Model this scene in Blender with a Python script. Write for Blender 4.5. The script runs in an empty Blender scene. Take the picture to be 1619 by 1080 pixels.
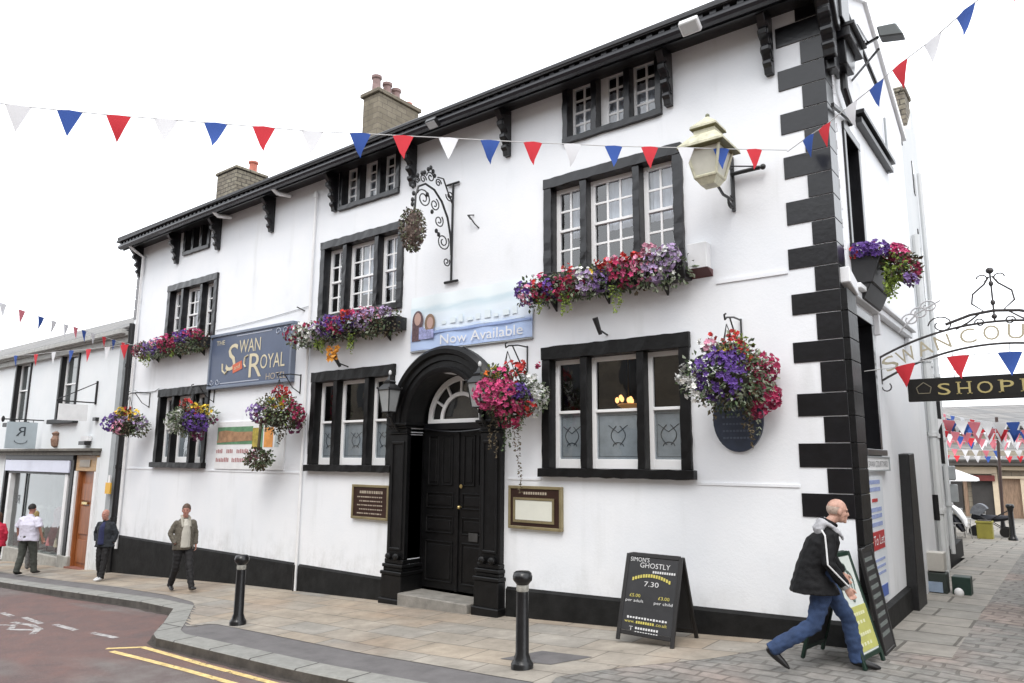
import bpy, bmesh, math, random
from mathutils import Vector, Matrix, noise
rnd = random.Random(11)
C = bpy.context.scene.collection
scn = bpy.context.scene
PI = math.pi
V = Vector
ORG = {}

# ------------------------------------------------------------------ materials
MATS = {}
def mk(name, col, rough=.6, var=.12, scale=4., bump=0., bscale=40., metal=0., spec=.5, island=0., stretch=(1, 1, 1), emit=0., ior=1.5, coat=0.):
    if name in MATS: return MATS[name]
    m = bpy.data.materials.new(name); m.use_nodes = True
    nt = m.node_tree; N = nt.nodes; L = nt.links
    b = N['Principled BSDF']
    b.inputs['Roughness'].default_value = rough
    b.inputs['Metallic'].default_value = metal
    b.inputs['Specular IOR Level'].default_value = spec
    b.inputs['IOR'].default_value = ior
    b.inputs['Coat Weight'].default_value = coat
    c = (col[0], col[1], col[2], 1)
    tc = N.new('ShaderNodeTexCoord'); mp = N.new('ShaderNodeMapping'); mp.inputs['Scale'].default_value = stretch
    L.new(tc.outputs['Object'], mp.inputs['Vector'])
    out = None
    if var > 0:
        n = N.new('ShaderNodeTexNoise'); n.inputs['Scale'].default_value = scale; n.inputs['Detail'].default_value = 6
        n.inputs['Roughness'].default_value = .65
        L.new(mp.outputs[0], n.inputs['Vector'])
        r = N.new('ShaderNodeMapRange'); r.inputs['From Min'].default_value = .3; r.inputs['From Max'].default_value = .7
        r.inputs['To Min'].default_value = 1 - var; r.inputs['To Max'].default_value = 1 + var * .6
        L.new(n.outputs['Fac'], r.inputs['Value'])
        mx = N.new('ShaderNodeVectorMath'); mx.operation = 'SCALE'; mx.inputs[0].default_value = col[:3]
        L.new(r.outputs[0], mx.inputs['Scale']); out = mx.outputs[0]
    if island > 0:
        g = N.new('ShaderNodeNewGeometry')
        r2 = N.new('ShaderNodeMapRange'); r2.inputs['To Min'].default_value = 1 - island; r2.inputs['To Max'].default_value = 1 + island
        L.new(g.outputs['Random Per Island'], r2.inputs['Value'])
        m2 = N.new('ShaderNodeVectorMath'); m2.operation = 'SCALE'
        if out: L.new(out, m2.inputs[0])
        else: m2.inputs[0].default_value = col[:3]
        L.new(r2.outputs[0], m2.inputs['Scale']); out = m2.outputs[0]
    if out: L.new(out, b.inputs['Base Color'])
    else: b.inputs['Base Color'].default_value = c
    if bump > 0:
        n2 = N.new('ShaderNodeTexNoise'); n2.inputs['Scale'].default_value = bscale; n2.inputs['Detail'].default_value = 5
        L.new(mp.outputs[0], n2.inputs['Vector'])
        bp = N.new('ShaderNodeBump'); bp.inputs['Strength'].default_value = bump; bp.inputs['Distance'].default_value = .01
        L.new(n2.outputs['Fac'], bp.inputs['Height']); L.new(bp.outputs[0], b.inputs['Normal'])
    if emit > 0:
        b.inputs['Emission Color'].default_value = c; b.inputs['Emission Strength'].default_value = emit
    MATS[name] = m
    return m

def mk_brick(name, c1, c2, mortar, bw, rh, ms=.012, offset=.5, rough=.8, rot=0., distort=0., coord='xy', bump=.4, var=.25, vscale=3., tint=None, squash=1., sfreq=2, spots=False):
    """stones or slabs laid in rows: brick texture in real metres"""
    m = bpy.data.materials.new(name); m.use_nodes = True
    nt = m.node_tree; N = nt.nodes; L = nt.links; b = N['Principled BSDF']; b.inputs['Roughness'].default_value = rough
    b.inputs['Specular IOR Level'].default_value = .35
    tc = N.new('ShaderNodeTexCoord')
    src = tc.outputs['Object']
    if coord == 'xz':
        sp = N.new('ShaderNodeSeparateXYZ'); cb = N.new('ShaderNodeCombineXYZ'); L.new(src, sp.inputs[0])
        ad = N.new('ShaderNodeMath'); ad.operation = 'ADD'; L.new(sp.outputs[0], ad.inputs[0]); L.new(sp.outputs[1], ad.inputs[1])
        L.new(ad.outputs[0], cb.inputs[0]); L.new(sp.outputs[2], cb.inputs[1]); src = cb.outputs[0]
    mp = N.new('ShaderNodeMapping'); mp.inputs['Rotation'].default_value = (0, 0, rot); L.new(src, mp.inputs['Vector'])
    vec = mp.outputs[0]
    if distort > 0:
        nn = N.new('ShaderNodeTexNoise'); nn.inputs['Scale'].default_value = 1.3; nn.inputs['Detail'].default_value = 3; L.new(vec, nn.inputs['Vector'])
        sb = N.new('ShaderNodeVectorMath'); sb.operation = 'SUBTRACT'; sb.inputs[1].default_value = (.5, .5, .5); L.new(nn.outputs['Color'], sb.inputs[0])
        sc = N.new('ShaderNodeVectorMath'); sc.operation = 'SCALE'; sc.inputs['Scale'].default_value = distort; L.new(sb.outputs[0], sc.inputs[0])
        a2 = N.new('ShaderNodeVectorMath'); L.new(vec, a2.inputs[0]); L.new(sc.outputs[0], a2.inputs[1]); vec = a2.outputs[0]
    br = N.new('ShaderNodeTexBrick'); L.new(vec, br.inputs['Vector'])
    br.offset = offset; br.squash = squash; br.squash_frequency = sfreq
    for k, v in (('Scale', 1.), ('Brick Width', bw), ('Row Height', rh), ('Mortar Size', ms), ('Mortar Smooth', .3)): br.inputs[k].default_value = v
    br.inputs['Color1'].default_value = (*c1, 1); br.inputs['Color2'].default_value = (*c2, 1); br.inputs['Mortar'].default_value = (*mortar, 1)
    n = N.new('ShaderNodeTexNoise'); n.inputs['Scale'].default_value = vscale; n.inputs['Detail'].default_value = 8; n.inputs['Roughness'].default_value = .7; L.new(vec, n.inputs['Vector'])
    r = N.new('ShaderNodeMapRange'); r.inputs['From Min'].default_value = .3; r.inputs['From Max'].default_value = .7
    r.inputs['To Min'].default_value = 1 - var; r.inputs['To Max'].default_value = 1 + var * .5; L.new(n.outputs['Fac'], r.inputs['Value'])
    sc = N.new('ShaderNodeVectorMath'); sc.operation = 'SCALE'; L.new(br.outputs['Color'], sc.inputs[0]); L.new(r.outputs[0], sc.inputs['Scale'])
    col = sc.outputs[0]
    if tint:
        n3 = N.new('ShaderNodeTexNoise'); n3.inputs['Scale'].default_value = .55; n3.inputs['Detail'].default_value = 2; L.new(src, n3.inputs['Vector'])
        rr = N.new('ShaderNodeMapRange'); rr.inputs['From Min'].default_value = .48; rr.inputs['From Max'].default_value = .6; L.new(n3.outputs['Fac'], rr.inputs['Value'])
        mx = N.new('ShaderNodeMix'); mx.data_type = 'RGBA'; mx.blend_type = 'MULTIPLY'; L.new(rr.outputs[0], mx.inputs['Factor']); L.new(col, mx.inputs['A']); mx.inputs['B'].default_value = (*tint, 1); col = mx.outputs['Result']
    if spots:
        n4 = N.new('ShaderNodeTexVoronoi'); n4.inputs['Scale'].default_value = 3.2; n4.inputs['Randomness'].default_value = 1; L.new(src, n4.inputs['Vector'])
        r4 = N.new('ShaderNodeMapRange'); r4.inputs['From Min'].default_value = .05; r4.inputs['From Max'].default_value = .09; r4.inputs['To Min'].default_value = .62; r4.inputs['To Max'].default_value = 1; L.new(n4.outputs['Distance'], r4.inputs['Value'])
        s4 = N.new('ShaderNodeVectorMath'); s4.operation = 'SCALE'; L.new(col, s4.inputs[0]); L.new(r4.outputs[0], s4.inputs['Scale']); col = s4.outputs[0]
        n5 = N.new('ShaderNodeTexNoise'); n5.inputs['Scale'].default_value = 1.1; n5.inputs['Detail'].default_value = 7; n5.inputs['Roughness'].default_value = .75; L.new(src, n5.inputs['Vector'])
        r5 = N.new('ShaderNodeMapRange'); r5.inputs['From Min'].default_value = .42; r5.inputs['From Max'].default_value = .62; r5.inputs['To Min'].default_value = .80; r5.inputs['To Max'].default_value = 1.05; L.new(n5.outputs['Fac'], r5.inputs['Value'])
        s5 = N.new('ShaderNodeVectorMath'); s5.operation = 'SCALE'; L.new(col, s5.inputs[0]); L.new(r5.outputs[0], s5.inputs['Scale']); col = s5.outputs[0]
    L.new(col, b.inputs['Base Color'])
    bp = N.new('ShaderNodeBump'); bp.inputs['Strength'].default_value = bump; bp.inputs['Distance'].default_value = .012
    mh = N.new('ShaderNodeMath'); mh.operation = 'SUBTRACT'; L.new(n.outputs['Fac'], mh.inputs[0]); L.new(br.outputs['Fac'], mh.inputs[1])
    L.new(mh.outputs[0], bp.inputs['Height']); L.new(bp.outputs[0], b.inputs['Normal'])
    MATS[name] = m
    return m

def mk_worn(name, col, amount=.5):
    """road paint rubbed through to the tarmac in places"""
    m = mk(name, col, rough=.75, var=.35, scale=12, bump=.3, bscale=80); nt = m.node_tree; N = nt.nodes; L = nt.links
    tc = N.new('ShaderNodeTexCoord'); n = N.new('ShaderNodeTexNoise'); n.inputs['Scale'].default_value = 7; n.inputs['Detail'].default_value = 10; n.inputs['Roughness'].default_value = .8; L.new(tc.outputs['Object'], n.inputs[0])
    r = N.new('ShaderNodeMapRange'); r.inputs['From Min'].default_value = amount; r.inputs['From Max'].default_value = amount + .08; L.new(n.outputs['Fac'], r.inputs['Value'])
    t = N.new('ShaderNodeBsdfTransparent'); x = N.new('ShaderNodeMixShader'); L.new(r.outputs[0], x.inputs[0]); L.new(N['Principled BSDF'].outputs[0], x.inputs[1]); L.new(t.outputs[0], x.inputs[2]); L.new(x.outputs[0], N['Material Output'].inputs['Surface'])
    return m
def mk_glass(name, tint=(.55, .6, .62), ior=1.9, rough=.02):
    m = bpy.data.materials.new(name); m.use_nodes = True
    nt = m.node_tree; N = nt.nodes; L = nt.links; N.remove(N['Principled BSDF']); out = N['Material Output']
    t = N.new('ShaderNodeBsdfTransparent'); t.inputs[0].default_value = (*tint, 1)
    g = N.new('ShaderNodeBsdfGlossy'); g.inputs['Roughness'].default_value = rough
    lw = N.new('ShaderNodeLayerWeight'); lw.inputs['Blend'].default_value = .5; pw = N.new('ShaderNodeMath'); pw.operation = 'POWER'; pw.inputs[1].default_value = 4.
    f = N.new('ShaderNodeMath'); f.operation = 'MULTIPLY_ADD'; f0 = ((ior - 1) / (ior + 1)) ** 2; f.inputs[1].default_value = 1 - f0; f.inputs[2].default_value = f0
    L.new(lw.outputs['Facing'], pw.inputs[0]); L.new(pw.outputs[0], f.inputs[0])
    tc = N.new('ShaderNodeTexCoord'); n = N.new('ShaderNodeTexNoise'); n.inputs['Scale'].default_value = 1.6; n.inputs['Detail'].default_value = 2
    L.new(tc.outputs['Object'], n.inputs['Vector'])
    bp = N.new('ShaderNodeBump'); bp.inputs['Strength'].default_value = .25; bp.inputs['Distance'].default_value = .03; L.new(n.outputs['Fac'], bp.inputs['Height'])
    L.new(bp.outputs[0], g.inputs['Normal'])
    mx = N.new('ShaderNodeMixShader'); L.new(f.outputs[0], mx.inputs[0]); L.new(t.outputs[0], mx.inputs[1]); L.new(g.outputs[0], mx.inputs[2])
    L.new(mx.outputs[0], out.inputs['Surface']); MATS[name] = m
    return m

def mk_wall(name, col=(.84, .85, .87), dirt=(.36, .36, .34)):
    """painted roughcast: uneven coat, faint runs under eaves and sills, splash dirt low down"""
    m = bpy.data.materials.new(name); m.use_nodes = True
    nt = m.node_tree; N = nt.nodes; L = nt.links; b = N['Principled BSDF']; b.inputs['Roughness'].default_value = .75; b.inputs['Specular IOR Level'].default_value = .25
    tc = N.new('ShaderNodeTexCoord'); P = tc.outputs['Object']
    def nz(scale, det, stretch=None, rough=.6):
        n = N.new('ShaderNodeTexNoise'); n.inputs['Scale'].default_value = scale; n.inputs['Detail'].default_value = det; n.inputs['Roughness'].default_value = rough
        if stretch:
            mp = N.new('ShaderNodeMapping'); mp.inputs['Scale'].default_value = stretch; L.new(P, mp.inputs['Vector']); L.new(mp.outputs[0], n.inputs['Vector'])
        else: L.new(P, n.inputs['Vector'])
        return n.outputs['Fac']
    def mr(v, a, b_, c, d):
        r = N.new('ShaderNodeMapRange'); r.inputs['From Min'].default_value = a; r.inputs['From Max'].default_value = b_; r.inputs['To Min'].default_value = c; r.inputs['To Max'].default_value = d
        L.new(v, r.inputs['Value']); return r.outputs[0]
    def mul(a, b_):
        k = N.new('ShaderNodeMath'); k.operation = 'MULTIPLY'; L.new(a, k.inputs[0]); L.new(b_, k.inputs[1]); return k.outputs[0]
    def mixc(fac, A, B):
        k = N.new('ShaderNodeMix'); k.data_type = 'RGBA'; L.new(fac, k.inputs['Factor'])
        if isinstance(A, tuple): k.inputs['A'].default_value = (*A, 1)
        else: L.new(A, k.inputs['A'])
        k.inputs['B'].default_value = (*B, 1); return k.outputs['Result']
    c = mixc(mr(nz(.7, 4), .35, .7, 0, 1), col, (col[0] * .93, col[1] * .945, col[2] * .96))
    runs = mul(mr(nz(2.2, 5, (1, 1, .12)), .55, .78, 0, .5), mr(nz(.9, 3), .4, .6, 0, 1))
    c = mixc(runs, c, (.52, .53, .52))
    sp = N.new('ShaderNodeSeparateXYZ'); L.new(P, sp.inputs[0])
    low = mul(mr(sp.outputs[2], .1, 1.0, 1, 0), mr(nz(3.2, 6, (1, 1, .6), .75), .45, .72, 0, .8))
    c = mixc(low, c, dirt)
    L.new(c, b.inputs['Base Color'])
    bp = N.new('ShaderNodeBump'); bp.inputs['Strength'].default_value = .2; bp.inputs['Distance'].default_value = .012
    a = N.new('ShaderNodeMath'); a.operation = 'ADD'; L.new(nz(26, 4), a.inputs[0]); L.new(mr(nz(1.7, 3), 0, 1, 0, 2.2), a.inputs[1])
    L.new(a.outputs[0], bp.inputs['Height']); L.new(bp.outputs[0], b.inputs['Normal'])
    MATS[name] = m
    return m

# ------------------------------------------------------------------ mesh helper
class MB:
    def __init__(s): s.v = []; s.f = []; s.m = []
    def add(s, vs, fs, m=0):
        k = len(s.v); s.v += [V(p) for p in vs]; s.f += [[k + i for i in f] for f in fs]; s.m += [m] * len(fs); return s
    def box(s, x0, x1, y0, y1, z0, z1, m=0):
        if x0 > x1: x0, x1 = x1, x0
        if y0 > y1: y0, y1 = y1, y0
        if z0 > z1: z0, z1 = z1, z0
        return s.add([(x0, y0, z0), (x1, y0, z0), (x1, y1, z0), (x0, y1, z0), (x0, y0, z1), (x1, y0, z1), (x1, y1, z1), (x0, y1, z1)],
                     [(0, 3, 2, 1), (4, 5, 6, 7), (0, 1, 5, 4), (1, 2, 6, 5), (2, 3, 7, 6), (3, 0, 4, 7)], m)
    def obox(s, c, ax, h, m=0):
        c = V(c); a = [V(q).normalized() * k for q, k in zip(ax, h)]
        vs = [c + a[0] * i + a[1] * j + a[2] * k for k in (-1, 1) for (i, j) in ((-1, -1), (1, -1), (1, 1), (-1, 1))]
        return s.add(vs, [(0, 3, 2, 1), (4, 5, 6, 7), (0, 1, 5, 4), (1, 2, 6, 5), (2, 3, 7, 6), (3, 0, 4, 7)], m)
    def bar(s, a, b, w, t, up=(0, 0, 1), m=0):
        a = V(a); b = V(b); d = (b - a); u = V(up); sd = d.cross(u)
        if sd.length < 1e-5: sd = d.cross(V((1, 0, 0)))
        return s.obox((a + b) / 2, (d, sd, sd.cross(d)), (d.length / 2, w / 2, t / 2), m)
    def prism(s, poly, axis, a0, a1, m=0):
        n = len(poly)
        def P(p, a): return (p[0], a, p[1]) if axis == 'y' else ((a, p[0], p[1]) if axis == 'x' else (p[0], p[1], a))
        vs = [P(p, a0) for p in poly] + [P(p, a1) for p in poly]
        fs = [list(range(n)), list(range(2 * n - 1, n - 1, -1))] + [(i, i + n, (i + 1) % n + n, (i + 1) % n) for i in range(n)]
        return s.add(vs, fs, m)
    def tube(s, pts, r, n=8, m=0, closed=False):
        pts = [V(p) for p in pts]; rs = r if isinstance(r, (list, tuple)) else [r] * len(pts)
        k = len(pts); vs = []; fs = []; ref = None
        for i, p in enumerate(pts):
            t = (pts[min(i + 1, k - 1)] - pts[max(i - 1, 0)])
            if t.length < 1e-9: t = V((0, 0, 1))
            t.normalize()
            if ref is None:
                ref = t.orthogonal().normalized()
            ref = (ref - t * ref.dot(t))
            if ref.length < 1e-6: ref = t.orthogonal()
            ref.normalize(); q = t.cross(ref)
            for j in range(n):
                a = 2 * PI * j / n; vs.append(p + (ref * math.cos(a) + q * math.sin(a)) * rs[i])
        for i in range(k - 1):
            for j in range(n):
                fs.append((i * n + j, i * n + (j + 1) % n, (i + 1) * n + (j + 1) % n, (i + 1) * n + j))
        fs.append(list(range(n - 1, -1, -1))); fs.append([(k - 1) * n + j for j in range(n)])
        return s.add(vs, fs, m)
    def lathe(s, prof, c=(0, 0, 0), n=16, m=0, rot=0., axis=(0, 0, 1)):
        c = V(c); az = V(axis).normalized(); ax = az.orthogonal().normalized(); 
        if abs(az.z) > .99: ax = V((1, 0, 0))
        ay = az.cross(ax); vs = []; fs = []; k = len(prof)
        for (r, z) in prof:
            for j in range(n):
                a = 2 * PI * j / n + rot; vs.append(c + ax * math.cos(a) * r + ay * math.sin(a) * r + az * z)
        for i in range(k - 1):
            for j in range(n):
                fs.append((i * n + j, i * n + (j + 1) % n, (i + 1) * n + (j + 1) % n, (i + 1) * n + j))
        fs.append(list(range(n - 1, -1, -1))); fs.append([(k - 1) * n + j for j in range(n)])
        return s.add(vs, fs, m)
    def ball(s, c, r, nu=12, nv=8, m=0):
        r = r if isinstance(r, (tuple, list)) else (r, r, r); c = V(c); vs = []; fs = []
        for i in range(nv + 1):
            t = PI * i / nv
            for j in range(nu):
                a = 2 * PI * j / nu; vs.append(c + V((math.sin(t) * math.cos(a) * r[0], math.sin(t) * math.sin(a) * r[1], math.cos(t) * r[2])))
        for i in range(nv):
            for j in range(nu): fs.append((i * nu + j, (i + 1) * nu + j, (i + 1) * nu + (j + 1) % nu, i * nu + (j + 1) % nu))
        return s.add(vs, fs, m)
    def loft(s, secs, lat=(0, 1, 0), n=16, m=0, power=2.):
        """elliptical tube: secs = (point, half depth, half width); lat = sideways direction"""
        P = [V(q[0]) for q in secs]; k = len(P); vs = []; fs = []
        for i, (p, a, b) in enumerate(secs):
            t = (P[min(i + 1, k - 1)] - P[max(i - 1, 0)]).normalized(); l = V(lat); l = (l - t * l.dot(t)).normalized(); d = t.cross(l)
            for j in range(n):
                q = 2 * PI * j / n; cc = math.cos(q); ss = math.sin(q)
                cx = math.copysign(abs(cc) ** (2 / power), cc); sy = math.copysign(abs(ss) ** (2 / power), ss)
                vs.append(P[i] + d * cx * a + l * sy * b)
        for i in range(k - 1):
            for j in range(n): fs.append((i * n + j, i * n + (j + 1) % n, (i + 1) * n + (j + 1) % n, (i + 1) * n + j))
        fs.append(list(range(n - 1, -1, -1))); fs.append([(k - 1) * n + j for j in range(n)])
        return s.add(vs, fs, m)
    def quad(s, a, b, c, d, m=0): return s.add([a, b, c, d], [(0, 1, 2, 3)], m)
    def text(s, body, o, size, xd=(1, 0, 0), zd=(0, 0, 1), ext=.004, align='CENTER', m=0, width=None, shear=0., off=0., res=3, arc=None):
        cu = bpy.data.curves.new('t', 'FONT'); cu.body = body; cu.size = 1; cu.extrude = 0; cu.align_x = align; cu.resolution_u = res; cu.offset = off; cu.shear = shear
        ob = bpy.data.objects.new('t', cu); C.objects.link(ob); dg = bpy.context.evaluated_depsgraph_get(); dg.update()
        me = bpy.data.meshes.new_from_object(ob.evaluated_get(dg))
        vv = [v.co.copy() for v in me.vertices]; ff = [tuple(p.vertices) for p in me.polygons]
        bpy.data.objects.remove(ob); bpy.data.curves.remove(cu); bpy.data.meshes.remove(me)
        if not vv: return s
        xs = [v.x for v in vv]; sx = size
        if width: sx = width / max(1e-6, max(xs) - min(xs))
        X = V(xd).normalized(); Z = V(zd).normalized(); Y = X.cross(Z).normalized() * -1; o = V(o)   # Y points out towards the reader
        pts = []
        for v in vv:
            x = v.x * sx; z = v.y * size
            if arc: # bend up over radius
                a = x / arc; x, z = (arc + z) * math.sin(a), (arc + z) * math.cos(a) - arc
            pts.append(o + X * x + Z * z)
        n = len(pts)
        out = X.cross(Z) # for X=(1,0,0),Z=(0,0,1) -> (0,-1,0): towards the street
        s.add([p + out * ext for p in pts], ff, m)
        return s
    def build(s, name, mats, parent=None, smooth=False, bevel=0., org=None, xform=None, segs=1):
        me = bpy.data.meshes.new(name)
        o = V(ORG[parent.name]) if (parent is not None and org is None) else V(org or (0, 0, 0))
        me.from_pydata([tuple(v - o) for v in s.v], [], s.f)
        if not isinstance(mats, (list, tuple)): mats = [mats]
        for q in mats: me.materials.append(q)
        me.polygons.foreach_set('material_index', s.m)
        if smooth: me.polygons.foreach_set('use_smooth', [True] * len(s.f))
        bm = bmesh.new(); bm.from_mesh(me); bmesh.ops.recalc_face_normals(bm, faces=bm.faces); bm.to_mesh(me); bm.free()
        ob = bpy.data.objects.new(name, me); C.objects.link(ob)
        if parent is not None: ob.parent = parent; ORG[ob.name] = tuple(o)
        else: ob.location = o; ORG[ob.name] = tuple(o)
        if smooth and smooth != 'full':
            try: me.set_sharp_from_angle(angle=math.radians(40))
            except Exception: pass
        if bevel:
            md = ob.modifiers.new('b', 'BEVEL'); md.width = bevel; md.segments = segs; md.limit_method = 'ANGLE'; md.angle_limit = .7
        return ob

def thing(name, label, cat, loc=(0, 0, 0), group=None):
    o = bpy.data.objects.new(name, None); o.empty_display_size = .1; C.objects.link(o); o.location = loc
    o['label'] = label; o['category'] = cat
    if group: o['group'] = group
    ORG[o.name] = tuple(loc)
    return o
def tag(o, label, cat, group=None, kind=None):
    if label: o['label'] = label
    if cat: o['category'] = cat
    if group: o['group'] = group
    if kind: o['kind'] = kind
    return o
def struct(o): o['kind'] = 'structure'; return o
def dup(root, loc, rz=0., label=None, scale=None):
    r = root.copy(); C.objects.link(r); r.location = loc; r.rotation_euler = (0, 0, rz)
    if scale: r.scale = scale
    if label: r['label'] = label
    for ch in list(root.children):
        c = ch.copy(); C.objects.link(c); c.parent = r
        for g in list(ch.children):
            d = g.copy(); C.objects.link(d); d.parent = c
    return r
def lerp(t, xs):
    for (a, va), (b, vb) in zip(xs, xs[1:]):
        if t <= b: return va + (vb - va) * max(0., (t - a)) / (b - a)
    return xs[-1][1]
def G(x, y):
    z = lerp(x, [(-60, -2.9), (-40, -1.9), (-20.3, -.92), (-14.2, -.58), (-10, -.4), (-7.3, -.3), (-5.25, -.18), (-3, -.02), (-1, .06), (20, .3)])
    if y > 9.3:
        k = min(1, (y - 9.3) / 3); z = z * (1 - k) + k * lerp(y, [(9.3, .02), (12.7, .03), (18, 0), (27, -.1), (60, -.3)])
    return z
def remeshed(mb, name, mats, parent, voxel, smooth=2, noise_amp=0., noise_size=.1, colorize=None):
    """fuse overlapping limbs into one continuous skin"""
    me = bpy.data.meshes.new(name); me.from_pydata([tuple(v) for v in mb.v], [], mb.f)
    bm = bmesh.new(); bm.from_mesh(me); bmesh.ops.recalc_face_normals(bm, faces=bm.faces); bm.to_mesh(me); bm.free()
    ob = bpy.data.objects.new('tmp', me); C.objects.link(ob)
    r = ob.modifiers.new('r', 'REMESH'); r.mode = 'VOXEL'; r.voxel_size = voxel; r.use_smooth_shade = True
    sm = ob.modifiers.new('s', 'SMOOTH'); sm.factor = .5; sm.iterations = smooth
    dg = bpy.context.evaluated_depsgraph_get(); dg.update()
    m2 = bpy.data.meshes.new_from_object(ob.evaluated_get(dg)); m2.name = name
    bpy.data.objects.remove(ob); bpy.data.meshes.remove(me)
    if noise_amp:
        m2.calc_loop_triangles()
        nn = [v.normal.copy() for v in m2.vertices]
        for v, q in zip(m2.vertices, nn):
            p = v.co; s1 = noise.noise(V((p.x / noise_size, p.y / noise_size, p.z / (noise_size * .55)))) + .5 * noise.noise(p * (2.3 / noise_size))
            v.co = p + q * s1 * noise_amp
    if not isinstance(mats, (list, tuple)): mats = [mats]
    for q in mats: m2.materials.append(q)
    if colorize:
        for p in m2.polygons: p.material_index = colorize(p.center)
    m2.polygons.foreach_set('use_smooth', [True] * len(m2.polygons))
    o2 = bpy.data.objects.new(name, m2); C.objects.link(o2); o2.parent = parent; ORG[o2.name] = ORG[parent.name] if parent else (0, 0, 0)
    return o2

WHITE = mk_wall('white_roughcast')
SIDEW = mk_wall('white_roughcast_side', (.80, .80, .81))
BLACK = mk('black_gloss_paint', (.006, .006, .008), rough=.3, var=.5, scale=6, bump=.25, bscale=16, spec=.5, coat=.12)
BLACKW = mk('black_worn_paint', (.010, .010, .011), rough=.5, var=.4, scale=3, bump=.6, bscale=16)
BLACKD = mk('black_paint_shaded', (.0045, .0045, .005), rough=.42, var=.6, scale=5, bump=.35, bscale=14, spec=.32)  # same black paint; weaker sky reflection low down put into a darker colour
BLACKM = mk('black_metal', (.012, .012, .013), rough=.35, var=.2, scale=20)
PLINTH = mk('plinth_black', (.010, .010, .010), rough=.7, spec=.3, var=.85, scale=3.5, bump=.6, bscale=12)
SASH = mk('white_sash_paint', (.86, .86, .86), rough=.35, var=.04)
WHITEP = mk('white_paint', (.78, .78, .78), rough=.5, var=.08)
GLASS = mk_glass('window_glass', (.88, .91, .93), 2.2)
GLASSF = mk('frosted_glass', (.33, .36, .38), rough=.25, var=.25, scale=3, ior=1.8)
CURT = mk('net_curtain', (.55, .57, .62), rough=.9, var=.1)
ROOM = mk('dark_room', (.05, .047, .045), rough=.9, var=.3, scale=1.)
SLATE = mk_brick('slate_roof', (.07, .07, .075), (.1, .1, .1), (.03, .03, .03), .35, .22, ms=.008, coord='xz')
SLATEL = mk_brick('weathered_slate', (.17, .17, .17), (.23, .22, .21), (.1, .1, .1), .45, .3, ms=.01, coord='xz')
STONE = mk('pale_stone', (.36, .35, .32), rough=.85, var=.25, scale=5, bump=.4, bscale=25)
RUBBLE = mk_brick('chimney_rubble', (.25, .225, .17), (.18, .155, .12), (.08, .07, .06), .3, .13, ms=.014, distort=.08, coord='xz', bump=.9, var=.5, vscale=9.)
BRICKC = mk_brick('chimney_stone', (.17, .145, .105), (.22, .19, .14), (.13, .11, .09), .34, .15, ms=.01, coord='xz', bump=.5, var=.3)
POTR = mk('terracotta_red', (.42, .13, .09), rough=.8, var=.25, scale=8)
POTP = mk('terracotta_pale', (.22, .145, .135), rough=.8, var=.3, scale=8)
GREYM = mk('grey_paint', (.32, .34, .35), rough=.5, var=.15)
GOLD = mk('gold_paint', (.62, .47, .2), rough=.4, var=.15)
BRASS = mk('brass', (.55, .42, .18), rough=.3, var=.1, metal=.8)
INKW = mk('white_lettering', (.75, .75, .75), rough=.5, var=0)
# ------------------------------------------------------------------ camera, sky, light
cam_d = bpy.data.cameras.new('camera'); cam = bpy.data.objects.new('camera', cam_d); C.objects.link(cam); scn.camera = cam
cam_d.sensor_width = 36; cam_d.lens = 36 * 1133.8 / 1619; cam_d.clip_end = 500; cam_d.clip_start = .05
yw, pt, rl = math.radians(-37.874), math.radians(9.427), math.radians(.432)
fw = V((math.sin(yw) * math.cos(pt), math.cos(yw) * math.cos(pt), math.sin(pt))); rt = V((math.cos(yw), -math.sin(yw), 0)); up = rt.cross(fw)
r2 = rt * math.cos(rl) + up * math.sin(rl); u2 = up * math.cos(rl) - rt * math.sin(rl)
M = Matrix((r2, u2, -fw)).transposed().to_4x4(); M.translation = V((0, 0, 2.1)); cam.matrix_world = M

SUN_EL, SUN_AZ = math.radians(54), math.radians(152)    # azimuth clockwise from +Y
w = bpy.data.worlds.new('World'); scn.world = w; w.use_nodes = True
nt = w.node_tree; bg = nt.nodes['Background']
sk = nt.nodes.new('ShaderNodeTexSky'); sk.sky_type = 'NISHITA'; sk.sun_disc = False; sk.sun_elevation = SUN_EL; sk.sun_rotation = SUN_AZ
sk.dust_density = 4; sk.air_density = 1.5
mx = nt.nodes.new('ShaderNodeMix'); mx.data_type = 'RGBA'; mx.inputs['Factor'].default_value = .88
nt.links.new(sk.outputs[0], mx.inputs['A']); mx.inputs['B'].default_value = (14.2, 14.6, 15.2, 1)   # the overcast cloud layer
nt.links.new(mx.outputs['Result'], bg.inputs['Color']); bg.inputs['Strength'].default_value = .108
sd = bpy.data.lights.new('sun', 'SUN'); sd.energy = 1.0; sd.angle = math.radians(25); sd.color = (1, .97, .93)
so = bpy.data.objects.new('sun', sd); C.objects.link(so)
d = V((math.sin(SUN_AZ) * math.cos(SUN_EL), math.cos(SUN_AZ) * math.cos(SUN_EL), math.sin(SUN_EL)))
so.rotation_euler = d.to_track_quat('Z', 'Y').to_euler(); so.location = (0, 0, 30)
scn.view_settings.view_transform = 'Standard'; scn.view_settings.look = 'None'; scn.view_settings.exposure = .62; scn.view_settings.gamma = 1
scn.cycles.max_bounces = 8; scn.cycles.transparent_max_bounces = 12; scn.cycles.use_denoising = True

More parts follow.
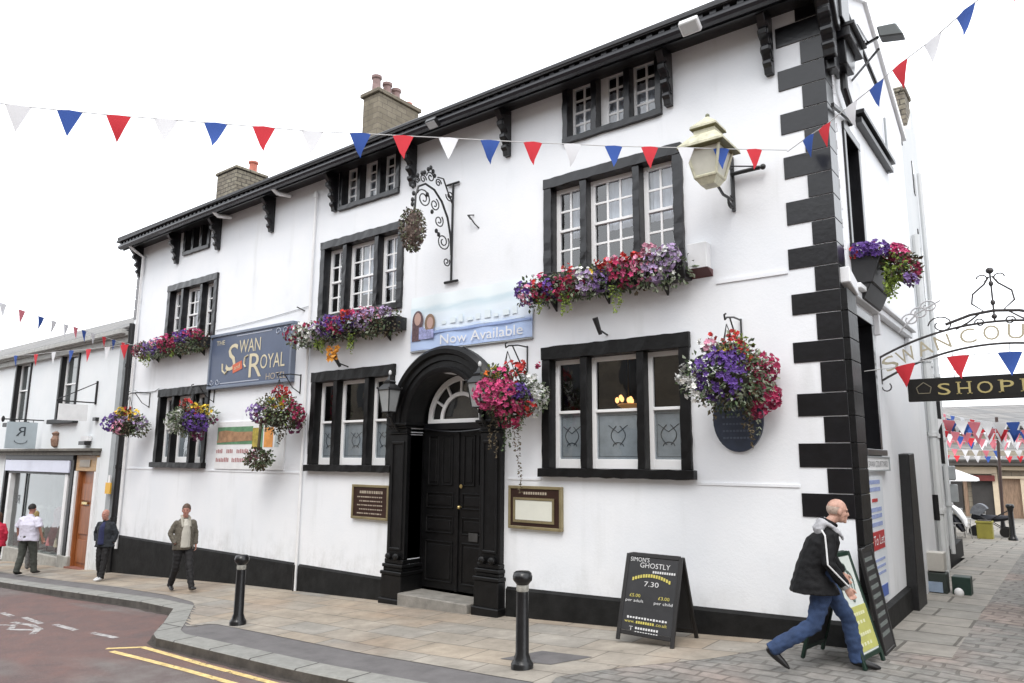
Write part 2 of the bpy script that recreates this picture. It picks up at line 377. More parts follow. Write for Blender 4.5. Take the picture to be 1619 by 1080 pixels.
# ------------------------------------------------------------------ ground
def sheet(name, xs, y0, y1, ny, dz, m, thick=0.):
    """a strip of ground: y0, y1 functions of x"""
    mb = MB(); vs = []; fs = []
    for x in xs:
        a, b_ = (y0(x) if callable(y0) else y0), (y1(x) if callable(y1) else y1)
        for j in range(ny + 1):
            y = a + (b_ - a) * j / ny; vs.append((x, y, G(x, y) + dz))
    k = ny + 1
    for i in range(len(xs) - 1):
        for j in range(ny): fs.append((i * k + j, (i + 1) * k + j, (i + 1) * k + j + 1, i * k + j + 1))
    mb.add(vs, fs); return struct(mb.build(name, m))
def fr(a, b_, s):
    n = max(1, int(round((b_ - a) / s))); return [a + (b_ - a) * i / n for i in range(n + 1)]

def mk_road():
    m = bpy.data.materials.new('red_tarmac'); m.use_nodes = True
    nt = m.node_tree; N = nt.nodes; L = nt.links; b = N['Principled BSDF']; b.inputs['Roughness'].default_value = .85; b.inputs['Specular IOR Level'].default_value = .3
    tc = N.new('ShaderNodeTexCoord')
    def nz(s, d, r=.6, st=(1, 1, 1)):
        mp = N.new('ShaderNodeMapping'); mp.inputs['Scale'].default_value = st; mp.inputs['Rotation'].default_value = (0, 0, .15); L.new(tc.outputs['Object'], mp.inputs[0])
        n = N.new('ShaderNodeTexNoise'); n.inputs['Scale'].default_value = s; n.inputs['Detail'].default_value = d; n.inputs['Roughness'].default_value = r; L.new(mp.outputs[0], n.inputs[0]); return n.outputs['Fac']
    def ramp(v, a, c):
        r = N.new('ShaderNodeMapRange'); r.inputs['From Min'].default_value = a; r.inputs['From Max'].default_value = c; L.new(v, r.inputs['Value']); return r.outputs[0]
    def mix(f, A, B, bt='MIX'):
        k = N.new('ShaderNodeMix'); k.data_type = 'RGBA'; k.blend_type = bt; L.new(f, k.inputs['Factor'])
        for q, s_ in (('A', A), ('B', B)):
            if isinstance(s_, tuple): k.inputs[q].default_value = (*s_, 1)
            else: L.new(s_, k.inputs[q])
        return k.outputs['Result']
    c = mix(ramp(nz(.5, 3, .5, (.35, 1.6, 1)), .48, .56), (.165, .092, .08), (.17, .15, .14))
    c = mix(ramp(nz(2.2, 6, .7), .35, .7), c, (.10, .072, .07))
    c = mix(ramp(nz(160, 2, .8), .55, .75), c, (.34, .31, .29))
    c = mix(ramp(nz(95, 2, .8), .6, .75), c, (.06, .05, .05))
    L.new(c, b.inputs['Base Color'])
    bp = N.new('ShaderNodeBump'); bp.inputs['Strength'].default_value = .5; bp.inputs['Distance'].default_value = .008; L.new(nz(120, 3, .7), bp.inputs['Height']); L.new(bp.outputs[0], b.inputs['Normal'])
    return m
ROAD = mk_road()
TARMAC = mk('grey_tarmac', (.14, .132, .132), rough=.85, var=.25, scale=3, bump=.5, bscale=110)
KERB = mk_brick('kerb_stone', (.24, .24, .225), (.29, .285, .26), (.07, .065, .06), .92, 3.0, ms=.018, rough=.8, bump=.3, var=.25, vscale=7)
FLAGS = mk_brick('sandstone_flags', (.40, .335, .26), (.35, .33, .295), (.19, .165, .14), .92, .56, ms=.011, rough=.8, distort=.02, bump=.3, var=.25, tint=(.9, .84, .8), vscale=2.6, spots=True)
SETTS = mk_brick('stone_setts', (.29, .272, .25), (.23, .225, .21), (.17, .16, .145), .33, .2, ms=.018, rough=.75, rot=.12, spots=True, distort=.24, bump=.8, var=.35, tint=(1.06, .92, .88), vscale=6)
LFLAGS = mk_brick('lane_flags', (.31, .285, .25), (.25, .24, .215), (.12, .11, .095), 1.0, .62, ms=.02, rough=.7, distort=.05, bump=.7, var=.3, vscale=3, rot=0.02)
YELL = mk_worn('yellow_line_paint', (.70, .52, .22), .56)
LINEW = mk_worn('worn_white_paint', (.42, .40, .39), .50)

XS = fr(-60, -40, 4) + fr(-40, 8, .5)[1:] + fr(8, 60, 6)[1:]
mb = MB(); ys = [-40, -20, -8, 0, 2, 4, 5.6, 7, 9.3, 11, 12.7, 15, 18, 22, 27, 40, 60, 120]
for x in XS:
    for y in ys: mb.v.append(V((x, y, G(x, y) - .125)))
for i in range(len(XS) - 1):
    for j in range(len(ys) - 1): mb.f.append((i * len(ys) + j, (i + 1) * len(ys) + j, (i + 1) * len(ys) + j + 1, i * len(ys) + j + 1)); mb.m.append(0)
road = struct(mb.build('road', ROAD))
# kerb line (road side edge) and its inner edge
KO = [(-60, 6.95), (-14.2, 6.93), (-12.9, 6.86), (-11.7, 6.08), (-10.95, 5.55), (-10.6, 5.42), (9, 5.42)]
KI = [(-60, 7.29), (-14.2, 7.28), (-12.8, 7.18), (-11.42, 6.3), (-10.8, 5.88), (-10.45, 5.76), (9, 5.76)]
ko = lambda x: lerp(x, KO); ki = lambda x: lerp(x, KI)
xs = sorted(set(fr(-60, -14.5, 1) + fr(-14.2, -10.2, .1) + fr(-10, 9, .5)))
mb = MB()
for i in range(len(xs) - 1):
    a, b_ = xs[i], xs[i + 1]; q = []
    for x in (a, b_):
        o_, n_ = ko(x), ki(x); z = G(x, 7)
        q.append([V((x, o_, z - .2)), V((x, o_, z - .01)), V((x, o_ + .02, z + .006)), V((x, n_, z + .006)), V((x, n_, z - .1))])
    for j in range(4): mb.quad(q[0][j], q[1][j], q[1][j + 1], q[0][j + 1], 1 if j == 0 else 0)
struct(mb.build('kerb', [KERB, mk('dark_kerb_face', (.10, .09, .08), rough=.85, var=.5, scale=4, bump=.5)]))  # side towards the road coloured darker than the top
# pavement surfaces: tarmac strip beside the kerb, then sandstone flags
def tar_in(x): return lerp(x, [(-60, 7.78), (-17, 7.76), (-14.6, 7.6), (-13.2, 7.38), (-12.8, 7.19), (-11.42, 6.32), (-10.95, 6.05), (-10.75, 6.42), (-9, 6.4), (-6, 6.36), (-4.6, 6.3), (-4.2, 5.85), (-4.1, 5.77), (9, 5.77)])
sheet('pavement_tarmac', sorted(set(fr(-60, -14.5, 1) + fr(-14.2, -10.2, .1) + fr(-10, -4.1, .25))), lambda x: ki(x) - .003, lambda x: max(tar_in(x), ki(x)) + .5, 3, -.002, TARMAC)
def flag_edge(y): return lerp(y, [(5.8, -4.2), (6.6, -4.5), (7.2, -4.1), (8.0, -3.4), (8.9, -2.9), (9.3, -2.6)])
mb = MB(); ysf = fr(5.8, 9.3, .125)
# flags: rows in y, from far left to the curved edge where the setts begin
for j in range(len(ysf) - 1):
    a, b_ = ysf[j], ysf[j + 1]
    def left(y):   # where the kerb / tarmac ends on the left
        x = -60.
        if y < 7.9:
            x = -10.7 if y < 6.5 else x
        return x
    xx = fr(-60, -40, 4) + fr(-40, -15, 1)[1:] + fr(-15, flag_edge((a + b_) / 2), .25)[1:]
    for i in range(len(xx) - 1):
        x0, x1 = xx[i], xx[i + 1]; xm = (x0 + x1) / 2
        ea, eb = (flag_edge(a), flag_edge(b_)) if i == len(xx) - 2 else (x1, x1)
        lo0, lo1 = max(tar_in(x0), ki(x0)), max(tar_in(x1), ki(x1))
        if max(lo0, lo1) - .0 > b_ and min(lo0, lo1) > b_: continue
        ya0, ya1 = max(a, min(lo0, b_)), max(a, min(lo1, b_))
        mb.quad((x0, ya0, G(x0, ya0) + .004), (ea, ya1, G(ea, ya1) + .004), (eb, b_, G(eb, b_) + .004), (x0, b_, G(x0, b_) + .004))
struct(mb.build('pavement_flags', FLAGS))
mb = MB()
for j in range(len(ysf) - 1):
    a, b_ = ysf[j], ysf[j + 1]; n = 24
    for i in range(n):
        f0, f1 = i / n, (i + 1) / n; P = []
        for (f, y) in ((f0, a), (f1, a), (f1, b_), (f0, b_)):
            e = flag_edge(y); x = e + (9 - e) * f; P.append((x, y, G(x, y) + .002))
        mb.quad(*P)
struct(mb.build('lane_setts', SETTS))
sheet('lane_flagstones', fr(-2.2, -1.25, .2) , 9.3, 40, 60, .002, LFLAGS)
sheet('lane_setts_far', fr(-1.25, .9, .3), 9.3, 40, 60, .002, SETTS)
sheet('courtyard_paving', fr(-9, 6, 1), 19.8, 40, 40, -.003, LFLAGS)
# dark repair patch in the flags and joint line of the tarmac
mb = MB(); mb.add([(x, y, G(x, y) + .008) for x, y in ((-5.55, 6.95), (-4.85, 6.98), (-4.62, 7.5), (-5.35, 7.52))], [(0, 1, 2, 3)])
struct(mb.build('pavement_patch', TARMAC))
# dirt gathered along the foot of the kerb
mb = MB(); xx = sorted(set(fr(-40, -14.5, .6) + fr(-14.2, -10.2, .15) + fr(-10, 6, .25))); P = []
for x in xx:
    y = ko(x) + .004; w_ = .05 + .09 * abs(noise.noise(V((x * 1.7, 3, 0)))) + .03 * rnd.random(); P.append(((x, y, G(x, y) - .120), (x - (.3 * w_ if -12.9 < x < -10.7 else 0), y - w_, G(x, y) - .1215)))
for p, q in zip(P, P[1:]): mb.quad(p[0], q[0], q[1], p[1])
struct(mb.build('gutter_dirt', mk('gutter_dirt', (.055, .045, .038), rough=.95, var=.5, scale=9, bump=.6, bscale=40)))
mb = MB(); cx_, cy_ = -7.6, 4.35; mb.add([(cx_ + .34 * math.cos(i * PI / 14), cy_ + .34 * math.sin(i * PI / 14), G(cx_, cy_) - .118 + .055 * .34 * math.cos(i * PI / 14)) for i in range(28)], [tuple(range(28))]); struct(mb.build('manhole_cover', mk('iron_cover', (.05, .05, .055), rough=.5, var=.5, scale=30, metal=.3)))
# road markings
def line_mb(mb, pts, w):
    for (a, b_) in zip(pts, pts[1:]):
        a, b_ = V((*a, 0)), V((*b_, 0)); d = (b_ - a).normalized(); s = V((-d.y, d.x, 0)) * w / 2; n = max(1, int((b_ - a).length / .4))
        for i in range(n):
            p, q = a + (b_ - a) * (i / n), a + (b_ - a) * ((i + 1) / n)
            mb.quad(*[(c.x, c.y, G(c.x, c.y) - .121) for c in (p - s, q - s, q + s, p + s)])
mb = MB(); line_mb(mb, [(-10.75, 5.3), (-9, 5.24), (4, 5.2)], .085); line_mb(mb, [(-10.85, 4.93), (-9, 4.97), (4, 4.95)], .085); line_mb(mb, [(-11.1, 4.97), (-10.72, 5.3)], .09)
struct(mb.build('yellow_lines', YELL))
mb = MB()
for (a, b_) in (((-16.4, 5.36), (-15.7, 5.3)), ((-15.3, 5.36), (-14.2, 5.24)), ((-13.9, 5.34), (-13.0, 5.32)), ((-12.55, 5.37), (-11.75, 5.39)), ((-17.8, 5.3), (-17.0, 5.36))): line_mb(mb, [a, b_], .1)
line_mb(mb, [(-14.9, 4.75), (-14.5, 4.95), (-14.1, 4.75), (-13.6, 4.98), (-13.3, 4.8)], .1); line_mb(mb, [(-14.9, 5.05), (-14.2, 5.1), (-13.6, 5.02)], .1)
struct(mb.build('white_road_marks', LINEW))
# ------------------------------------------------------------------ the white hotel
YF = 9.25; XL = -20.85; XR = -2.1
hotel = thing('hotel_building', 'long white three storey hotel with black quoins and black stone window surrounds', 'building', (-11, YF, -.4))
def grid_wall(mb, axis, const, a0, a1, z0, z1, holes, depth, m=0):
    """wall face in plane axis=const with rectangular holes (a0,a1,z0,z1) and reveals running 'depth' inwards"""
    A = sorted(set([a0, a1] + [h[0] for h in holes] + [h[1] for h in holes])); Z = sorted(set([z0, z1] + [h[2] for h in holes] + [h[3] for h in holes]))
    def P(a, z, d=0.): return (a, const + d, z) if axis == 'y' else (const - d, a, z)
    for i in range(len(A) - 1):
        for j in range(len(Z) - 1):
            ca, cz = (A[i] + A[i + 1]) / 2, (Z[j] + Z[j + 1]) / 2
            if any(h[0] < ca < h[1] and h[2] < cz < h[3] for h in holes): continue
            mb.quad(P(A[i], Z[j]), P(A[i + 1], Z[j]), P(A[i + 1], Z[j + 1]), P(A[i], Z[j + 1]), m)
    for (p, q, r, s) in holes:
        for (u, v) in (((p, r), (p, s)), ((p, s), (q, s)), ((q, s), (q, r)), ((q, r), (p, r))):
            mb.quad(P(*u), P(*v), P(*v, depth), P(*u, depth), m)
WIN = []   # (x0, x1, z0, z1, kind)
for (x0, x1) in ((-18.97, -16.48), (-12.46, -9.97), (-6.56, -4.08)):
    WIN.append((x0, x1, 1.86, 3.88, 'ground'))
for (x0, x1) in ((-18.95, -16.47), (-12.38, -9.84), (-6.53, -4.09)):
    WIN.append((x0, x1, 4.95, 6.68, 'first'))
WIN += [(-18.33, -17.02, 7.42, 8.22, 'attic'), (-11.86, -10.02, 7.28, 8.25, 'attic'), (-6.15, -4.38, 7.2, 8.25, 'attic')]
holes = [(a + .04, b - .04, c + .04, d - .04 if k != 'attic' else d) for a, b, c, d, k in WIN] + [(-9.5, -7.77, -1.6, 3.62)]
mb = MB(); grid_wall(mb, 'y', YF, XL, XR, -1.8, 8.3, holes, .3)
mb.build('front_wall', WHITE, hotel)
SWIN = [(10.0, 10.95, 4.9, 6.72), (9.78, 10.95, 2.2, 4.12)]
mb = MB(); grid_wall(mb, 'x', XR, YF, 15.0, -1.8, 8.3, SWIN, .36)
mb.add([(XR, YF, 8.3), (XR, 15.0, 8.3), (XR, 15.0, 8.42), (XR, 12.2, 9.72), (XR, 9.25, 8.35)], [(0, 1, 2, 3, 4)])
mb.build('gable_wall', SIDEW, hotel)
mb = MB(); mb.add([(XL, YF, -1.8), (XL, 15, -1.8), (XL, 15, 8.5), (XL, 12.1, 9.7), (XL, YF, 8.5)], [(0, 1, 2, 3, 4)]); mb.quad((XL, 15, -1.8), (XR, 15, -1.8), (XR, 15, 8.5), (XL, 15, 8.5))
mb.build('rear_wall', SIDEW, hotel)
mb = MB(); mb.prism([(8.62, 8.17), (8.62, 8.27), (12.2, 9.82), (15.3, 8.42), (15.3, 8.32), (12.2, 9.7)], 'x', XL - .1, XR - .02)
mb.build('roof', SLATE, hotel)
mb = MB(); mb.prism([(9.2, 8.3), (9.2, 8.46), (12.2, 9.86), (15.2, 8.5), (15.2, 8.36), (12.2, 9.7)], 'x', XR - .03, XR + .06)
mb.build('verge_coping', WHITEP, hotel)
# dark floors behind the glass
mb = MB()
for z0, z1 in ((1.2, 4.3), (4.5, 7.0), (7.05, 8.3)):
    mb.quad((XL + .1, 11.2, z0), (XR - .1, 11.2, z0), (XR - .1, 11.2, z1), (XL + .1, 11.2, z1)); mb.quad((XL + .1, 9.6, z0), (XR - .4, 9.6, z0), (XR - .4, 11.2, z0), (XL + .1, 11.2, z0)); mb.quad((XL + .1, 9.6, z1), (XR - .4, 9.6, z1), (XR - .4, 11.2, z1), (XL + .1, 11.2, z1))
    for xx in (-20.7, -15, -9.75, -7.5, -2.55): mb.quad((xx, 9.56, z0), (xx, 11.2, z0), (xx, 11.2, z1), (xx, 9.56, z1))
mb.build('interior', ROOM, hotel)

def sash(mb, x0, x1, z0, z1, y, cols=1, rows=1, mid=None, fr_=.045, bot=.07, bar=.022):
    """white sash: frame, meeting rail, glazing bars"""
    mb.box(x0, x0 + fr_, y, y + .05, z0, z1); mb.box(x1 - fr_, x1, y, y + .05, z0, z1)
    mb.box(x0 + fr_, x1 - fr_, y + .002, y + .05, z1 - fr_, z1); mb.box(x0 + fr_, x1 - fr_, y + .002, y + .05, z0, z0 + bot)
    ys = y + .012
    if mid: mb.box(x0 + fr_, x1 - fr_, y - .012, y + .06, mid - .022, mid + .022)
    for c in range(1, cols):
        xx = x0 + fr_ + (x1 - x0 - 2 * fr_) * c / cols; mb.box(xx - bar / 2, xx + bar / 2, ys, ys + .028, z0 + bot, z1 - fr_)
    if rows > 1:
        segs = ([(mid + .022, z1 - fr_, rows // 2), (z0 + bot, mid - .022, rows // 2)] if mid else [(z0 + bot, z1 - fr_, rows)])
        for (a, b_, n) in segs:
            for r_ in range(1, n):
                zz = a + (b_ - a) * r_ / n; mb.box(x0 + fr_, x1 - fr_, ys + .003, ys + .025, zz - bar / 2, zz + bar / 2)
def rough_bar(mb, a0, a1, z0, z1, y0, y1, m=0, amp=.008, vert=False):
    """tooled stone bar with slightly uneven arrises"""
    n = max(2, int((max(a1 - a0, z1 - z0)) / .12)); vs = []; fs = []
    for i in range(n + 1):
        t = i / n
        if vert: base = [(a0, y0, z0 + (z1 - z0) * t), (a1, y0, z0 + (z1 - z0) * t), (a1, y1, z0 + (z1 - z0) * t), (a0, y1, z0 + (z1 - z0) * t)]
        else: base = [(a0 + (a1 - a0) * t, y0, z0), (a0 + (a1 - a0) * t, y0, z1), (a0 + (a1 - a0) * t, y1, z1), (a0 + (a1 - a0) * t, y1, z0)]
        for (x, y, z) in base:
            k = amp if y == y0 else 0
            vs.append((x + (rnd.uniform(-k, k) if vert else 0), y + rnd.uniform(-k, k) * .6, z + (0 if vert else rnd.uniform(-k, k))))
    for i in range(n):
        for j in range(4): fs.append((i * 4 + j, i * 4 + (j + 1) % 4, (i + 1) * 4 + (j + 1) % 4, (i + 1) * 4 + j))
    fs.append((0, 1, 2, 3)); fs.append(tuple(n * 4 + j for j in (3, 2, 1, 0))); mb.add(vs, fs, m)
for wi, (x0, x1, z0, z1, kind) in enumerate(WIN):
    W = x1 - x0; mb = MB(); yb = YF + .19
    yf = YF - .05
    jl, mu = (.15, .115) if kind != 'attic' else (.10, .10)
    top = {'ground': .21, 'first': .17, 'attic': .02}[kind]; bot = {'ground': .13, 'first': .12, 'attic': .1}[kind]
    inner = W - 2 * jl - 2 * mu; s = inner * (.285 if kind != 'attic' else .32)
    X = [x0 + jl, x0 + jl + s, x0 + jl + s + mu, x1 - jl - s - mu, x1 - jl - s, x1 - jl]
    rough_bar(mb, x0, x0 + jl, z0 + bot, z1 - top, yf, yb, vert=True); rough_bar(mb, x1 - jl, x1, z0 + bot, z1 - top, yf, yb, vert=True)
    rough_bar(mb, X[1], X[2], z0 + bot, z1 - top, yf + .015, yb, vert=True); rough_bar(mb, X[3], X[4], z0 + bot, z1 - top, yf + .015, yb, vert=True)
    rough_bar(mb, x0 - (.0 if kind != 'ground' else .01), x1 + (.0 if kind != 'ground' else .02), z1 - top, z1, yf - .012, yb)
    rough_bar(mb, x0 - (.03 if kind == 'ground' else 0), x1 + (.05 if kind == 'ground' else 0), z0, z0 + bot, yf - (.07 if kind == 'ground' else .012), yb)
    wn = mb.build('window', BLACKD if kind == 'ground' else BLACK, hotel, bevel=.006)
    fm = MB(); gl = MB(); fg = MB(); ct = MB(); yS = YF + .125
    za, zb = z0 + bot, z1 - top; zm = za + (zb - za) * {'ground': .51, 'first': .5, 'attic': .5}[kind]
    for k, (a, b_) in enumerate(((X[0], X[1]), (X[2], X[3]), (X[4], X[5]))):
        if kind == 'ground': sash(fm, a, b_, za, zb, yS, 1, 1, zm, fr_=.07, bot=.14)
        elif kind == 'first': sash(fm, a, b_, za, zb, yS, 3 if k == 1 else 2, 4, zm, fr_=.075, bot=.09, bar=.036)
        else:
            if k == 1 and W > 1.5: fm.box(a, a + .1, yS + .001, yS + .045, za, zb); sash(fm, a + .1, b_, za, zb, yS, 2, 4, None, fr_=.042, bot=.05, bar=.036)
            else: sash(fm, a, b_, za, zb, yS, 2, 4 if W > 1.5 else 3, None, fr_=.042, bot=.05, bar=.036)
        gl.quad((a + .01, yS + .026, za + .01), (b_ - .01, yS + .026, za + .01), (b_ - .01, yS + .03, zb - .01), (a + .01, yS + .03, zb - .01))
        if kind == 'ground':
            fg.box(a + .055, b_ - .055, yS + .045, yS + .05, za + .13, zm - .02)
        # curtains: pleated cloth hanging behind the glass
        if kind != 'ground':
            hi = zb if kind == 'first' else za + (zb - za) * .72; lo = za + (zb - za) * (.02 if kind == 'attic' else (.5 if wi % 3 == 2 else .3))
            n = 14; cw = (b_ - a); 
            rngs = [(a + cw * .30, b_)] if (kind == 'first' and k == 1) else ([(a, b_)] if kind == 'attic' else ([(a + cw * .45, b_)] if k == 0 else [(a + cw * .08, b_)]))
            lo -= .06 * (wi % 3)
            for (p, q) in rngs:
                for i in range(n):
                    u0, u1 = p + (q - p) * i / n, p + (q - p) * (i + 1) / n; w0, w1 = math.sin(i * 2.3) * .018, math.sin((i + 1) * 2.3) * .018
                    ct.quad((u0, yS + .12 + w0, lo), (u1, yS + .12 + w1, lo), (u1, yS + .12 + w1, hi), (u0, yS + .12 + w0, hi))
    fm.build('window_frame', SASH, wn, bevel=.004)
    gl.build('window_glass', GLASS, wn)
    if fg.v: 
        fo = fg.build('frosted_pane', GLASSF, wn)
        mo = MB(); ink = mk('etched_ink', (.03, .04, .05), rough=.5, var=0)
        for k, (a, b_) in enumerate(((X[0], X[1]), (X[2], X[3]), (X[4], X[5]))):
            c = (a + b_) / 2; zc = (za + zm) / 2 + .08; yy = yS + .043; hs = min(.2, (b_ - a) * .36)
            for sg in (-1, 1):
                pts = [(c + sg * (hs * .15 + hs * .45 * math.sin(t * PI)), yy, zc - hs * .8 + t * hs * 1.4) for t in [i / 8 for i in range(9)]]
                mo.tube(pts, .008, 5)
                pts = [(c + sg * hs * .9 * math.cos(t) * .5, yy, zc - hs * .9 + hs * .28 * math.sin(t)) for t in [i * PI / 6 for i in range(7)]]
                mo.tube(pts, .007, 5)
            mo.tube([(c - hs * .8, yy, zc + hs * .65), (c, yy, zc + hs * .1), (c + hs * .8, yy, zc + hs * .65)], .007, 5)
            fr2 = [(a + .1, yy, za + .18), (b_ - .1, yy, za + .18), (b_ - .1, yy, zm - .07), (a + .1, yy, zm - .07), (a + .1, yy, za + .18)]
            for p, q in zip(fr2, fr2[1:]): mo.bar(p, q, .005, .005)
        mo.build('etched_motif', ink, wn)
    if ct.v: ct.build('net_curtain', CURT, wn)
# warm lamp glowing inside the right ground floor window
lampi = thing('lit_chandelier', 'small lit chandelier glowing warm orange behind the glass of the window right of the door', 'lamp', (-5.75, 10.55, 3.25))
lg = mk('lamp_glow', (1, .5, .18), emit=1.6, var=0)
for i in range(7):
    a = i * 2 * PI / 7; r_ = .19 if i else .0; mb = MB(); mb.ball((-5.75 + r_ * math.cos(a), 10.55 + r_ * math.sin(a), 3.10 + .03 * (i % 2)), (.035, .035, .05), 8, 6); mb.build('candle_bulb', lg, lampi, smooth=True)
mb = MB(); mb.lathe([(.02, .0), (.16, .02), (.2, .0), (.1, -.06), (.02, -.08)], (-5.75, 10.55, 3.02), 14); mb.build('lamp_ring', mk('amber_ring', (.5, .22, .05), rough=.3, emit=.25, var=.3), lampi, smooth=True)
mb = MB(); mb.tube([(-5.75, 10.55, 3.0), (-5.75, 10.55, 4.28)], .012, 6); mb.build('lamp_rod', BRASS, lampi)

# gable windows: deep black reveals, set back glass
for k, (y0, y1, z0, z1) in enumerate(SWIN):
    mb = MB(); X0 = XR + .03; d = .34
    mb.box(XR - d, X0, y0 - .001, y0 + .10, z0 + .08, z1 - .12); mb.box(XR - d, X0, y1 - .12, y1 + .001, z0 + .08, z1 - .12); mb.box(XR - d, X0 + .004, y0, y1, z1 - .12, z1 + .002); mb.box(XR - d, X0 + .05, y0 - .02, y1 + .02, z0, z0 + .08)
    wn = mb.build('gable_window', BLACK, hotel, bevel=.006)
    fm = MB(); xg = XR - .30
    for yy in (y0 + .10, (y0 + y1) / 2 - .02, y1 - .16): fm.box(xg, xg + .05, yy, yy + .04, z0 + .08, z1 - .12)
    for zz in (z0 + .08, (z0 + z1) / 2 - .02, z1 - .16): fm.box(xg - .002, xg + .045, y0 + .14, y1 - .16, zz, zz + .045)
    fm.build('window_frame', SASH, wn)
    gl = MB(); gl.box(xg + .01, xg + .018, y0 + .1, y1 - .12, z0 + .08, z1 - .12); gl.build('window_glass', mk('gable_glass', (.10, .10, .11), rough=.08, var=.5, scale=1.2, ior=2.0, stretch=(1, 1, .5)), wn)

# plinth band (its top follows the stepping ground), string courses
mb = MB()
for (a, b_, za, zb) in ((XL, -12.72, .03, .0), (-12.58, -10.02, -.01, -.02), (-7.25, -2.04, .13, .28)):
    mb.add([(a, YF - .045, -1.8), (b_, YF - .045, -1.8), (b_, YF - .045, zb - .02), (b_, YF - .001, zb + .02), (a, YF - .001, za + .02), (a, YF - .045, za - .02), (a, YF + .01, -1.8), (b_, YF + .01, -1.8)],
           [(0, 1, 2, 5), (5, 2, 3, 4), (0, 5, 4, 6), (1, 7, 3, 2)])
    mb.build('plinth', PLINTH, hotel); mb = MB()
mb.add([(XR + .06, YF - .045, -1.8), (XR + .06, 12.2, -1.8), (XR + .06, 12.2, .33), (XR + .06, YF - .045, .26), (XR - .01, 12.2, .37), (XR - .01, YF - .045, .30)], [(0, 1, 2, 3), (3, 2, 4, 5)])
mb.quad((XR - .05, YF - .045, -1.8), (XR + .06, YF - .045, -1.8), (XR + .06, YF - .045, .26), (XR - .05, YF - .045, .26))
mb.build('plinth', PLINTH, hotel)
mb = MB()
for a, b_ in ((XL, -19.0), (-16.45, -12.75), (-7.25, -6.6), (-4.02, -2.7)): mb = MB(); mb.box(a, b_, YF - .014, YF + .01, 1.80, 1.835); mb.build('string_course', WHITE, hotel)
for a, b_ in ((-3.66, -2.7),): mb = MB(); mb.box(a, b_, YF - .02, YF + .01, 4.50, 4.55); mb.build('string_course', WHITE, hotel)
for a, b_ in ((-20.6, -19.0),): mb = MB(); mb.box(a, b_, YF - .014, YF + .01, 3.86, 3.885); mb.build('string_course', WHITE, hotel)
# quoins: alternate long and short black blocks, with hairline joints
mb = MB(); zq = 1.44; n = 0; z = -.0
tops = [.3, .62, .93, 1.16, 1.45, 1.74, 2.04, 2.34, 2.66, 2.95, 3.33, 3.6, 3.94, 4.22, 4.54, 4.82, 5.13, 5.45, 5.76, 6.07, 6.38, 6.68, 7.0, 7.30, 7.63, 7.93, 8.25]
for i, (a, b_) in enumerate(zip(tops, tops[1:])):
    long = i % 2 == 0
    if b_ < 1.5: continue
    xl = (-2.68 if long else -2.38) + rnd.uniform(-.01, .01); j = .006
    if i == len(tops) - 2: xl = -2.42
    mb.box(xl, XR + .012, YF - .014, YF + .35, a + j, b_ - j)
qo = mb.build('quoin', BLACK, hotel, bevel=.003)
# below the first floor string the corner steps out towards the lane
mb = MB()
for i, (a, b_) in enumerate(zip(tops, tops[1:])):
    if b_ > 4.5 or b_ < .3: continue
    mb.box(XR + .013, XR + .085, YF - .010, YF + .46, a + .005, b_ - .005)
mb.box(XR + .013, XR + .05, YF, YF + .44, .3, 4.2)
mb.build('corner_pier', BLACKD, hotel, bevel=.003)
mb = MB()
for i in range(14): a = 4.55 + i * .27; mb.box(XR, XR + .018, YF + .36 + (.06 if i % 2 else 0), YF + .38 + (.06 if i % 2 else 0), a, a + .12)
mb.build('side_joints', SIDEW, hotel)
# ledge over the lower gable window, carried on small brackets, ends past the black pier
mb = MB(); mb.box(XR, XR + .10, 9.72, 13.7, 4.20, 4.30); mb.box(XR, XR + .16, 9.70, 13.72, 4.30, 4.37); mb.prism([(9.3, 4.5), (9.72, 4.37), (9.72, 4.2), (9.3, 4.3)], 'x', XR, XR + .12)
for y in (11.1, 13.5): mb.box(XR, XR + .08, y, y + .08, 3.9, 4.2)
mb.build('lane_ledge', SIDEW, hotel, bevel=.01)
mb = MB(); mb.prism([(12.02, -.2), (12.02, .35), (12.18, 2.24), (12.62, 2.26), (12.72, .3), (12.72, -.2)], 'x', XR - .01, XR + .14)
mb.build('lane_buttress', BLACKW, hotel, bevel=.01)

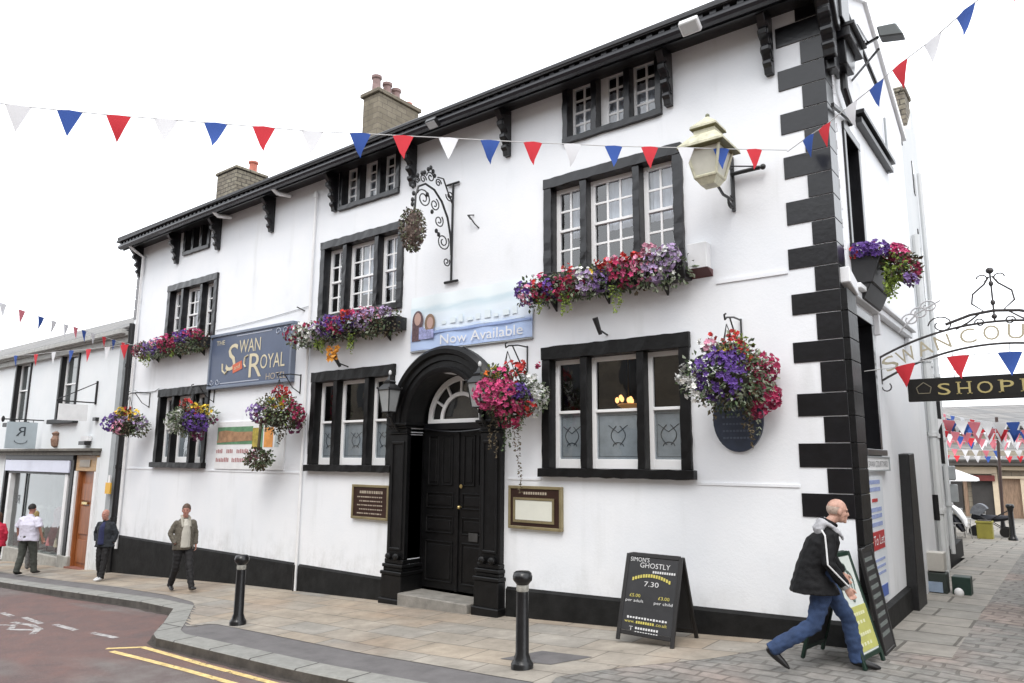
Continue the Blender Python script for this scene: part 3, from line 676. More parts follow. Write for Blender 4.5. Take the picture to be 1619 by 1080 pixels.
# door case: arch and pilasters
CX, SP = -8.635, 2.76
mb = MB(); prof = [(.865, YF + .42), (.865, YF - .13), (.93, YF - .16), (.95, YF - .16), (.97, YF - .10), (1.06, YF - .10), (1.075, YF - .13), (1.17, YF - .13), (1.19, YF - .18), (1.27, YF - .19), (1.335, YF - .12), (1.335, YF + .03)]
n = 40; vs = []; fs = []; k = len(prof)
for i in range(n + 1):
    a = PI * i / n
    for (r_, y) in prof: vs.append((CX - math.cos(a) * r_, y, SP + math.sin(a) * r_))
for i in range(n):
    for j in range(k - 1): fs.append((i * k + j, (i + 1) * k + j, (i + 1) * k + j + 1, i * k + j + 1))
mb.add(vs, fs); mb.build('door_arch', BLACKD, hotel, smooth=True)
for sgn, gz in ((-1, -.42), (1, -.3)):
    mb = MB(); xi = CX + sgn * .865; xo = CX + sgn * 1.31
    def bx(e0, e1, y0, z0, z1, m=0):  # e: outward growth inside/outside
        mb.box(xi - sgn * e0, xo + sgn * e1, y0, YF + .4, z0, z1, m)
    bx(.0, .0, YF - .10, gz + .78, SP - .2)
    pw = (xi + xo) / 2; 
    for q in (-.14, .14): mb.box(pw + q - .02, pw + q + .02, YF - .125, YF - .09, gz + .95, SP - .35)
    mb.box(pw - .16, pw + .16, YF - .125, YF - .09, gz + .93, gz + .98); mb.box(pw - .16, pw + .16, YF - .125, YF - .09, SP - .38, SP - .33)
    for (e, y, a, b_) in ((.015, .13, SP - .2, SP - .17), (.0, .11, SP - .17, SP - .09), (.02, .15, SP - .09, SP - .05), (.045, .19, SP - .05, SP)): bx(e, e * .6, YF - y, a, b_)
    for (e, y, a, b_) in ((.01, .13, gz + .70, gz + .78), (.03, .17, gz + .64, gz + .70), (.015, .15, gz + .58, gz + .64), (.045, .20, gz + .52, gz + .58), (.03, .18, gz + .0, gz + .52), (.05, .22, gz - .3, gz + .12)): bx(e, e, YF - y, a, b_)
    for q in (-.1, .1): mb.ball((pw + q, YF - .16, gz + .83), (.07, .05, .06), 10, 6)
    mb.build('door_pilaster', BLACKD, hotel, bevel=.012)
# fanlight
fl = MB(); yG = YF + .36
def arc_strip(mb, r0, r1, a0, a1, y0, y1, n=24):
    vs = []; fs = []
    for i in range(n + 1):
        a = a0 + (a1 - a0) * i / n
        for (r_, y) in ((r0, y0), (r1, y0), (r1, y1), (r0, y1)): vs.append((CX - math.cos(a) * r_, y, SP + .06 + math.sin(a) * r_))
    for i in range(n):
        for j in range(4): fs.append((i * 4 + j, (i + 1) * 4 + j, (i + 1) * 4 + (j + 1) % 4, i * 4 + (j + 1) % 4))
    fs.append((0, 1, 2, 3)); fs.append((n * 4 + 3, n * 4 + 2, n * 4 + 1, n * 4)); mb.add(vs, fs)
arc_strip(fl, .70, .80, 0, PI, yG, yG + .05); arc_strip(fl, .43, .50, 0, PI, yG + .004, yG + .045)
for i in range(1, 6):
    a = PI * i / 6; fl.bar((CX - math.cos(a) * .49, yG + .025, SP + .06 + math.sin(a) * .49), (CX - math.cos(a) * .71, yG + .025, SP + .06 + math.sin(a) * .71), .045, .04, up=(0, 1, 0))
fl.box(CX - .8, CX + .8, yG - .003, yG + .055, SP, SP + .075)
fo = fl.build('fanlight', SASH, hotel, bevel=.005)
mb = MB(); mb.add([(CX, yG + .03, SP + .02)] + [(CX - math.cos(PI * i / 20) * .78, yG + .03, SP + .02 + math.sin(PI * i / 20) * .78) for i in range(21)], [(0, i, i + 1) for i in range(1, 21)])
mb.build('fanlight_glass', GLASS, fo)
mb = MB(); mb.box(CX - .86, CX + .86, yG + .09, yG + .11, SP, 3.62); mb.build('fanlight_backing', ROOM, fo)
mb = MB(); mb.box(CX - .865, CX + .865, YF + .30, YF + .42, SP - .12, SP); mb.tube([(CX - .8 + 1.6 * i / 12, YF + .28, SP - .1 - .06 * math.sin(PI * i / 12)) for i in range(13)], .018, 6)
mb.build('door_transom', BLACK, hotel, bevel=.01)
# double door with raised panels
zb = -.13; zt = SP - .12; yD = YF + .34
dm = MB(); dm.box(CX - .865, CX + .865, yD, yD + .06, zb, zt)
for sgn in (-1, 1):
    c = CX + sgn * .43
    for (a, b_) in ((zb + .12, zb + .82), (zb + .95, zb + 1.25), (zb + 1.38, zb + 1.66), (zb + 1.78, zt - .1)):
        for cc, hw in (((c, .33),) if a < zb + 1.7 else ((c - .17, .13), (c + .17, .13))):
            dm.box(cc - hw, cc + hw, yD - .02, yD + .01, a, a + .025); dm.box(cc - hw, cc + hw, yD - .02, yD + .01, b_ - .025, b_)
            dm.box(cc - hw, cc - hw + .025, yD - .02, yD + .01, a, b_); dm.box(cc + hw - .025, cc + hw, yD - .02, yD + .01, a, b_)
            dm.box(cc - hw + .06, cc + hw - .06, yD - .016, yD + .01, a + .06, b_ - .06)
dm.box(CX - .03, CX + .03, yD - .03, yD + .01, zb, zt)
dr = dm.build('door', BLACKD, hotel, bevel=.008)
mb = MB(); mb.ball((CX + .09, yD - .07, zb + 1.42), .035); mb.tube([(CX + .09, yD - .07, zb + 1.42), (CX + .09, yD, zb + 1.42)], .014); mb.lathe([(.03, 0), (.035, .01), (.0, .012)], (CX + .09, yD - .02, zb + 1.78), 12, axis=(0, -1, 0)); mb.build('door_knob', BRASS, dr, smooth=True)
mb = MB(); mb.box(CX + .28, CX + .48, yD - .022, yD - .012, zb + .86, zb + 1.0); mb.build('letter_plate', mk('dull_metal', (.1, .1, .1), rough=.4, var=.3, metal=.5), dr)
mb = MB(); mb.box(CX - .84, CX + .75, YF - .25, YF + .35, -.8, -.17); mb.build('doorstep', mk('worn_step_stone', (.25, .235, .21), rough=.8, var=.35, scale=5, bump=.5), hotel, bevel=.015)

# eaves: soffit, fascia, slate ends, gutter; old roof line bows a little
def zo(x): return .07 * (1 - ((x + 10) / 9.5) ** 2) - .02
def eave_mb(prof, x0=XL - .12, x1=XR + .05, nx=48):
    mb = MB(); vs = []; fs = []; k = len(prof)
    for i in range(nx + 1):
        x = x0 + (x1 - x0) * i / nx
        for (y, z) in prof: vs.append((x, y, z + zo(x)))
    for i in range(nx):
        for j in range(k): fs.append((i * k + j, (i + 1) * k + j, (i + 1) * k + (j + 1) % k, i * k + (j + 1) % k))
    fs.append(tuple(range(k))); fs.append(tuple(nx * k + j for j in reversed(range(k)))); mb.add(vs, fs); return mb
eave_mb([(9.27, 8.11), (8.84, 8.08), (8.84, 8.2), (9.27, 8.24)]).build('soffit', BLACKW, hotel)
eave_mb([(8.84, 7.98), (8.80, 7.98), (8.80, 8.24), (8.84, 8.24)]).build('fascia', BLACK, hotel)
g1 = eave_mb([(8.66, 8.10), (8.65, 8.04), (8.68, 8.0), (8.74, 7.985), (8.79, 8.0), (8.79, 8.10), (8.77, 8.10), (8.77, 8.02), (8.69, 8.03), (8.68, 8.10)])
mb = g1; x = XL
while x < XR: mb.box(x, x + .09, 8.66, 8.80, 8.09 + zo(x), 8.155 + zo(x)); x += .19
g1.build('gutter', mk('gutter_black', (.02, .02, .024), rough=.25, var=.2), hotel)
eave_mb([(8.80, 8.16), (8.60, 8.165), (8.60, 8.21), (8.70, 8.29), (8.9, 8.36), (8.9, 8.2)]).build('slate_edge', mk('slate_edge', (.025, .025, .028), rough=.5, var=.4, scale=12), hotel)
BR0 = [(9.27, 7.26), (9.14, 7.26), (9.12, 7.34), (9.06, 7.38), (9.06, 7.43), (9.12, 7.46), (9.08, 7.52), (9.0, 7.56), (9.0, 7.62), (9.06, 7.66), (9.02, 7.72), (8.92, 7.76), (8.90, 7.83), (8.95, 7.87), (8.88, 7.93), (8.82, 8.0), (8.80, 8.1), (9.27, 8.1)]
BR = [(9.25 - (9.25 - y) * .82 if y < 9.2 else y, z) for y, z in BR0]
for xb in (-20.72, -18.62, -16.58, -14.28, -11.98, -9.62, -7.30, -4.26, -2.78):
    mb = MB(); mb.prism([(y, z + zo(xb)) for y, z in BR], 'x', xb - .055, xb + .055)
    mb.prism([(y + .03, z + zo(xb)) for y, z in BR if 7.4 < z < 8.0] + [(9.2, 8.0 + zo(xb)), (9.2, 7.42 + zo(xb))], 'x', xb - .072, xb + .072)
    mb.build('eaves_bracket', BLACK, hotel, bevel=.006)
# gable corner bracket cluster, black board and downpipe on the lane side
mb = MB()
mb.prism([(y * 1, z) for y, z in BR], 'x', XR + .02, XR + .17); 
mb.prism([(9.3, 7.62), (9.3, 8.2), (9.0, 8.2), (9.0, 8.02), (9.1, 7.85), (9.2, 7.66)], 'x', XR - .02, XR + .22)
mb.box(XR, XR + .3, 9.45, 10.2, 7.62, 7.76); mb.box(XR, XR + .36, 9.45, 10.2, 7.76, 7.82); mb.prism([(9.55, 7.3), (9.5, 7.62), (10.1, 7.62), (9.95, 7.3)], 'x', XR, XR + .22); mb.box(XR, XR + .25, 9.3, 9.75, 7.82, 8.4); mb.prism([(9.3, 7.15), (9.3, 7.6), (9.62, 7.6), (9.5, 7.15)], 'x', XR, XR + .13)
mb.build('corner_bracket', BLACK, hotel, bevel=.01)
mb = MB(); mb.tube([(XR + .10, 9.85, 7.62), (XR + .10, 9.85, 7.1), (XR + .10, 10.2, 6.92), (XR + .02, 10.45, 6.85)], .05, 8); mb.bar((XR + .07, 9.25, 6.62), (XR + .07, 10.4, 6.84), .04, .05)
mb.build('rainwater_pipe', BLACKM, hotel, smooth=True)
mb = MB(); mb.tube([(XR + .22, 9.5, 8.14), (XR + .22, 11.5, 7.85)], .03, 8); mb.build('lane_rail', BLACKM, hotel)
mb = MB(); mb.box(XR, XR + .10, 10.85, 13.2, 7.02, 7.1); mb.box(XR, XR + .14, 10.85, 13.2, 7.16, 7.22); mb.box(XR, XR + .03, 10.85, 13.2, 7.1, 7.16); mb.build('lane_gutter', BLACKM, hotel)
mb = MB(); mb.tube([(XR + .04, 13.1, 8.0), (XR + .04, 13.1, 7.0)], .02, 6); mb.build('lane_cable', GREYM, hotel)
# pipes on the front
mb = MB(); mb.tube([(-12.62, YF - .06, 7.9), (-12.62, YF - .06, -.6)], .03, 8); mb.lathe([(.05, 0), (.05, .1)], (-12.62, YF - .06, 7.75), 8)
mb.build('white_downpipe', WHITEP, hotel, smooth=True)
for a, b_, s_ in (((-20.4, 3.95), (-19.0, 3.92), .12), ((-12.55, 3.02), (-12.5, 2.2), 0), ((-16.4, 5.2), (-12.66, 5.35), .03)):
    mb = MB(); mb.tube([(a[0] + (b_[0] - a[0]) * i / 10, YF - .02, a[1] + (b_[1] - a[1]) * i / 10 - s_ * 4 * (i / 10) * (1 - i / 10)) for i in range(11)], .007, 5); mb.build('cable', GREYM, hotel)
mb = MB(); mb.tube([(-12.64, YF - .07, .0), (-12.64, YF - .07, -.6)], .035, 8); mb.build('black_downpipe_foot', BLACKM, hotel)
mb = MB(); mb.tube([(-20.45, 8.72, 8.0), (-20.48, 8.95, 7.86), (-20.5, YF - .07, 7.75), (-20.5, YF - .07, -.3)], .04, 8); mb.build('white_downpipe', WHITEP, hotel, smooth=True)
mb = MB(); mb.tube([(-20.78, YF - .08, 5.85), (-20.78, YF - .08, -1.1)], .075, 10)
for z in (4.6, 3.2, 1.8, .4): mb.lathe([(.095, 0), (.095, .1)], (-20.78, YF - .08, z), 10)
mb.build('black_downpipe', BLACKM, hotel, smooth=True)
mb = MB()
for i in range(7): mb.box(XL - .04, XL + (.22 if i % 2 else .12), YF - .02, YF + .4, 6.0 + i * .3, 6.0 + i * .3 + .28)
mb.build('grey_quoin', mk('grey_quoin', (.25, .25, .26), rough=.7, var=.2), hotel)
# gutter outlets (white swan necks) along the eaves
for xx, L_ in ((-16.05, .22), (-13.6, .25)):
    mb = MB(); mb.tube([(xx, 8.74, 8.02 + zo(xx)), (xx, 8.86, 7.94 + zo(xx)), (xx, 9.2, 8.02)], .05, 8); mb.build('gutter_outlet', WHITEP, hotel, smooth=True)
# chimneys
mb = MB(); mb.box(-14.05, -13.43, 11.55, 13.0, 9.0, 11.55); mb.box(-14.11, -13.37, 11.48, 13.06, 11.55, 11.66)
ch = mb.build('chimney', BRICKC, hotel, bevel=.015)
for i, (y, h, mt) in enumerate(((11.72, .5, POTP), (12.1, .46, POTP), (12.42, .42, POTP), (12.86, .2, POTR))):
    mb = MB(); mb.lathe([(.13, 0), (.15, .03), (.12, .08), (.11, h - .1), (.14, h - .07), (.14, h), (.1, h)], (-13.74, y, 11.66), 12); mb.build('chimney_pot', mt, ch, smooth=True)
mb = MB(); mb.box(-20.98, -19.85, 11.45, 12.5, 8.9, 11.05); mb.box(-21.03, -19.8, 11.4, 12.55, 11.05, 11.15)
ch = mb.build('chimney', RUBBLE, hotel, bevel=.02)
mb = MB(); mb.lathe([(.15, 0), (.12, .05), (.12, .28), (.15, .3), (.15, .36), (.1, .36)], (-20.0, 12.1, 11.15), 12); mb.build('chimney_pot', POTR, ch, smooth=True)
# ------------------------------------------------------------------ tall white rear building along the lane (leans slightly away to the left)
rear = thing('tall_lane_building', 'tall plain white lane building with pipes and narrow slit windows behind the hotel', 'building', (-2.3, 16, 0))
RA, RB = V((-2.12, 15.0, 0)), V((-2.5, 20.4, 0)); rd = (RB - RA).normalized(); rn = V((rd.y, -rd.x, 0))   # rn points into the lane
def rp(t, o, z): p = RA + rd * t + rn * o; return (p.x, p.y, z)
RL = (RB - RA).length
RW = mk_wall('grey_white_roughcast', (.60, .61, .61), (.25, .24, .22))
mb = MB(); 
prof = [(-.0, -.6), (RL, -.6), (RL, 10.35), (RL - 1.0, 10.9), (3.3, 9.9), (1.3, 9.1), (0, 8.7)]
mb.add([rp(t, 0, z) for t, z in prof] + [rp(t, -3.5, z) for t, z in prof], [tuple(range(7)), tuple(range(13, 6, -1))] + [(i, (i + 1) % 7, (i + 1) % 7 + 7, i + 7) for i in range(7)])
mb.build('lane_wall', RW, rear)
mb = MB()
for (t, z0, z1, w_, o) in ((2.75, 8.1, 8.85, .28, .02), (3.1, 5.3, 6.9, .3, .02), (2.7, 6.95, 7.25, .2, .02)):
    mb.obox(rp(t, .0, (z0 + z1) / 2), (rd, rn, (0, 0, 1)), (w_ / 2, o, (z1 - z0) / 2))
mb.build('slit_window', mk('dark_glass', (.02, .02, .022), rough=.1), rear)
mb = MB(); mb.tube([rp(2.75, .08, 3.6), rp(2.75, .08, 2.1)], .05, 8); mb.build('black_pipe', BLACKM, rear)
mb = MB(); mb.tube([rp(.1, .06, 1.55), rp(.1, .06, 1.1)], .05, 8); mb.build('black_pipe', BLACKM, rear)
for t, r_, z0, z1 in ((.45, .07, .1, 6.5), (1.3, .05, .1, 5.2), (3.4, .05, .2, 8.8)):
    mb = MB(); mb.tube([rp(t, .09, z1), rp(t, .09, z0)], r_, 8)
    for z in (1.2, 2.6, 4.0): mb.lathe([(r_ + .02, 0), (r_ + .02, .08)], rp(t, .09, z), 8)
    mb.build('painted_pipe', RW, rear, smooth=True)
mb = MB(); mb.obox(rp(4.0, .12, 1.9), (rd, rn, (0, 0, 1)), (.18, .12, .16)); mb.obox(rp(4.0, .16, 1.45), (rd, rn, (0, 0, 1)), (.1, .1, .2)); mb.build('vent_box', GREYM, rear, bevel=.02)
mb = MB(); mb.prism([(15.02, -.4), (20.4, -.4), (20.4, .35), (15.02, .2)], 'x', -2.47, -2.30); mb.build('dark_base', PLINTH, rear)
mb = MB(); mb.box(XR - .01, -2.135, 15.0, 15.02, -1, 8.4); mb.build('corner_return', RW, rear); mb = MB(); mb.box(-2.98, -2.44, 18.5, 19.2, 9.6, 11.0); mb.box(-3.02, -2.4, 18.45, 19.25, 11.0, 11.12); mb.build('chimney', RUBBLE, rear, bevel=.02)
# continuation wall of the lane
far = thing('lane_end_building', 'lower white wall closing the left side of the lane before the courtyard', 'building', (-3, 24, 0))
mb = MB(); mb.add([(-2.52, 20.4, -.5), (-3.35, 28, -.5), (-3.35, 28, 3.2), (-2.52, 20.4, 3.2), (-6, 20.4, -.5), (-6, 28, -.5), (-6, 28, 3.2), (-6, 20.4, 3.2)], [(0, 1, 2, 3), (3, 2, 6, 7), (1, 5, 6, 2), (0, 3, 7, 4)])
mb.build('wall', RW, far)
mb = MB(); mb.add([(-2.49, 20.42, -.4), (-3.32, 28, -.4), (-3.32, 28, .2), (-2.49, 20.42, .3), (-2.6, 20.41, .3)], [(0, 1, 2, 3)]); mb.build('dark_base', PLINTH, far)

# ------------------------------------------------------------------ white shop on the left
shop = thing('white_shop_building', 'low white two storey shop building with grey slate roof left of the hotel', 'building', (-26, YF, -1.2))
SX0, SX1 = -36., -20.86
SW = mk_wall('shop_render', (.78, .80, .81), (.4, .4, .38))
LW = [(-25.72, -24.28, 3.28, 5.52), (-29.65, -28.2, 3.28, 5.52), (-33.4, -31.9, 3.28, 5.52)]
mb = MB(); grid_wall(mb, 'y', YF + .02, SX0, SX1, -2.4, 5.6, [(a, b_, c, d) for a, b_, c, d in LW] + [(-29.2, -23.85, -2.4, 1.7), (-23.45, -22.35, -2.4, 1.72)], .35)
mb.quad((SX0, YF + .02, -2.4), (SX0, 15, -2.4), (SX0, 15, 5.6), (SX0, YF + .02, 5.6)); mb.quad((SX0, 11, -2.4), (SX1, 11, -2.4), (SX1, 11, 5.6), (SX0, 11, 5.6)); mb.build('wall', SW, shop)
mb = MB(); mb.prism([(9.0, 5.62), (8.95, 5.70), (12.9, 7.62), (15.5, 6.3), (15.5, 6.1), (12.9, 7.45), (9.3, 5.75)], 'x', -48, SX1 + .02); mb.build('roof', SLATEL, shop)
mb = MB(); mb.box(SX0, SX1 + .05, YF - .12, YF + .1, 5.32, 5.5); mb.box(SX0, SX1 + .06, YF - .22, YF + .1, 5.5, 5.62); mb.box(SX0, SX1 + .05, YF - .34, YF - .2, 5.55, 5.68); mb.build('eaves_board', mk('grey_board', (.40, .40, .38), rough=.7, var=.25, scale=6), shop, bevel=.01)
mb = MB(); mb.box(-21.36, -21.08, YF - .09, YF + .05, -1.4, 5.4); mb.build('grey_corner_strip', GREYM, shop)
for (x0, x1, z0, z1) in LW:
    wn = MB(); wn.box(x0, x0 + .13, YF - .03, YF + .2, z0, z1 - .14); wn.box(x1 - .08, x1, YF - .03, YF + .2, z0, z1 - .14); wn.box(x0, x1, YF - .035, YF + .2, z1 - .14, z1); wn.box(x0 - .28, x1 + .28, YF - .14, YF + .2, z0 - .14, z0)
    wo = wn.build('window', BLACKW, shop, bevel=.01)
    mb = MB(); sash(mb, x0 + .13, x1 - .08, z0, z1 - .14, YF + .12, 1, 1, (z0 + z1) / 2, fr_=.09, bot=.1); mb.build('window_frame', SASH, wo)
    mb = MB(); mb.box(x0 + .13, x1 - .08, YF + .15, YF + .16, z0 + .02, z1 - .14); mb.build('window_glass', mk('shop_upper_glass', (.10, .11, .11), rough=.06, var=.3, scale=1, ior=1.9), wo)
# shopfront
mb = MB(); mb.box(-30.6, -22.15, YF - .3, YF + .05, 2.28, 2.36); mb.box(-30.5, -22.2, YF - .22, YF + .05, 2.16, 2.28); mb.build('cornice', mk('weathered_lead', (.16, .15, .13), rough=.8, var=.4, scale=5), shop, bevel=.01)
mb = MB(); mb.box(-29.3, -23.7, YF - .12, YF + .02, 2.02, 2.16); mb.box(-23.86, -23.66, YF - .10, YF + .02, -1.1, 2.16); mb.box(-29.35, -29.2, YF - .10, YF + .02, -1.6, 2.16); mb.box(-29.2, -23.86, YF - .05, YF + .04, 1.56, 1.62); mb.box(-27.72, -27.67, YF + .04, YF + .08, -.86, 1.6); mb.box(-24.38, -24.3, YF - .02, YF + .1, -1, 1.6); mb.build('shopfront_frame', BLACKW, shop)
mb = MB(); mb.box(-29.2, -23.9, YF - .13, YF - .03, 1.64, 2.0); mb.build('fascia_board', mk('lilac_white_paint', (.60, .62, .74), rough=.4, var=.05), shop)
for q in ((-24.3, -24.1, YF - .06, YF + .1, -1, 1.58), (-23.62, -23.46, YF - .08, YF + .1, -1.3, 1.7), (-22.34, -22.2, YF - .05, YF + .1, -1.3, 2.1), (-29.0, -28.8, YF - .05, YF + .1, -1.3, 1.58)): mb = MB(); mb.box(*q); mb.build('white_pilaster', WHITEP, shop)
mb = MB(); mb.box(-29.2, -24.1, YF - .02, YF + .1, -1.7, -.86); mb.box(-24.15, -23.4, YF - .12, YF + .1, -1.4, -.75); mb.build('stall_riser', STONE, shop, bevel=.02)
mb = MB(); mb.box(-29.1, -24.3, YF + .09, YF + .1, -.86, 1.58); mb.build('shop_window_glass', mk_glass('shop_glass', (.75, .78, .78), 1.6), shop)
mb = MB(); mb.quad((-29.2, 10.6, -1), (-23.9, 10.6, -1), (-23.9, 10.6, 1.7), (-29.2, 10.6, 1.7)); mb.quad((-29.2, YF + .1, -.86), (-23.9, YF + .1, -.86), (-23.9, 10.6, -.86), (-29.2, 10.6, -.86)); mb.quad((-29.2, YF + .1, 1.7), (-23.9, YF + .1, 1.7), (-23.9, 10.6, 1.7), (-29.2, 10.6, 1.7)); mb.quad((-29.2, YF + .1, -1), (-29.2, 10.6, -1), (-29.2, 10.6, 1.7), (-29.2, YF + .1, 1.7)); mb.build('display_recess', mk('display_grey', (.6, .6, .57), rough=.9, var=.2, scale=2), shop)
mb = MB(); mb.text('R', (-28.3, YF + .08, .55), .42, xd=(-1, 0, 0), width=.3); mb.build('glass_lettering', mk('grey_ink', (.12, .13, .14), var=0), shop)
# dresses on stands in the shop window
for i, (x, c, h) in enumerate(((-27.0, (.45, .43, .38), 1.5), (-26.2, (.25, .26, .22), 1.55), (-25.5, (.36, .14, .14), 1.35), (-24.9, (.30, .27, .2), 1.2))):
    t = thing('dress_stand', ['pale cream dress on a stand in the shop window', 'olive grey dress on a stand in the shop window', 'dark red dress on a stand in the shop window', 'brown dress on a stand nearest the wooden shop door'][i], 'dress', (x, 9.9, -.86), 'dresses displayed in the shop window')
    t.location.y = 9.6 - 0.0; ORG[t.name] = (x, 9.9, -.86)
    mb = MB(); mb.lathe([(.3, .25), (.26, .5), (.2, .8), (.13, 1.0), (.17, 1.2), (.16, 1.32), (.05, 1.42)], (x, 9.9, -.86), 14); mb.build('dress', mk('dress%d' % i, c, var=.5, scale=9), t, smooth=True)
    mb = MB(); mb.tube([(x, 9.9, -.86), (x, 9.9, -.3)], .02, 6); mb.lathe([(.18, 0), (.18, .02)], (x, 9.9, -.86), 12); mb.build('stand', BLACKM, t)
# wooden door of the shop building
mb = MB(); mb.box(-23.46, -22.3, YF + .07, YF + .12, -1.2, 1.72); mb.box(-23.46, -23.36, YF - .03, YF + .07, -1.2, 1.7); mb.box(-22.44, -22.3, YF - .03, YF + .07, -1.2, 1.7)
for z0, z1 in ((-.9, -.25), (-.1, .7), (.85, 1.35)): mb.box(-23.25, -22.55, YF + .04, YF + .07, z0, z1)
wd = mb.build('wooden_door', mk('varnished_wood', (.30, .10, .03), rough=.4, var=.4, scale=3, stretch=(6, 6, .6)), shop, bevel=.01)
mb = MB(); mb.box(-23.1, -22.75, YF + .0, YF + .04, .75, .82); mb.build('door_handle', BRASS, wd)
mb = MB(); mb.box(-23.6, -22.25, YF - .06, YF + .1, 1.70, 2.16); mb.build('door_head_panel', mk('ochre_wood', (.45, .28, .13), rough=.5, var=.25, stretch=(1, 1, 5)), shop, bevel=.01)
mb = MB(); mb.box(-23.3, -22.6, YF - .085, YF - .06, 1.83, 2.03); mb.build('brass_nameplate', mk('tarnished_plate', (.25, .2, .14), rough=.4, var=.3), shop)
mb = MB(); mb.box(-23.5, -22.3, YF - .15, YF + .15, -1.5, -1.02); mb.build('doorstep', mk('red_step', (.25, .10, .07), rough=.8, var=.3), shop)
# small fixtures on the shop wall
t = thing('wall_ornament', 'small brown carved ornament on the shop wall above the cornice', 'ornament', (-25.4, YF, 2.65))
mb = MB(); mb.lathe([(.02, -.26), (.1, -.2), (.13, 0), (.08, .12), (.12, .2), (.02, .26)], (-25.4, YF - .04, 2.65), 10); mb.build('ornament', mk('brown_iron', (.28, .17, .12), rough=.7, var=.5, scale=20), t)
t = thing('camera_box', 'small white and black security camera box above the wooden shop door', 'security camera', (-23.1, YF, 2.6))
mb = MB(); mb.box(-23.3, -22.85, YF - .12, YF, 2.58, 2.72); mb.build('bracket', WHITEP, t); mb = MB(); mb.box(-23.3, -22.9, YF - .18, YF - .02, 2.46, 2.57); mb.build('camera_body', BLACKM, t)
t = thing('alarm_sensor', 'tiny black sensor on the shop wall right of the hanging white sign', 'sensor', (-22.65, YF, 3.2))
mb = MB(); mb.box(-22.75, -22.55, YF - .08, YF + .02, 3.16, 3.26); mb.build('sensor', BLACKM, t)
# projecting signs
t = thing('projecting_sign', 'grey blue projecting shop sign with a mirrored letter R', 'hanging sign', (-26.6, YF, 3.3), 'projecting signs on the white shop')
mb = MB(); mb.box(-26.62, -26.58, 8.22, 9.08, 2.36, 3.2); mb.build('sign_panel', mk('grey_blue_sign', (.42, .48, .51), rough=.5, var=.05), t, bevel=.004)
mb = MB(); mb.text('R', (-26.572, 8.64, 2.76), .42, xd=(0, -1, 0), ext=.003, width=.26); mb.tube([(-26.57, 8.64 + .18 * math.cos(a), 2.62 + .1 * math.sin(a)) for a in [i * PI / 8 for i in range(8, 17)]], .008, 4); mb.build('lettering', mk('sign_ink', (.04, .05, .06), var=0), t)
mb = MB(); mb.tube([(-26.6, YF, 3.28), (-26.6, 8.15, 3.28)], .02, 6)
for i in range(4): mb.tube([(-26.6, 8.35 + i * .2, 3.28), (-26.6, 8.35 + i * .2, 3.2)], .012, 5)
mb.ball((-26.6, 8.1, 3.28), (.03, .05, .1)); mb.build('bracket', BLACKM, t)
t = thing('projecting_sign', 'plain white projecting sign under an angled bracket by the right upstairs shop window', 'hanging sign', (-22.85, YF, 3.8), 'projecting signs on the white shop')
mb = MB(); mb.box(-22.87, -22.83, 8.28, 9.05, 3.15, 3.62); mb.build('sign_panel', WHITEP, t)
mb = MB(); mb.tube([(-22.85, YF, 4.35), (-22.85, YF, 3.65)], .035, 6); mb.tube([(-22.85, YF, 3.7), (-22.85, 8.2, 3.7)], .02, 6); mb.tube([(-22.85, YF, 4.3), (-22.85, 8.2, 3.72)], .014, 6); mb.build('bracket', BLACKM, t)
t = thing('parking_sign', 'small yellow plate on the grey strip beside the black downpipe', 'sign', (-21.05, YF, 1.3))
mb = MB(); mb.box(-21.2, -20.9, YF - .2, YF - .16, 1.12, 1.42); mb.build('yellow_plate', mk('yellow_plate', (.75, .42, .04), rough=.5, var=.1), t); mb = MB(); mb.box(-21.12, -21.0, YF - .18, YF - .15, 1.42, 1.62); mb.build('white_plate', WHITEP, t)

# ------------------------------------------------------------------ buildings across the street and right of the lane (unseen, added to darken the front and gable and mirror in the glass)
def plain_house(name, label, x0, x1, y0, y1, z0, z1, face, m):
    t = thing(name, label, 'building', ((x0 + x1) / 2, (y0 + y1) / 2, z0))
    mb = MB(); mb.box(x0, x1, y0, y1, z0, z1); mb.build('wall', m, t)
    mb = MB(); ym = (y0 + y1) / 2
    mb.prism([(y0 - .3, z1), (ym, z1 + 1.8), (y1 + .3, z1)], 'x', x0, x1); mb.build('roof', SLATE, t)
    mb = MB(); n = int((x1 - x0) / 2.6)
    if face == 'y':
        for i in range(n):
            for z in (z0 + 1.2, z0 + 4.0, z0 + 6.8):
                if z + 1.6 < z1: x = x0 + 1 + i * 2.6; mb.box(x, x + 1.1, y1 - .05, y1 + .03, z, z + 1.6)
    else:
        for i in range(int((y1 - y0) / 3)):
            for z in (z0 + 1, z0 + 3.6):
                y = y0 + 1 + i * 3; mb.box(x0 - .03, x0 + .05, y, y + 1.1, z, z + 1.5)
    mb.build('window', mk('dark_pane', (.03, .035, .04), rough=.1), t)
    return t
FACW = mk_brick('sandstone_wall', (.30, .26, .20), (.24, .21, .17), (.18, .16, .13), .5, .25, ms=.012, coord='xz')
plain_house('unseen_terrace', 'unseen sandstone terrace added across the street to darken reflections in the hotel front', -46, 16, -13, -6, -2.2, 9.4, 'y', FACW)
plain_house('unseen_lane_building', 'unseen sandstone building added right of the lane to shade the white gable', .95, 8, 9.4, 25, -.2, 3.4, 'x', FACW)

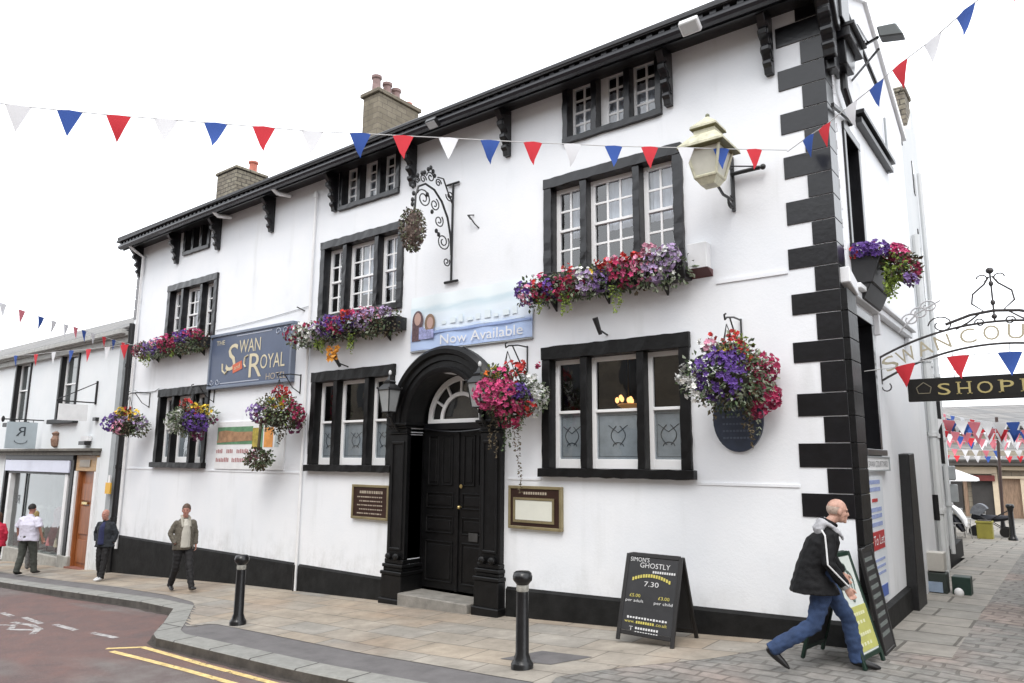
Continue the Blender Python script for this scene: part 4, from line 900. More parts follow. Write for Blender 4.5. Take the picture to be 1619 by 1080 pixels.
# ------------------------------------------------------------------ courtyard beyond the lane
cy = thing('courtyard_building', 'low stone courtyard building with grey slate roofs at the lane end', 'building', (-3, 38, -.2))
mb = MB(); mb.box(-10, 4, 38.0, 46, -1, 2.7); mb.box(-10, 4, 41, 46, 2, 3.55); mb.build('wall', mk_brick('courtyard_stone', (.36, .32, .25), (.30, .26, .2), (.2, .18, .15), .5, .22, coord='xz'), cy)
mb = MB(); mb.prism([(37.3, 2.2), (37.2, 2.3), (41.05, 3.1), (41.05, 2.9)], 'x', -10, 4); mb.prism([(40.7, 3.75), (40.6, 3.85), (44.5, 5.1), (47, 4), (47, 3.8), (44.5, 4.95)], 'x', -10, 4); mb.build('roof', SLATEL, cy)
mb = MB()
for x in (-5.4, -4.25, -3.15, -2.05): mb = MB(); mb.box(x, x + .85, 40.96, 41.02, 3.45, 3.66); mb.build('upper_window', ROOM, cy)
for q in ((-3.75, -2.95, 37.9, 38.02, -.3, 1.4), (-5.9, -4.1, 37.9, 38.02, .1, 1.4)): mb = MB(); mb.box(*q); mb.build('dark_opening', ROOM, cy)
mb = MB(); mb.box(-10, 4, 37.35, 37.5, 2.05, 2.2); mb.build('gutter', mk('brown_gutter', (.10, .09, .08), var=.2), cy)
mb = MB(); mb.box(-4.6, -2.75, 37.8, 37.95, 1.68, 1.98); mb.box(-2.6, 2, 37.7, 37.95, 1.85, 2.0); mb.box(-2.6, 2, 37.7, 37.95, 1.5, 1.6); mb.box(-2.95, -2.75, 37.8, 38, -.3, 1.7); mb.box(-1.95, -1.8, 37.75, 38, -.3, 1.55); mb.build('cream_frontage', mk('cream_paint', (.62, .52, .38), rough=.6, var=.1), cy)
mb = MB(); mb.box(-3.9, -2.85, 37.7, 37.8, 1.38, 1.62); mb.build('red_awning', mk('dark_red', (.16, .03, .025), rough=.6, var=.2), cy)
for q in ((-2.7, -1.95, 37.9, 37.99, -.3, 1.5), (-4.05, -3.9, 37.85, 37.95, -.3, 1.4)): mb = MB(); mb.box(*q); mb.build('brown_shutter', mk('brown_shutter', (.27, .18, .12), rough=.6, var=.4, stretch=(8, 1, 1)), cy)
mb = MB()
for x in (-5.3, -4.95, -4.7): mb.box(x, x + .2, 37.8, 37.88, .35, .75)
mb.build('notice', WHITEP, cy)
t = thing('cafe_parasol', 'white cafe parasol open in the courtyard behind the white wall', 'parasol', (-4.0, 30, -.1))
mb = MB(); mb.lathe([(1.35, 1.62), (1.33, 1.72), (.7, 1.98), (.05, 2.2), (.02, 2.2)], (-4.0, 30, -.1), 8, rot=.39); mb.build('canopy', WHITEP, t); mb = MB(); mb.tube([(-4.0, 30, -.1), (-4.0, 30, 2.2)], .03, 6); mb.build('pole', GREYM, t)
t = thing('lamp_post', 'tall thin brown post standing in the courtyard', 'post', (-2.02, 28, -.1))
mb = MB(); mb.tube([(-2.02, 28, -.1), (-1.9, 28, 3.6)], .045, 8); mb.build('pole', mk('brown_post', (.06, .035, .03), var=.2), t); mb = MB(); mb.lathe([(.1, 0), (.07, .3), (.05, .5)], (-2.02, 28, -.1), 8); mb.build('base', BLACKM, t)
t = thing('planter_box', 'square yellow green planter box in the courtyard beneath the pram hood', 'planter', (-2.3, 26.2, -.1))
mb = MB(); mb.box(-2.55, -2.15, 26.0, 26.4, -.1, .42); mb.box(-2.57, -2.13, 25.98, 26.42, .36, .42); mb.build('box', mk('olive_box', (.30, .27, .05), rough=.6, var=.2), t, bevel=.01)
mb = MB(); mb.box(-2.52, -2.18, 26.03, 26.37, .38, .44); mb.build('soil', mk('soil', (.05, .04, .03), var=.4), t)
# folded pram: hood, seat, handle, wheels
t = thing('pram', 'grey and black pram parked in the courtyard behind the planter', 'pram', (-2.3, 27.2, -.1))
mb = MB(); 
vs = []; n = 10
for i in range(n + 1):
    a = PI * .05 + PI * .75 * i / n; vs += [(-2.52 + .26 * math.cos(a) * -1, 27.2 - .25, .52 + .36 * math.sin(a)), (-2.52 - .26 * math.cos(a), 27.2 + .25, .52 + .36 * math.sin(a))]
mb.add(vs + [(-2.52, 26.95, .52), (-2.52, 27.45, .52)], [(2 * i, 2 * i + 2, 2 * i + 3, 2 * i + 1) for i in range(n)] + [(2 * i, 2 * i + 2, 22) for i in range(n)] + [(2 * i + 1, 2 * i + 3, 23) for i in range(n)])
mb.build('hood', mk('grey_cloth', (.16, .17, .19), rough=.8, var=.4, scale=12), t)
mb = MB(); mb.loft([((-2.75, 27.2, .5), .1, .2), ((-2.4, 27.2, .42), .12, .22), ((-1.95, 27.2, .46), .09, .2), ((-1.7, 27.2, .5), .05, .16)], lat=(0, 1, 0), n=12); mb.build('carrycot', mk('navy_cloth', (.02, .022, .03), rough=.8, var=.3), t, smooth=True)
mb = MB()
for y in (26.98, 27.42):
    mb.tube([(-2.7, y, .1), (-2.2, y, .45), (-1.7, y, .75)], .015, 6); mb.tube([(-1.9, y, .1), (-2.5, y, .5)], .015, 6)
mb.tube([(-1.7, 26.98, .75), (-1.7, 27.42, .75)], .018, 6); mb.build('chassis', BLACKM, t)
for x in (-2.7, -1.9):
    for y in (26.95, 27.45):
        mb = MB(); mb.lathe([(.13, -.02), (.15, -.02), (.15, .02), (.13, .02)], (x, y, .05), 14, axis=(0, 1, 0)); mb.build('wheel', BLACKM, t)
# metal cafe chairs
def chair(loc, rz, label):
    t = thing('cafe_chair', label, 'chair', (0, 0, 0), 'metal chairs in the courtyard')
    mb = MB(); mb.box(-.22, .22, -.22, .22, .43, .46); mb.build('seat', mk('alu', (.5, .5, .5), rough=.35, metal=.7, var=.1), t, bevel=.01)
    mb = MB(); mb.tube([(-.22, .2, .45), (-.22, .27, .85), (.22, .27, .85), (.22, .2, .45)], .014, 6)
    for z in (.58, .68, .78): mb.box(-.22, .22, .235, .25, z, z + .04)
    mb.build('backrest', MATS['alu'], t)
    for x in (-.2, .2):
        for y in (-.2, .2): mb = MB(); mb.tube([(x, y, .44), (x * 1.1, y * 1.15, 0)], .013, 6); mb.build('leg', MATS['alu'], t)
    t.location = loc; t.rotation_euler = (0, 0, rz); return t
chair((-2.95, 25.8, -.09), .5, 'silver metal chair with a white jacket over it by the wall end')
chair((-2.75, 28.0, -.1), -1.2, 'silver metal chair partly hidden behind the pram'); 
t = thing('white_jacket', 'white and navy jacket hung over the courtyard chair by the wall end', 'jacket', (-2.95, 25.7, .35))
mb = MB(); mb.loft([((-3.1, 25.75, .85), .05, .16), ((-2.95, 25.7, .7), .1, .2), ((-2.8, 25.65, .45), .09, .18), ((-2.76, 25.62, .25), .04, .14)], lat=(0, 1, 0), n=12); mb.build('jacket', WHITEP, t, smooth=True)
mb = MB(); mb.loft([((-3.1, 25.8, .55), .08, .18), ((-2.98, 25.74, .35), .12, .2), ((-2.85, 25.7, .12), .06, .16)], lat=(0, 1, 0), n=12); mb.build('lining', MATS['navy_cloth'], t, smooth=True)
# ------------------------------------------------------------------ signs on the front
def frame_box(mb, x0, x1, z0, z1, w_, y0, y1):
    mb.box(x0, x1, y0, y1, z0, z0 + w_); mb.box(x0, x1, y0, y1, z1 - w_, z1); mb.box(x0, x0 + w_, y0 + .001, y1, z0 + w_, z1 - w_); mb.box(x1 - w_, x1, y0 + .001, y1, z0 + w_, z1 - w_)
NAVY = mk('navy_sign', (.085, .11, .175), rough=.4, var=.12, scale=2)
t = thing('hotel_name_sign', 'large navy blue sign with gold lettering reading The Swan and Royal Hotel', 'sign', (-14.8, YF, 4.4))
x0, x1, z0, z1 = -16.45, -13.1, 3.73, 5.06; ys = YF - .10
mb = MB(); mb.box(x0 + .04, x1 - .04, ys, YF, z0 + .04, z1 - .04); mb.build('sign_board', NAVY, t)
mb = MB(); frame_box(mb, x0, x1, z0, z1, .07, ys - .03, YF - .001); mb.build('sign_frame', mk('slate_blue_frame', (.16, .19, .25), rough=.4, var=.1), t, bevel=.01)
LT = mk('pale_gold', (.62, .55, .38), rough=.5, var=.1)
mb = MB(); yt = ys - .002
mb.text('THE', (-15.98, yt, 4.78), .16, width=.36, ext=.004)
mb.text('S', (-15.52, yt, 4.14), .9, width=.48, ext=.005, shear=.2); mb.text('WAN', (-14.72, yt, 4.52), .44, width=.86, ext=.005)
mb.tube([(-15.6, ys - .006, 4.15), (-15.70, ys - .006, 4.07), (-15.82, ys - .006, 4.15), (-15.84, ys - .006, 4.32)], .02, 5)
mb.text('R', (-14.50, yt, 3.92), .80, width=.5, ext=.005); mb.text('OYAL', (-13.82, yt, 4.09), .46, width=.92, ext=.005)
mb.tube([(-14.78, ys - .006, 4.44), (-14.9, ys - .006, 4.40), (-14.93, ys - .006, 4.25), (-14.86, ys - .006, 4.17)], .02, 5)
mb.build('gold_lettering', LT, t)
mb = MB(); mb.text('HOTEL', (-13.66, yt, 3.83), .2, width=.75, ext=.004); mb.build('hotel_lettering', mk('dull_gold', (.42, .36, .28), var=.1), t)
mb = MB(); mb.obox((-15.2, ys - .004, 4.2), (V((1, 0, .22)), (0, 1, 0), V((-.22, 0, 1))), (.19, .004, .1)); mb.build('red_ribbon', mk('red_ribbon', (.6, .13, .06), rough=.5, var=.1), t)
mb = MB(); mb.text('and', (-15.2, ys - .008, 4.16), .14, xd=(1, 0, .22), width=.24); mb.build('and_lettering', LT, t)
mb = MB(); LN = ys - .004
for a, b_ in (((-15.3, 4.94), (-13.9, 4.94)), ((-15.9, 3.85), (-14.3, 3.85))): mb.bar((a[0], LN, a[1]), (b_[0], LN, b_[1]), .006, .022)
for cx, cz, sg in ((-13.5, 4.88, 1), (-16.12, 3.9, -1)):
    for q in (-.16, .1): mb.tube([(cx + q + .1 * math.cos(u) * (1 - u / 9), LN, cz + sg * .09 * math.sin(u) * (1 - u / 9)) for u in [i * .5 for i in range(14)]], .011, 4)
mb.build('scroll_ornament', mk('pale_blue_ink', (.4, .43, .5), var=0), t)

t = thing('blue_banner', 'pale blue and white banner over the door reading Now Available', 'banner', (-8.1, YF, 4.6))
x0, x1 = -9.55, -6.75
def mk_banner():
    m = bpy.data.materials.new('banner_print'); m.use_nodes = True; nt = m.node_tree; N = nt.nodes; L = nt.links; b = N['Principled BSDF']; b.inputs['Roughness'].default_value = .5
    tc = N.new('ShaderNodeTexCoord'); sp = N.new('ShaderNodeSeparateXYZ'); L.new(tc.outputs['Object'], sp.inputs[0])
    n = N.new('ShaderNodeTexNoise'); n.inputs['Scale'].default_value = 1.6; n.inputs['Detail'].default_value = 4; mp = N.new('ShaderNodeMapping'); mp.inputs['Scale'].default_value = (1, 1, 4); L.new(tc.outputs['Object'], mp.inputs[0]); L.new(mp.outputs[0], n.inputs[0])
    ad = N.new('ShaderNodeMath'); ad.operation = 'MULTIPLY_ADD'; L.new(n.outputs['Fac'], ad.inputs[0]); ad.inputs[1].default_value = .25; L.new(sp.outputs[2], ad.inputs[2])
    r = N.new('ShaderNodeMapRange'); r.inputs['From Min'].default_value = -.45; r.inputs['From Max'].default_value = .65; L.new(ad.outputs[0], r.inputs['Value'])
    cr = N.new('ShaderNodeValToRGB'); L.new(r.outputs[0], cr.inputs[0]); e = cr.color_ramp.elements
    e[0].position = 0; e[0].color = (.42, .53, .79, 1); e[1].position = 1; e[1].color = (.80, .86, .88, 1)
    for p, c in ((.12, (.46, .57, .80)), (.30, (.40, .52, .77)), (.40, (.70, .78, .88)), (.62, (.72, .80, .86)), (.72, (.58, .70, .76)), (.80, (.76, .83, .86))):
        q = e.new(p); q.color = (*c, 1)
    L.new(cr.outputs[0], b.inputs['Base Color']); return m
mb = MB(); n = 24; vs = []
for i in range(n + 1):
    x = x0 + (x1 - x0) * i / n
    for z in (4.08, 4.35, 4.6, 4.85, 5.08): vs.append((x, YF - .035 - .012 * math.sin(i * .9 + z * 3), z))
mb.add(vs, [(i * 5 + j, (i + 1) * 5 + j, (i + 1) * 5 + j + 1, i * 5 + j + 1) for i in range(n) for j in range(4)]); mb.build('banner_sheet', mk_banner(), t, smooth=True)
mb = MB(); mb.text('Now Available', (-7.86, YF - .052, 4.14), .25, width=1.85, ext=.006); mb.build('white_lettering', INKW, t)
mb = MB()
for k in range(9): mb.box(-8.75 + k * .2, -8.65 + k * .2 + .03 * (k % 2), YF - .056, YF - .05, 4.5, 4.56 + .04 * ((k * 7) % 3))
mb.box(-8.9, -6.9, YF - .054, YF - .05, 4.415, 4.425); mb.build('faded_lettering', mk('faded_ink', (.70, .78, .82), var=0), t)
mb = MB(); mb.box(-9.0, -6.77, YF - .056, YF - .05, 4.36, 4.395); mb.build('blue_rule', mk('blue_rule', (.30, .40, .66), var=.1), t)
mb = MB(); mb.bar((x0, YF - .03, 4.06), (x1, YF - .03, 4.06), .03, .02); mb.build('lower_batten', GREYM, t)
sk1 = mk('print_skin', (.50, .33, .28), var=.1); hr1 = mk('print_hair', (.13, .08, .09), var=.5, scale=20); hr2 = mk('print_hair_fair', (.25, .16, .10), var=.2); pr = mk('print_lilac', (.34, .36, .60), var=.6, scale=14)
mb = MB(); yy = YF - .055
def disc(mb, cx, cz, rx, rz, y, m): mb.add([(cx + rx * math.cos(a), y, cz + rz * math.sin(a)) for a in [i * PI / 8 for i in range(16)]], [tuple(range(16))], m)
disc(mb, -9.36, 4.63, .14, .19, yy, 1); mb.box(-9.5, -9.28, yy - .001, yy + .002, 4.25, 4.6, 1); disc(mb, -9.36, 4.66, .085, .12, yy - .004, 0); mb.box(-9.32, -9.2, yy - .003, yy, 4.27, 4.5, 3)
disc(mb, -9.05, 4.56, .13, .17, yy - .002, 2); disc(mb, -9.04, 4.56, .08, .11, yy - .006, 0); mb.box(-9.2, -8.95, yy - .004, yy - .001, 4.27, 4.44, 3); mb.build('printed_portraits', [sk1, hr1, hr2, pr], t)

t = thing('offer_poster', 'white poster with green and orange pictures below the navy sign', 'poster', (-14.7, YF, 2.4))
mb = MB(); mb.box(-16.0, -13.3, YF - .03, YF, 1.86, 2.94); mb.build('poster_sheet', WHITEP, t)
mb = MB(); yy = YF - .035
mb.box(-15.95, -14.5, yy, yy + .003, 2.42, 2.82, 0); mb.prism([(-15.95, 2.50), (-15.5, 2.62), (-14.9, 2.60), (-14.5, 2.66), (-14.5, 2.5), (-15.95, 2.46)], 'y', yy - .004, yy, 1); mb.prism([(-15.9, 2.72), (-15.6, 2.74), (-15.1, 2.70), (-14.5, 2.70), (-14.5, 2.54), (-15.9, 2.52)], 'y', yy - .003, yy, 1)
mb.box(-14.5, -14.28, yy - .001, yy + .003, 2.32, 2.78, 2); mb.box(-14.05, -13.72, yy - .001, yy + .003, 2.35, 2.78, 3); mb.box(-14.22, -14.1, yy - .001, yy + .003, 2.3, 2.85, 0); mb.box(-13.65, -13.5, yy, yy + .003, 2.35, 2.7, 4)
mb.build('printed_pictures', [mk('print_green', (.12, .26, .14), var=.4, scale=6), mk('print_brown', (.38, .22, .12), var=.4, scale=8), mk('print_ochre', (.42, .33, .06), var=.5, scale=12), mk('print_orange', (.75, .32, .08), var=.25, scale=6), mk('print_grey', (.5, .55, .55), var=.2)], t)
mb = MB()
for (za, segs) in ((2.22, ((-15.95, -15.62), (-15.52, -15.2), (-15.1, -14.6))), (2.02, ((-15.95, -15.4), (-15.28, -14.55)))):
    for a, b_ in segs:
        x = a
        while x < b_ - .05: mb.box(x, x + .045, yy, yy + .003, za, za + .07 + .03 * rnd.random()); x += .07
mb.build('red_lettering', mk('faded_red_ink', (.42, .2, .2), var=0), t)

def plaque(name, label, cat, x0, x1, z0, z1, menu):
    t = thing(name, label, cat, ((x0 + x1) / 2, YF, z0))
    mb = MB(); frame_box(mb, x0, x1, z0, z1, .045, YF - .07, YF); mb.build('brass_frame', mk('aged_brass', (.30, .25, .14), rough=.4, var=.3, metal=.4), t, bevel=.006)
    mb = MB(); mb.box(x0 + .045, x1 - .045, YF - .05, YF, z0 + .045, z1 - .045); mb.build('dark_panel', mk('oxblood_panel', (.035, .016, .012), rough=.3, var=.2), t)
    if menu:
        mb = MB(); frame_box(mb, x0 + .1, x1 - .14, z0 + .1, z1 - .18, .035, YF - .065, YF - .05); mb.build('inner_frame', MATS['aged_brass'], t)
        mb = MB(); mb.box(x0 + .14, x1 - .18, YF - .056, YF - .051, z0 + .14, z1 - .22); mb.build('menu_paper', mk('menu_paper', (.68, .68, .6), var=.05), t)
        mb = MB(); x = x0 + .3
        while x < x1 - .3: mb.box(x, x + .03, YF - .054, YF - .049, z1 - .13, z1 - .09); x += .045
        mb.build('gilt_lettering', MATS['dull_gold'], t)
    else:
        mb = MB()
        for r_ in range(6):
            h = .05 if r_ == 0 else .022; zz = z1 - .16 - r_ * .075; x = x0 + .16 + (.0 if r_ % 2 else .06)
            while x < x1 - .18: mb.box(x, x + .02 + .02 * rnd.random(), YF - .054, YF - .049, zz, zz + h); x += .05
        mb.build('gilt_lettering', MATS['dull_gold'], t)
plaque('brass_plaque', 'dark brown plaque with faint gilt text left of the black door', 'plaque', -11.0, -9.98, 1.0, 1.63, False)
plaque('menu_case', 'brass framed menu case with white paper right of the black door', 'menu case', -7.2, -6.18, 1.05, 1.71, True)
t = thing('oval_plaque', 'dark blue oval plaque under the hanging basket nearest the corner', 'plaque', (-3.43, YF, 2.65))
mb = MB(); mb.add([(-3.43 + .33 * math.cos(a), y, 2.65 + .42 * math.sin(a)) for y in (YF - .05, YF) for a in [i * PI / 18 for i in range(36)]], [tuple(range(36))] + [(i, i + 36, (i + 1) % 36 + 36, (i + 1) % 36) for i in range(36)]); mb.build('oval_board', mk('ink_blue', (.03, .04, .065), rough=.4, var=.3), t)
mb = MB()
for r_ in range(6):
    zz = 2.85 - r_ * .09; hw = .2; x = -3.43 - hw
    while x < -3.43 + hw: mb.box(x, x + .03, YF - .054, YF - .049, zz, zz + .025); x += .045
mb.build('raised_lettering', mk('dark_raised', (.07, .085, .12), var=0), t)

# fixtures
t = thing('alarm_box', 'white alarm box with dark red base at the right end of the big flower box', 'alarm box', (-3.85, YF, 4.85))
mb = MB(); mb.box(-4.0, -3.72, YF - .16, YF, 4.72, 5.09); mb.build('housing', WHITEP, t, bevel=.01); mb = MB(); mb.add([(-4.02, YF - .18, 4.72), (-3.70, YF - .18, 4.72), (-3.70, YF, 4.62), (-4.02, YF, 4.62), (-4.02, YF, 4.72), (-3.7, YF, 4.72)], [(0, 1, 2, 3), (0, 3, 4), (1, 5, 2)]); mb.build('red_base', mk('dark_red_plastic', (.09, .02, .02), rough=.4), t)
def spot(x, z, label, head=BLACKM, lean=-.16, orange=False):
    t = thing('wall_spotlight', label, 'spotlight', (x, YF, z))
    mb = MB(); mb.tube([(x, YF, z), (x, YF - .2, z + .04)], .014, 6); mb.build('arm', BLACKM, t)
    mb = MB(); mb.tube([(x, YF - .2, z - .02), (x + lean * .2, YF - .3, z + .22)], [.03, .045], 10); mb.build('lamp_tube', BLACKM, t)
    if orange:
        mb = MB()
        for k in range(40):
            p = V((x - .1 + rnd.uniform(-.09, .13), YF - .32 + rnd.uniform(-.08, .05), z + .24 + rnd.uniform(-.14, .14))); n_ = V((rnd.gauss(0, 1), rnd.gauss(-1, 1), rnd.gauss(0, 1))).normalized(); a = n_.orthogonal(); b_ = n_.cross(a); r_ = rnd.uniform(.03, .055)
            mb.add([p] + [p + (a * math.cos(i * PI / 4) + b_ * math.sin(i * PI / 4)) * r_ * (1 if i % 2 else .55) + n_ * .012 for i in range(8)], [(0, 1 + i, 1 + (i + 1) % 8) for i in range(8)])
        mb.build('orange_flowers', mk('orange_petal', (.75, .35, .05), var=.4, scale=20), t)
    return t
spot(-5.38, 3.97, 'black tube spotlight on the white wall above the ground floor window right of the door')
spot(-11.35, 3.93, 'black wall spotlight tangled with orange flowers beneath the middle flower box', orange=True, lean=-.5)
t = thing('wall_hook', 'small bent black iron hook on the white wall right of the scrolled bracket', 'hook', (-8.05, YF, 6.2))
mb = MB(); mb.tube([(-8.08, YF, 6.42), (-8.1, YF - .14, 6.38), (-8.05, YF - .12, 6.3)], .012, 6); mb.tube([(-8.09, YF - .12, 6.38), (-8.0, YF - .06, 6.22), (-7.95, YF, 6.15)], .012, 6); mb.build('hook', BLACKM, t)
t = thing('wall_hook', 'small black iron hook on the white wall left of the middle flower box', 'hook', (-12.9, YF, 5.3))
mb = MB(); mb.tube([(-12.88, YF, 5.26), (-12.98, YF - .14, 5.34)], .014, 6); mb.build('hook', BLACKM, t)
# floodlights under the eaves
def flood(x, label, m, tilt=.5, s=.8):
    t = thing('eaves_floodlight', label, 'floodlight', (x, 8.7, 8.0), 'floodlights under the eaves')
    c = V((x, 8.58, 7.98 + zo(x))); f = V((0, -.55, -.85)).normalized(); r_ = V((1, 0, 0)); u_ = f.cross(r_)
    mb = MB(); mb.obox(c, (r_, u_, f), (.15 * s, .11 * s, .045)); mb.build('housing', m, t, bevel=.01)
    mb = MB(); mb.obox(c + f * .048, (r_, u_, f), (.125 * s, .085 * s, .004)); mb.build('lens', mk('lamp_lens', (.55, .57, .58), rough=.2, var=.1), t)
    mb = MB(); mb.tube([c - f * .04, (x, 8.82, 8.05 + zo(x))], .02, 6); mb.build('arm', BLACKM, t)
flood(-3.62, 'white floodlight under the eaves nearest the hotel corner', WHITEP, s=.9)
flood(-8.5, 'black floodlight under the eaves left of the top right attic window', BLACKM)
# floodlight on long arms over the lane
t = thing('lane_floodlight', 'grey floodlight held out over the lane on two thin arms', 'floodlight', (XR, 11.4, 8.8))
hd = V((-1.05, 9.6, 7.65)); a1, a2, a3 = V((XR, 10.6, 7.95)), V((XR, 10.7, 7.5)), V((XR, 11.4, 8.9))
hd = V((-1.40, 9.75, 7.63))
mb = MB(); mb.tube([(XR, 10.7, 8.03), hd + V((-.15, .1, .05))], .022, 6); mb.tube([(XR, 10.9, 7.72), hd + V((-.15, .1, -.12))], .018, 6); mb.tube([(XR, 11.6, 9.0), hd + V((-.3, .25, .12))], .014, 6); mb.build('arm', BLACKM, t)
mb = MB(); mb.add([hd + V(q) * .8 for q in ((-.16, -.1, .14), (.12, -.1, .1), (.22, -.1, -.14), (-.13, -.1, -.06), (-.16, .14, .14), (.12, .14, .1), (.22, .14, -.14), (-.13, .14, -.06))], [(0, 1, 2, 3), (7, 6, 5, 4), (0, 4, 5, 1), (1, 5, 6, 2), (3, 2, 6, 7), (0, 3, 7, 4)]); mb.build('housing', mk('grey_lamp_housing', (.09, .1, .1), rough=.4, var=.2), t, bevel=.015)

# black lanterns either side of the door
def lantern(x, label):
    t = thing('door_lantern', label, 'lantern', (0, 0, 0), 'black lanterns beside the door')
    mb = MB(); mb.tube([(0, .36, -.35), (0, .25, -.32), (0, .1, -.18), (0, 0, .0)], .016, 6); mb.tube([(0, .36, -.1), (0, .2, -.2), (0, .05, -.15), (0, .12, -.28), (0, .2, -.24)], .012, 6); mb.tube([(0, .36, -.5), (0, .36, .1)], .02, 6)
    mb.ball((0, 0, -.04), .035); mb.build('bracket', BLACKM, t)
    mb = MB()
    for i in range(4):
        a = PI / 4 + i * PI / 2; mb.tube([(.125 * math.cos(a), .125 * math.sin(a), .02), (.20 * math.cos(a), .20 * math.sin(a), .42)], .011, 5)
        b_ = a + PI / 2
        mb.tube([(.125 * math.cos(a), .125 * math.sin(a), .02), (.125 * math.cos(b_), .125 * math.sin(b_), .02)], .012, 5); mb.tube([(.205 * math.cos(a), .205 * math.sin(a), .42), (.205 * math.cos(b_), .205 * math.sin(b_), .42)], .016, 5)
        mb.ball((.22 * math.cos(a), .22 * math.sin(a), .45), .02, 6, 4)
    mb.lathe([(.22, .43), (.12, .52), (.1, .53), (.11, .57), (.06, .6), (.03, .66), (.02, .7)], (0, 0, 0), 4, rot=PI / 4); mb.build('cage', BLACKM, t)
    mb = MB(); mb.ball((0, 0, .73), (.028, .028, .05), 8, 6); mb.build('finial', mk('pale_finial', (.6, .6, .6), var=0), t)
    mb = MB(); mb.lathe([(.118, .03), (.195, .41)], (0, 0, 0), 4, rot=PI / 4); mb.build('glass_pane', mk('hazy_lantern_glass', (.33, .34, .34), rough=.3, var=.15), t)
    t.location = (x, 8.89, 2.93); return t
lantern(-9.72, 'black iron lantern with grey glass on the left door pilaster')
lantern(-7.58, 'black iron lantern mostly hidden behind the flower basket right of the door')
# big cream lantern near the corner
CRM = mk('cream_lantern_paint', (.60, .58, .43), rough=.5, var=.35, scale=9)
t = thing('cream_lantern', 'large cream and gold lantern on a black bracket high near the hotel corner', 'lantern', (-3.38, 8.5, 5.9))
L0 = V((-3.40, 8.52, 0))
mb = MB(); lz = 5.62
for i in range(4):
    a = PI / 4 + i * PI / 2; b_ = a + PI / 2
    p0, p1 = (L0.x + .2 * math.cos(a), L0.y + .2 * math.sin(a), lz + .1), (L0.x + .32 * math.cos(a), L0.y + .32 * math.sin(a), lz + .48)
    q0, q1 = (L0.x + .2 * math.cos(b_), L0.y + .2 * math.sin(b_), lz + .1), (L0.x + .32 * math.cos(b_), L0.y + .32 * math.sin(b_), lz + .48)
    mb.tube([p0, p1], .02, 6); mb.tube([p0, q0], .022, 6); mb.tube([p1, q1], .022, 6)
mb.lathe([(.05, -.0), (.13, .0), (.2, .08), (.2, .11)], (L0.x, L0.y, lz), 4, rot=PI / 4)
mb.lathe([(.43, .47), (.43, .51), (.40, .53), (.24, .66), (.2, .68), (.2, .74), (.25, .76), (.25, .79), (.12, .88), (.05, .93), (.03, .95)], (L0.x, L0.y, lz), 4, rot=PI / 4)
mb.build('lantern_frame', CRM, t)
mb = MB(); mb.lathe([(.39, .455), (.435, .468), (.435, .478), (.39, .48)], (L0.x, L0.y, lz), 4, rot=PI / 4); mb.lathe([(.2, .735), (.255, .752), (.255, .762), (.2, .765)], (L0.x, L0.y, lz), 4, rot=PI / 4); mb.build('dark_rim', mk('olive_rim', (.10, .09, .03), rough=.5, var=.3), t)
mb = MB(); mb.lathe([(.19, .11), (.305, .47)], (L0.x, L0.y, lz), 4, rot=PI / 4); mb.build('milky_glass', mk('milky_glass', (.62, .61, .53), rough=.3, var=.12, scale=3), t)
mb = MB(); mb.text('Ale', (L0.x, L0.y - .21, lz + .33), .001); mb.ball((L0.x, L0.y, lz + .97), .03, 8, 6); mb.build('finial', mk('olive_finial', (.18, .19, .12), var=.2), t)
mb = MB(); xw = -3.36
mb.tube([(xw, YF - .03, 5.47), (xw, YF - .03, 6.25)], .03, 8); mb.tube([(xw, YF - .02, 6.1), (xw, 8.9, 5.98), (xw, 8.62, 5.72)], .022, 8)
mb.tube([(xw, YF - .05, 5.5)] + [(xw, YF - .14 - .09 * math.cos(a), 5.58 + .09 * math.sin(a)) for a in [-i * .5 for i in range(0, 10)]], .014, 6)
mb.tube([(xw, YF - .08, 5.62), (xw, 8.85, 5.6), (xw, 8.6, 5.7)], .02, 6)
mb.tube([(xw, YF - .09, 5.98), (xw + .40, YF - .09, 5.98)], .03, 8); mb.ball((xw + .44, YF - .09, 5.98), .04, 8, 6); mb.tube([(xw, YF - .09, 6.1), (xw + .38, YF - .09, 6.0)], .01, 5); mb.build('iron_bracket', BLACKM, t, smooth=True)

# scrolled iron bracket with a dried-up basket hanging from its nose
t = thing('scroll_bracket', 'tall scrolled black wrought iron sign bracket on the white wall above the door', 'bracket', (-8.56, YF, 6.2))
X = -8.56; mb = MB()
mb.tube([(X, YF - .04, 5.27), (X, YF - .04, 7.10)], .022, 8); mb.tube([(X - .16, YF - .04, 5.26), (X + .16, YF - .04, 5.26)], .025, 6); mb.tube([(X - .15, YF - .04, 7.11), (X + .15, YF - .04, 7.11)], .022, 6); mb.build('wall_bar', BLACKM, t)
mb = MB(); SP_ = lambda cy, cz, r0, turns, a0, sg=1, r_=.012: mb.tube([(X, cy + (r0 * (1 - i / (turns * 14) * .82)) * math.cos(a0 + sg * i * 2 * PI / 14), cz + (r0 * (1 - i / (turns * 14) * .82)) * math.sin(a0 + sg * i * 2 * PI / 14)) for i in range(int(turns * 14))], r_, 5)
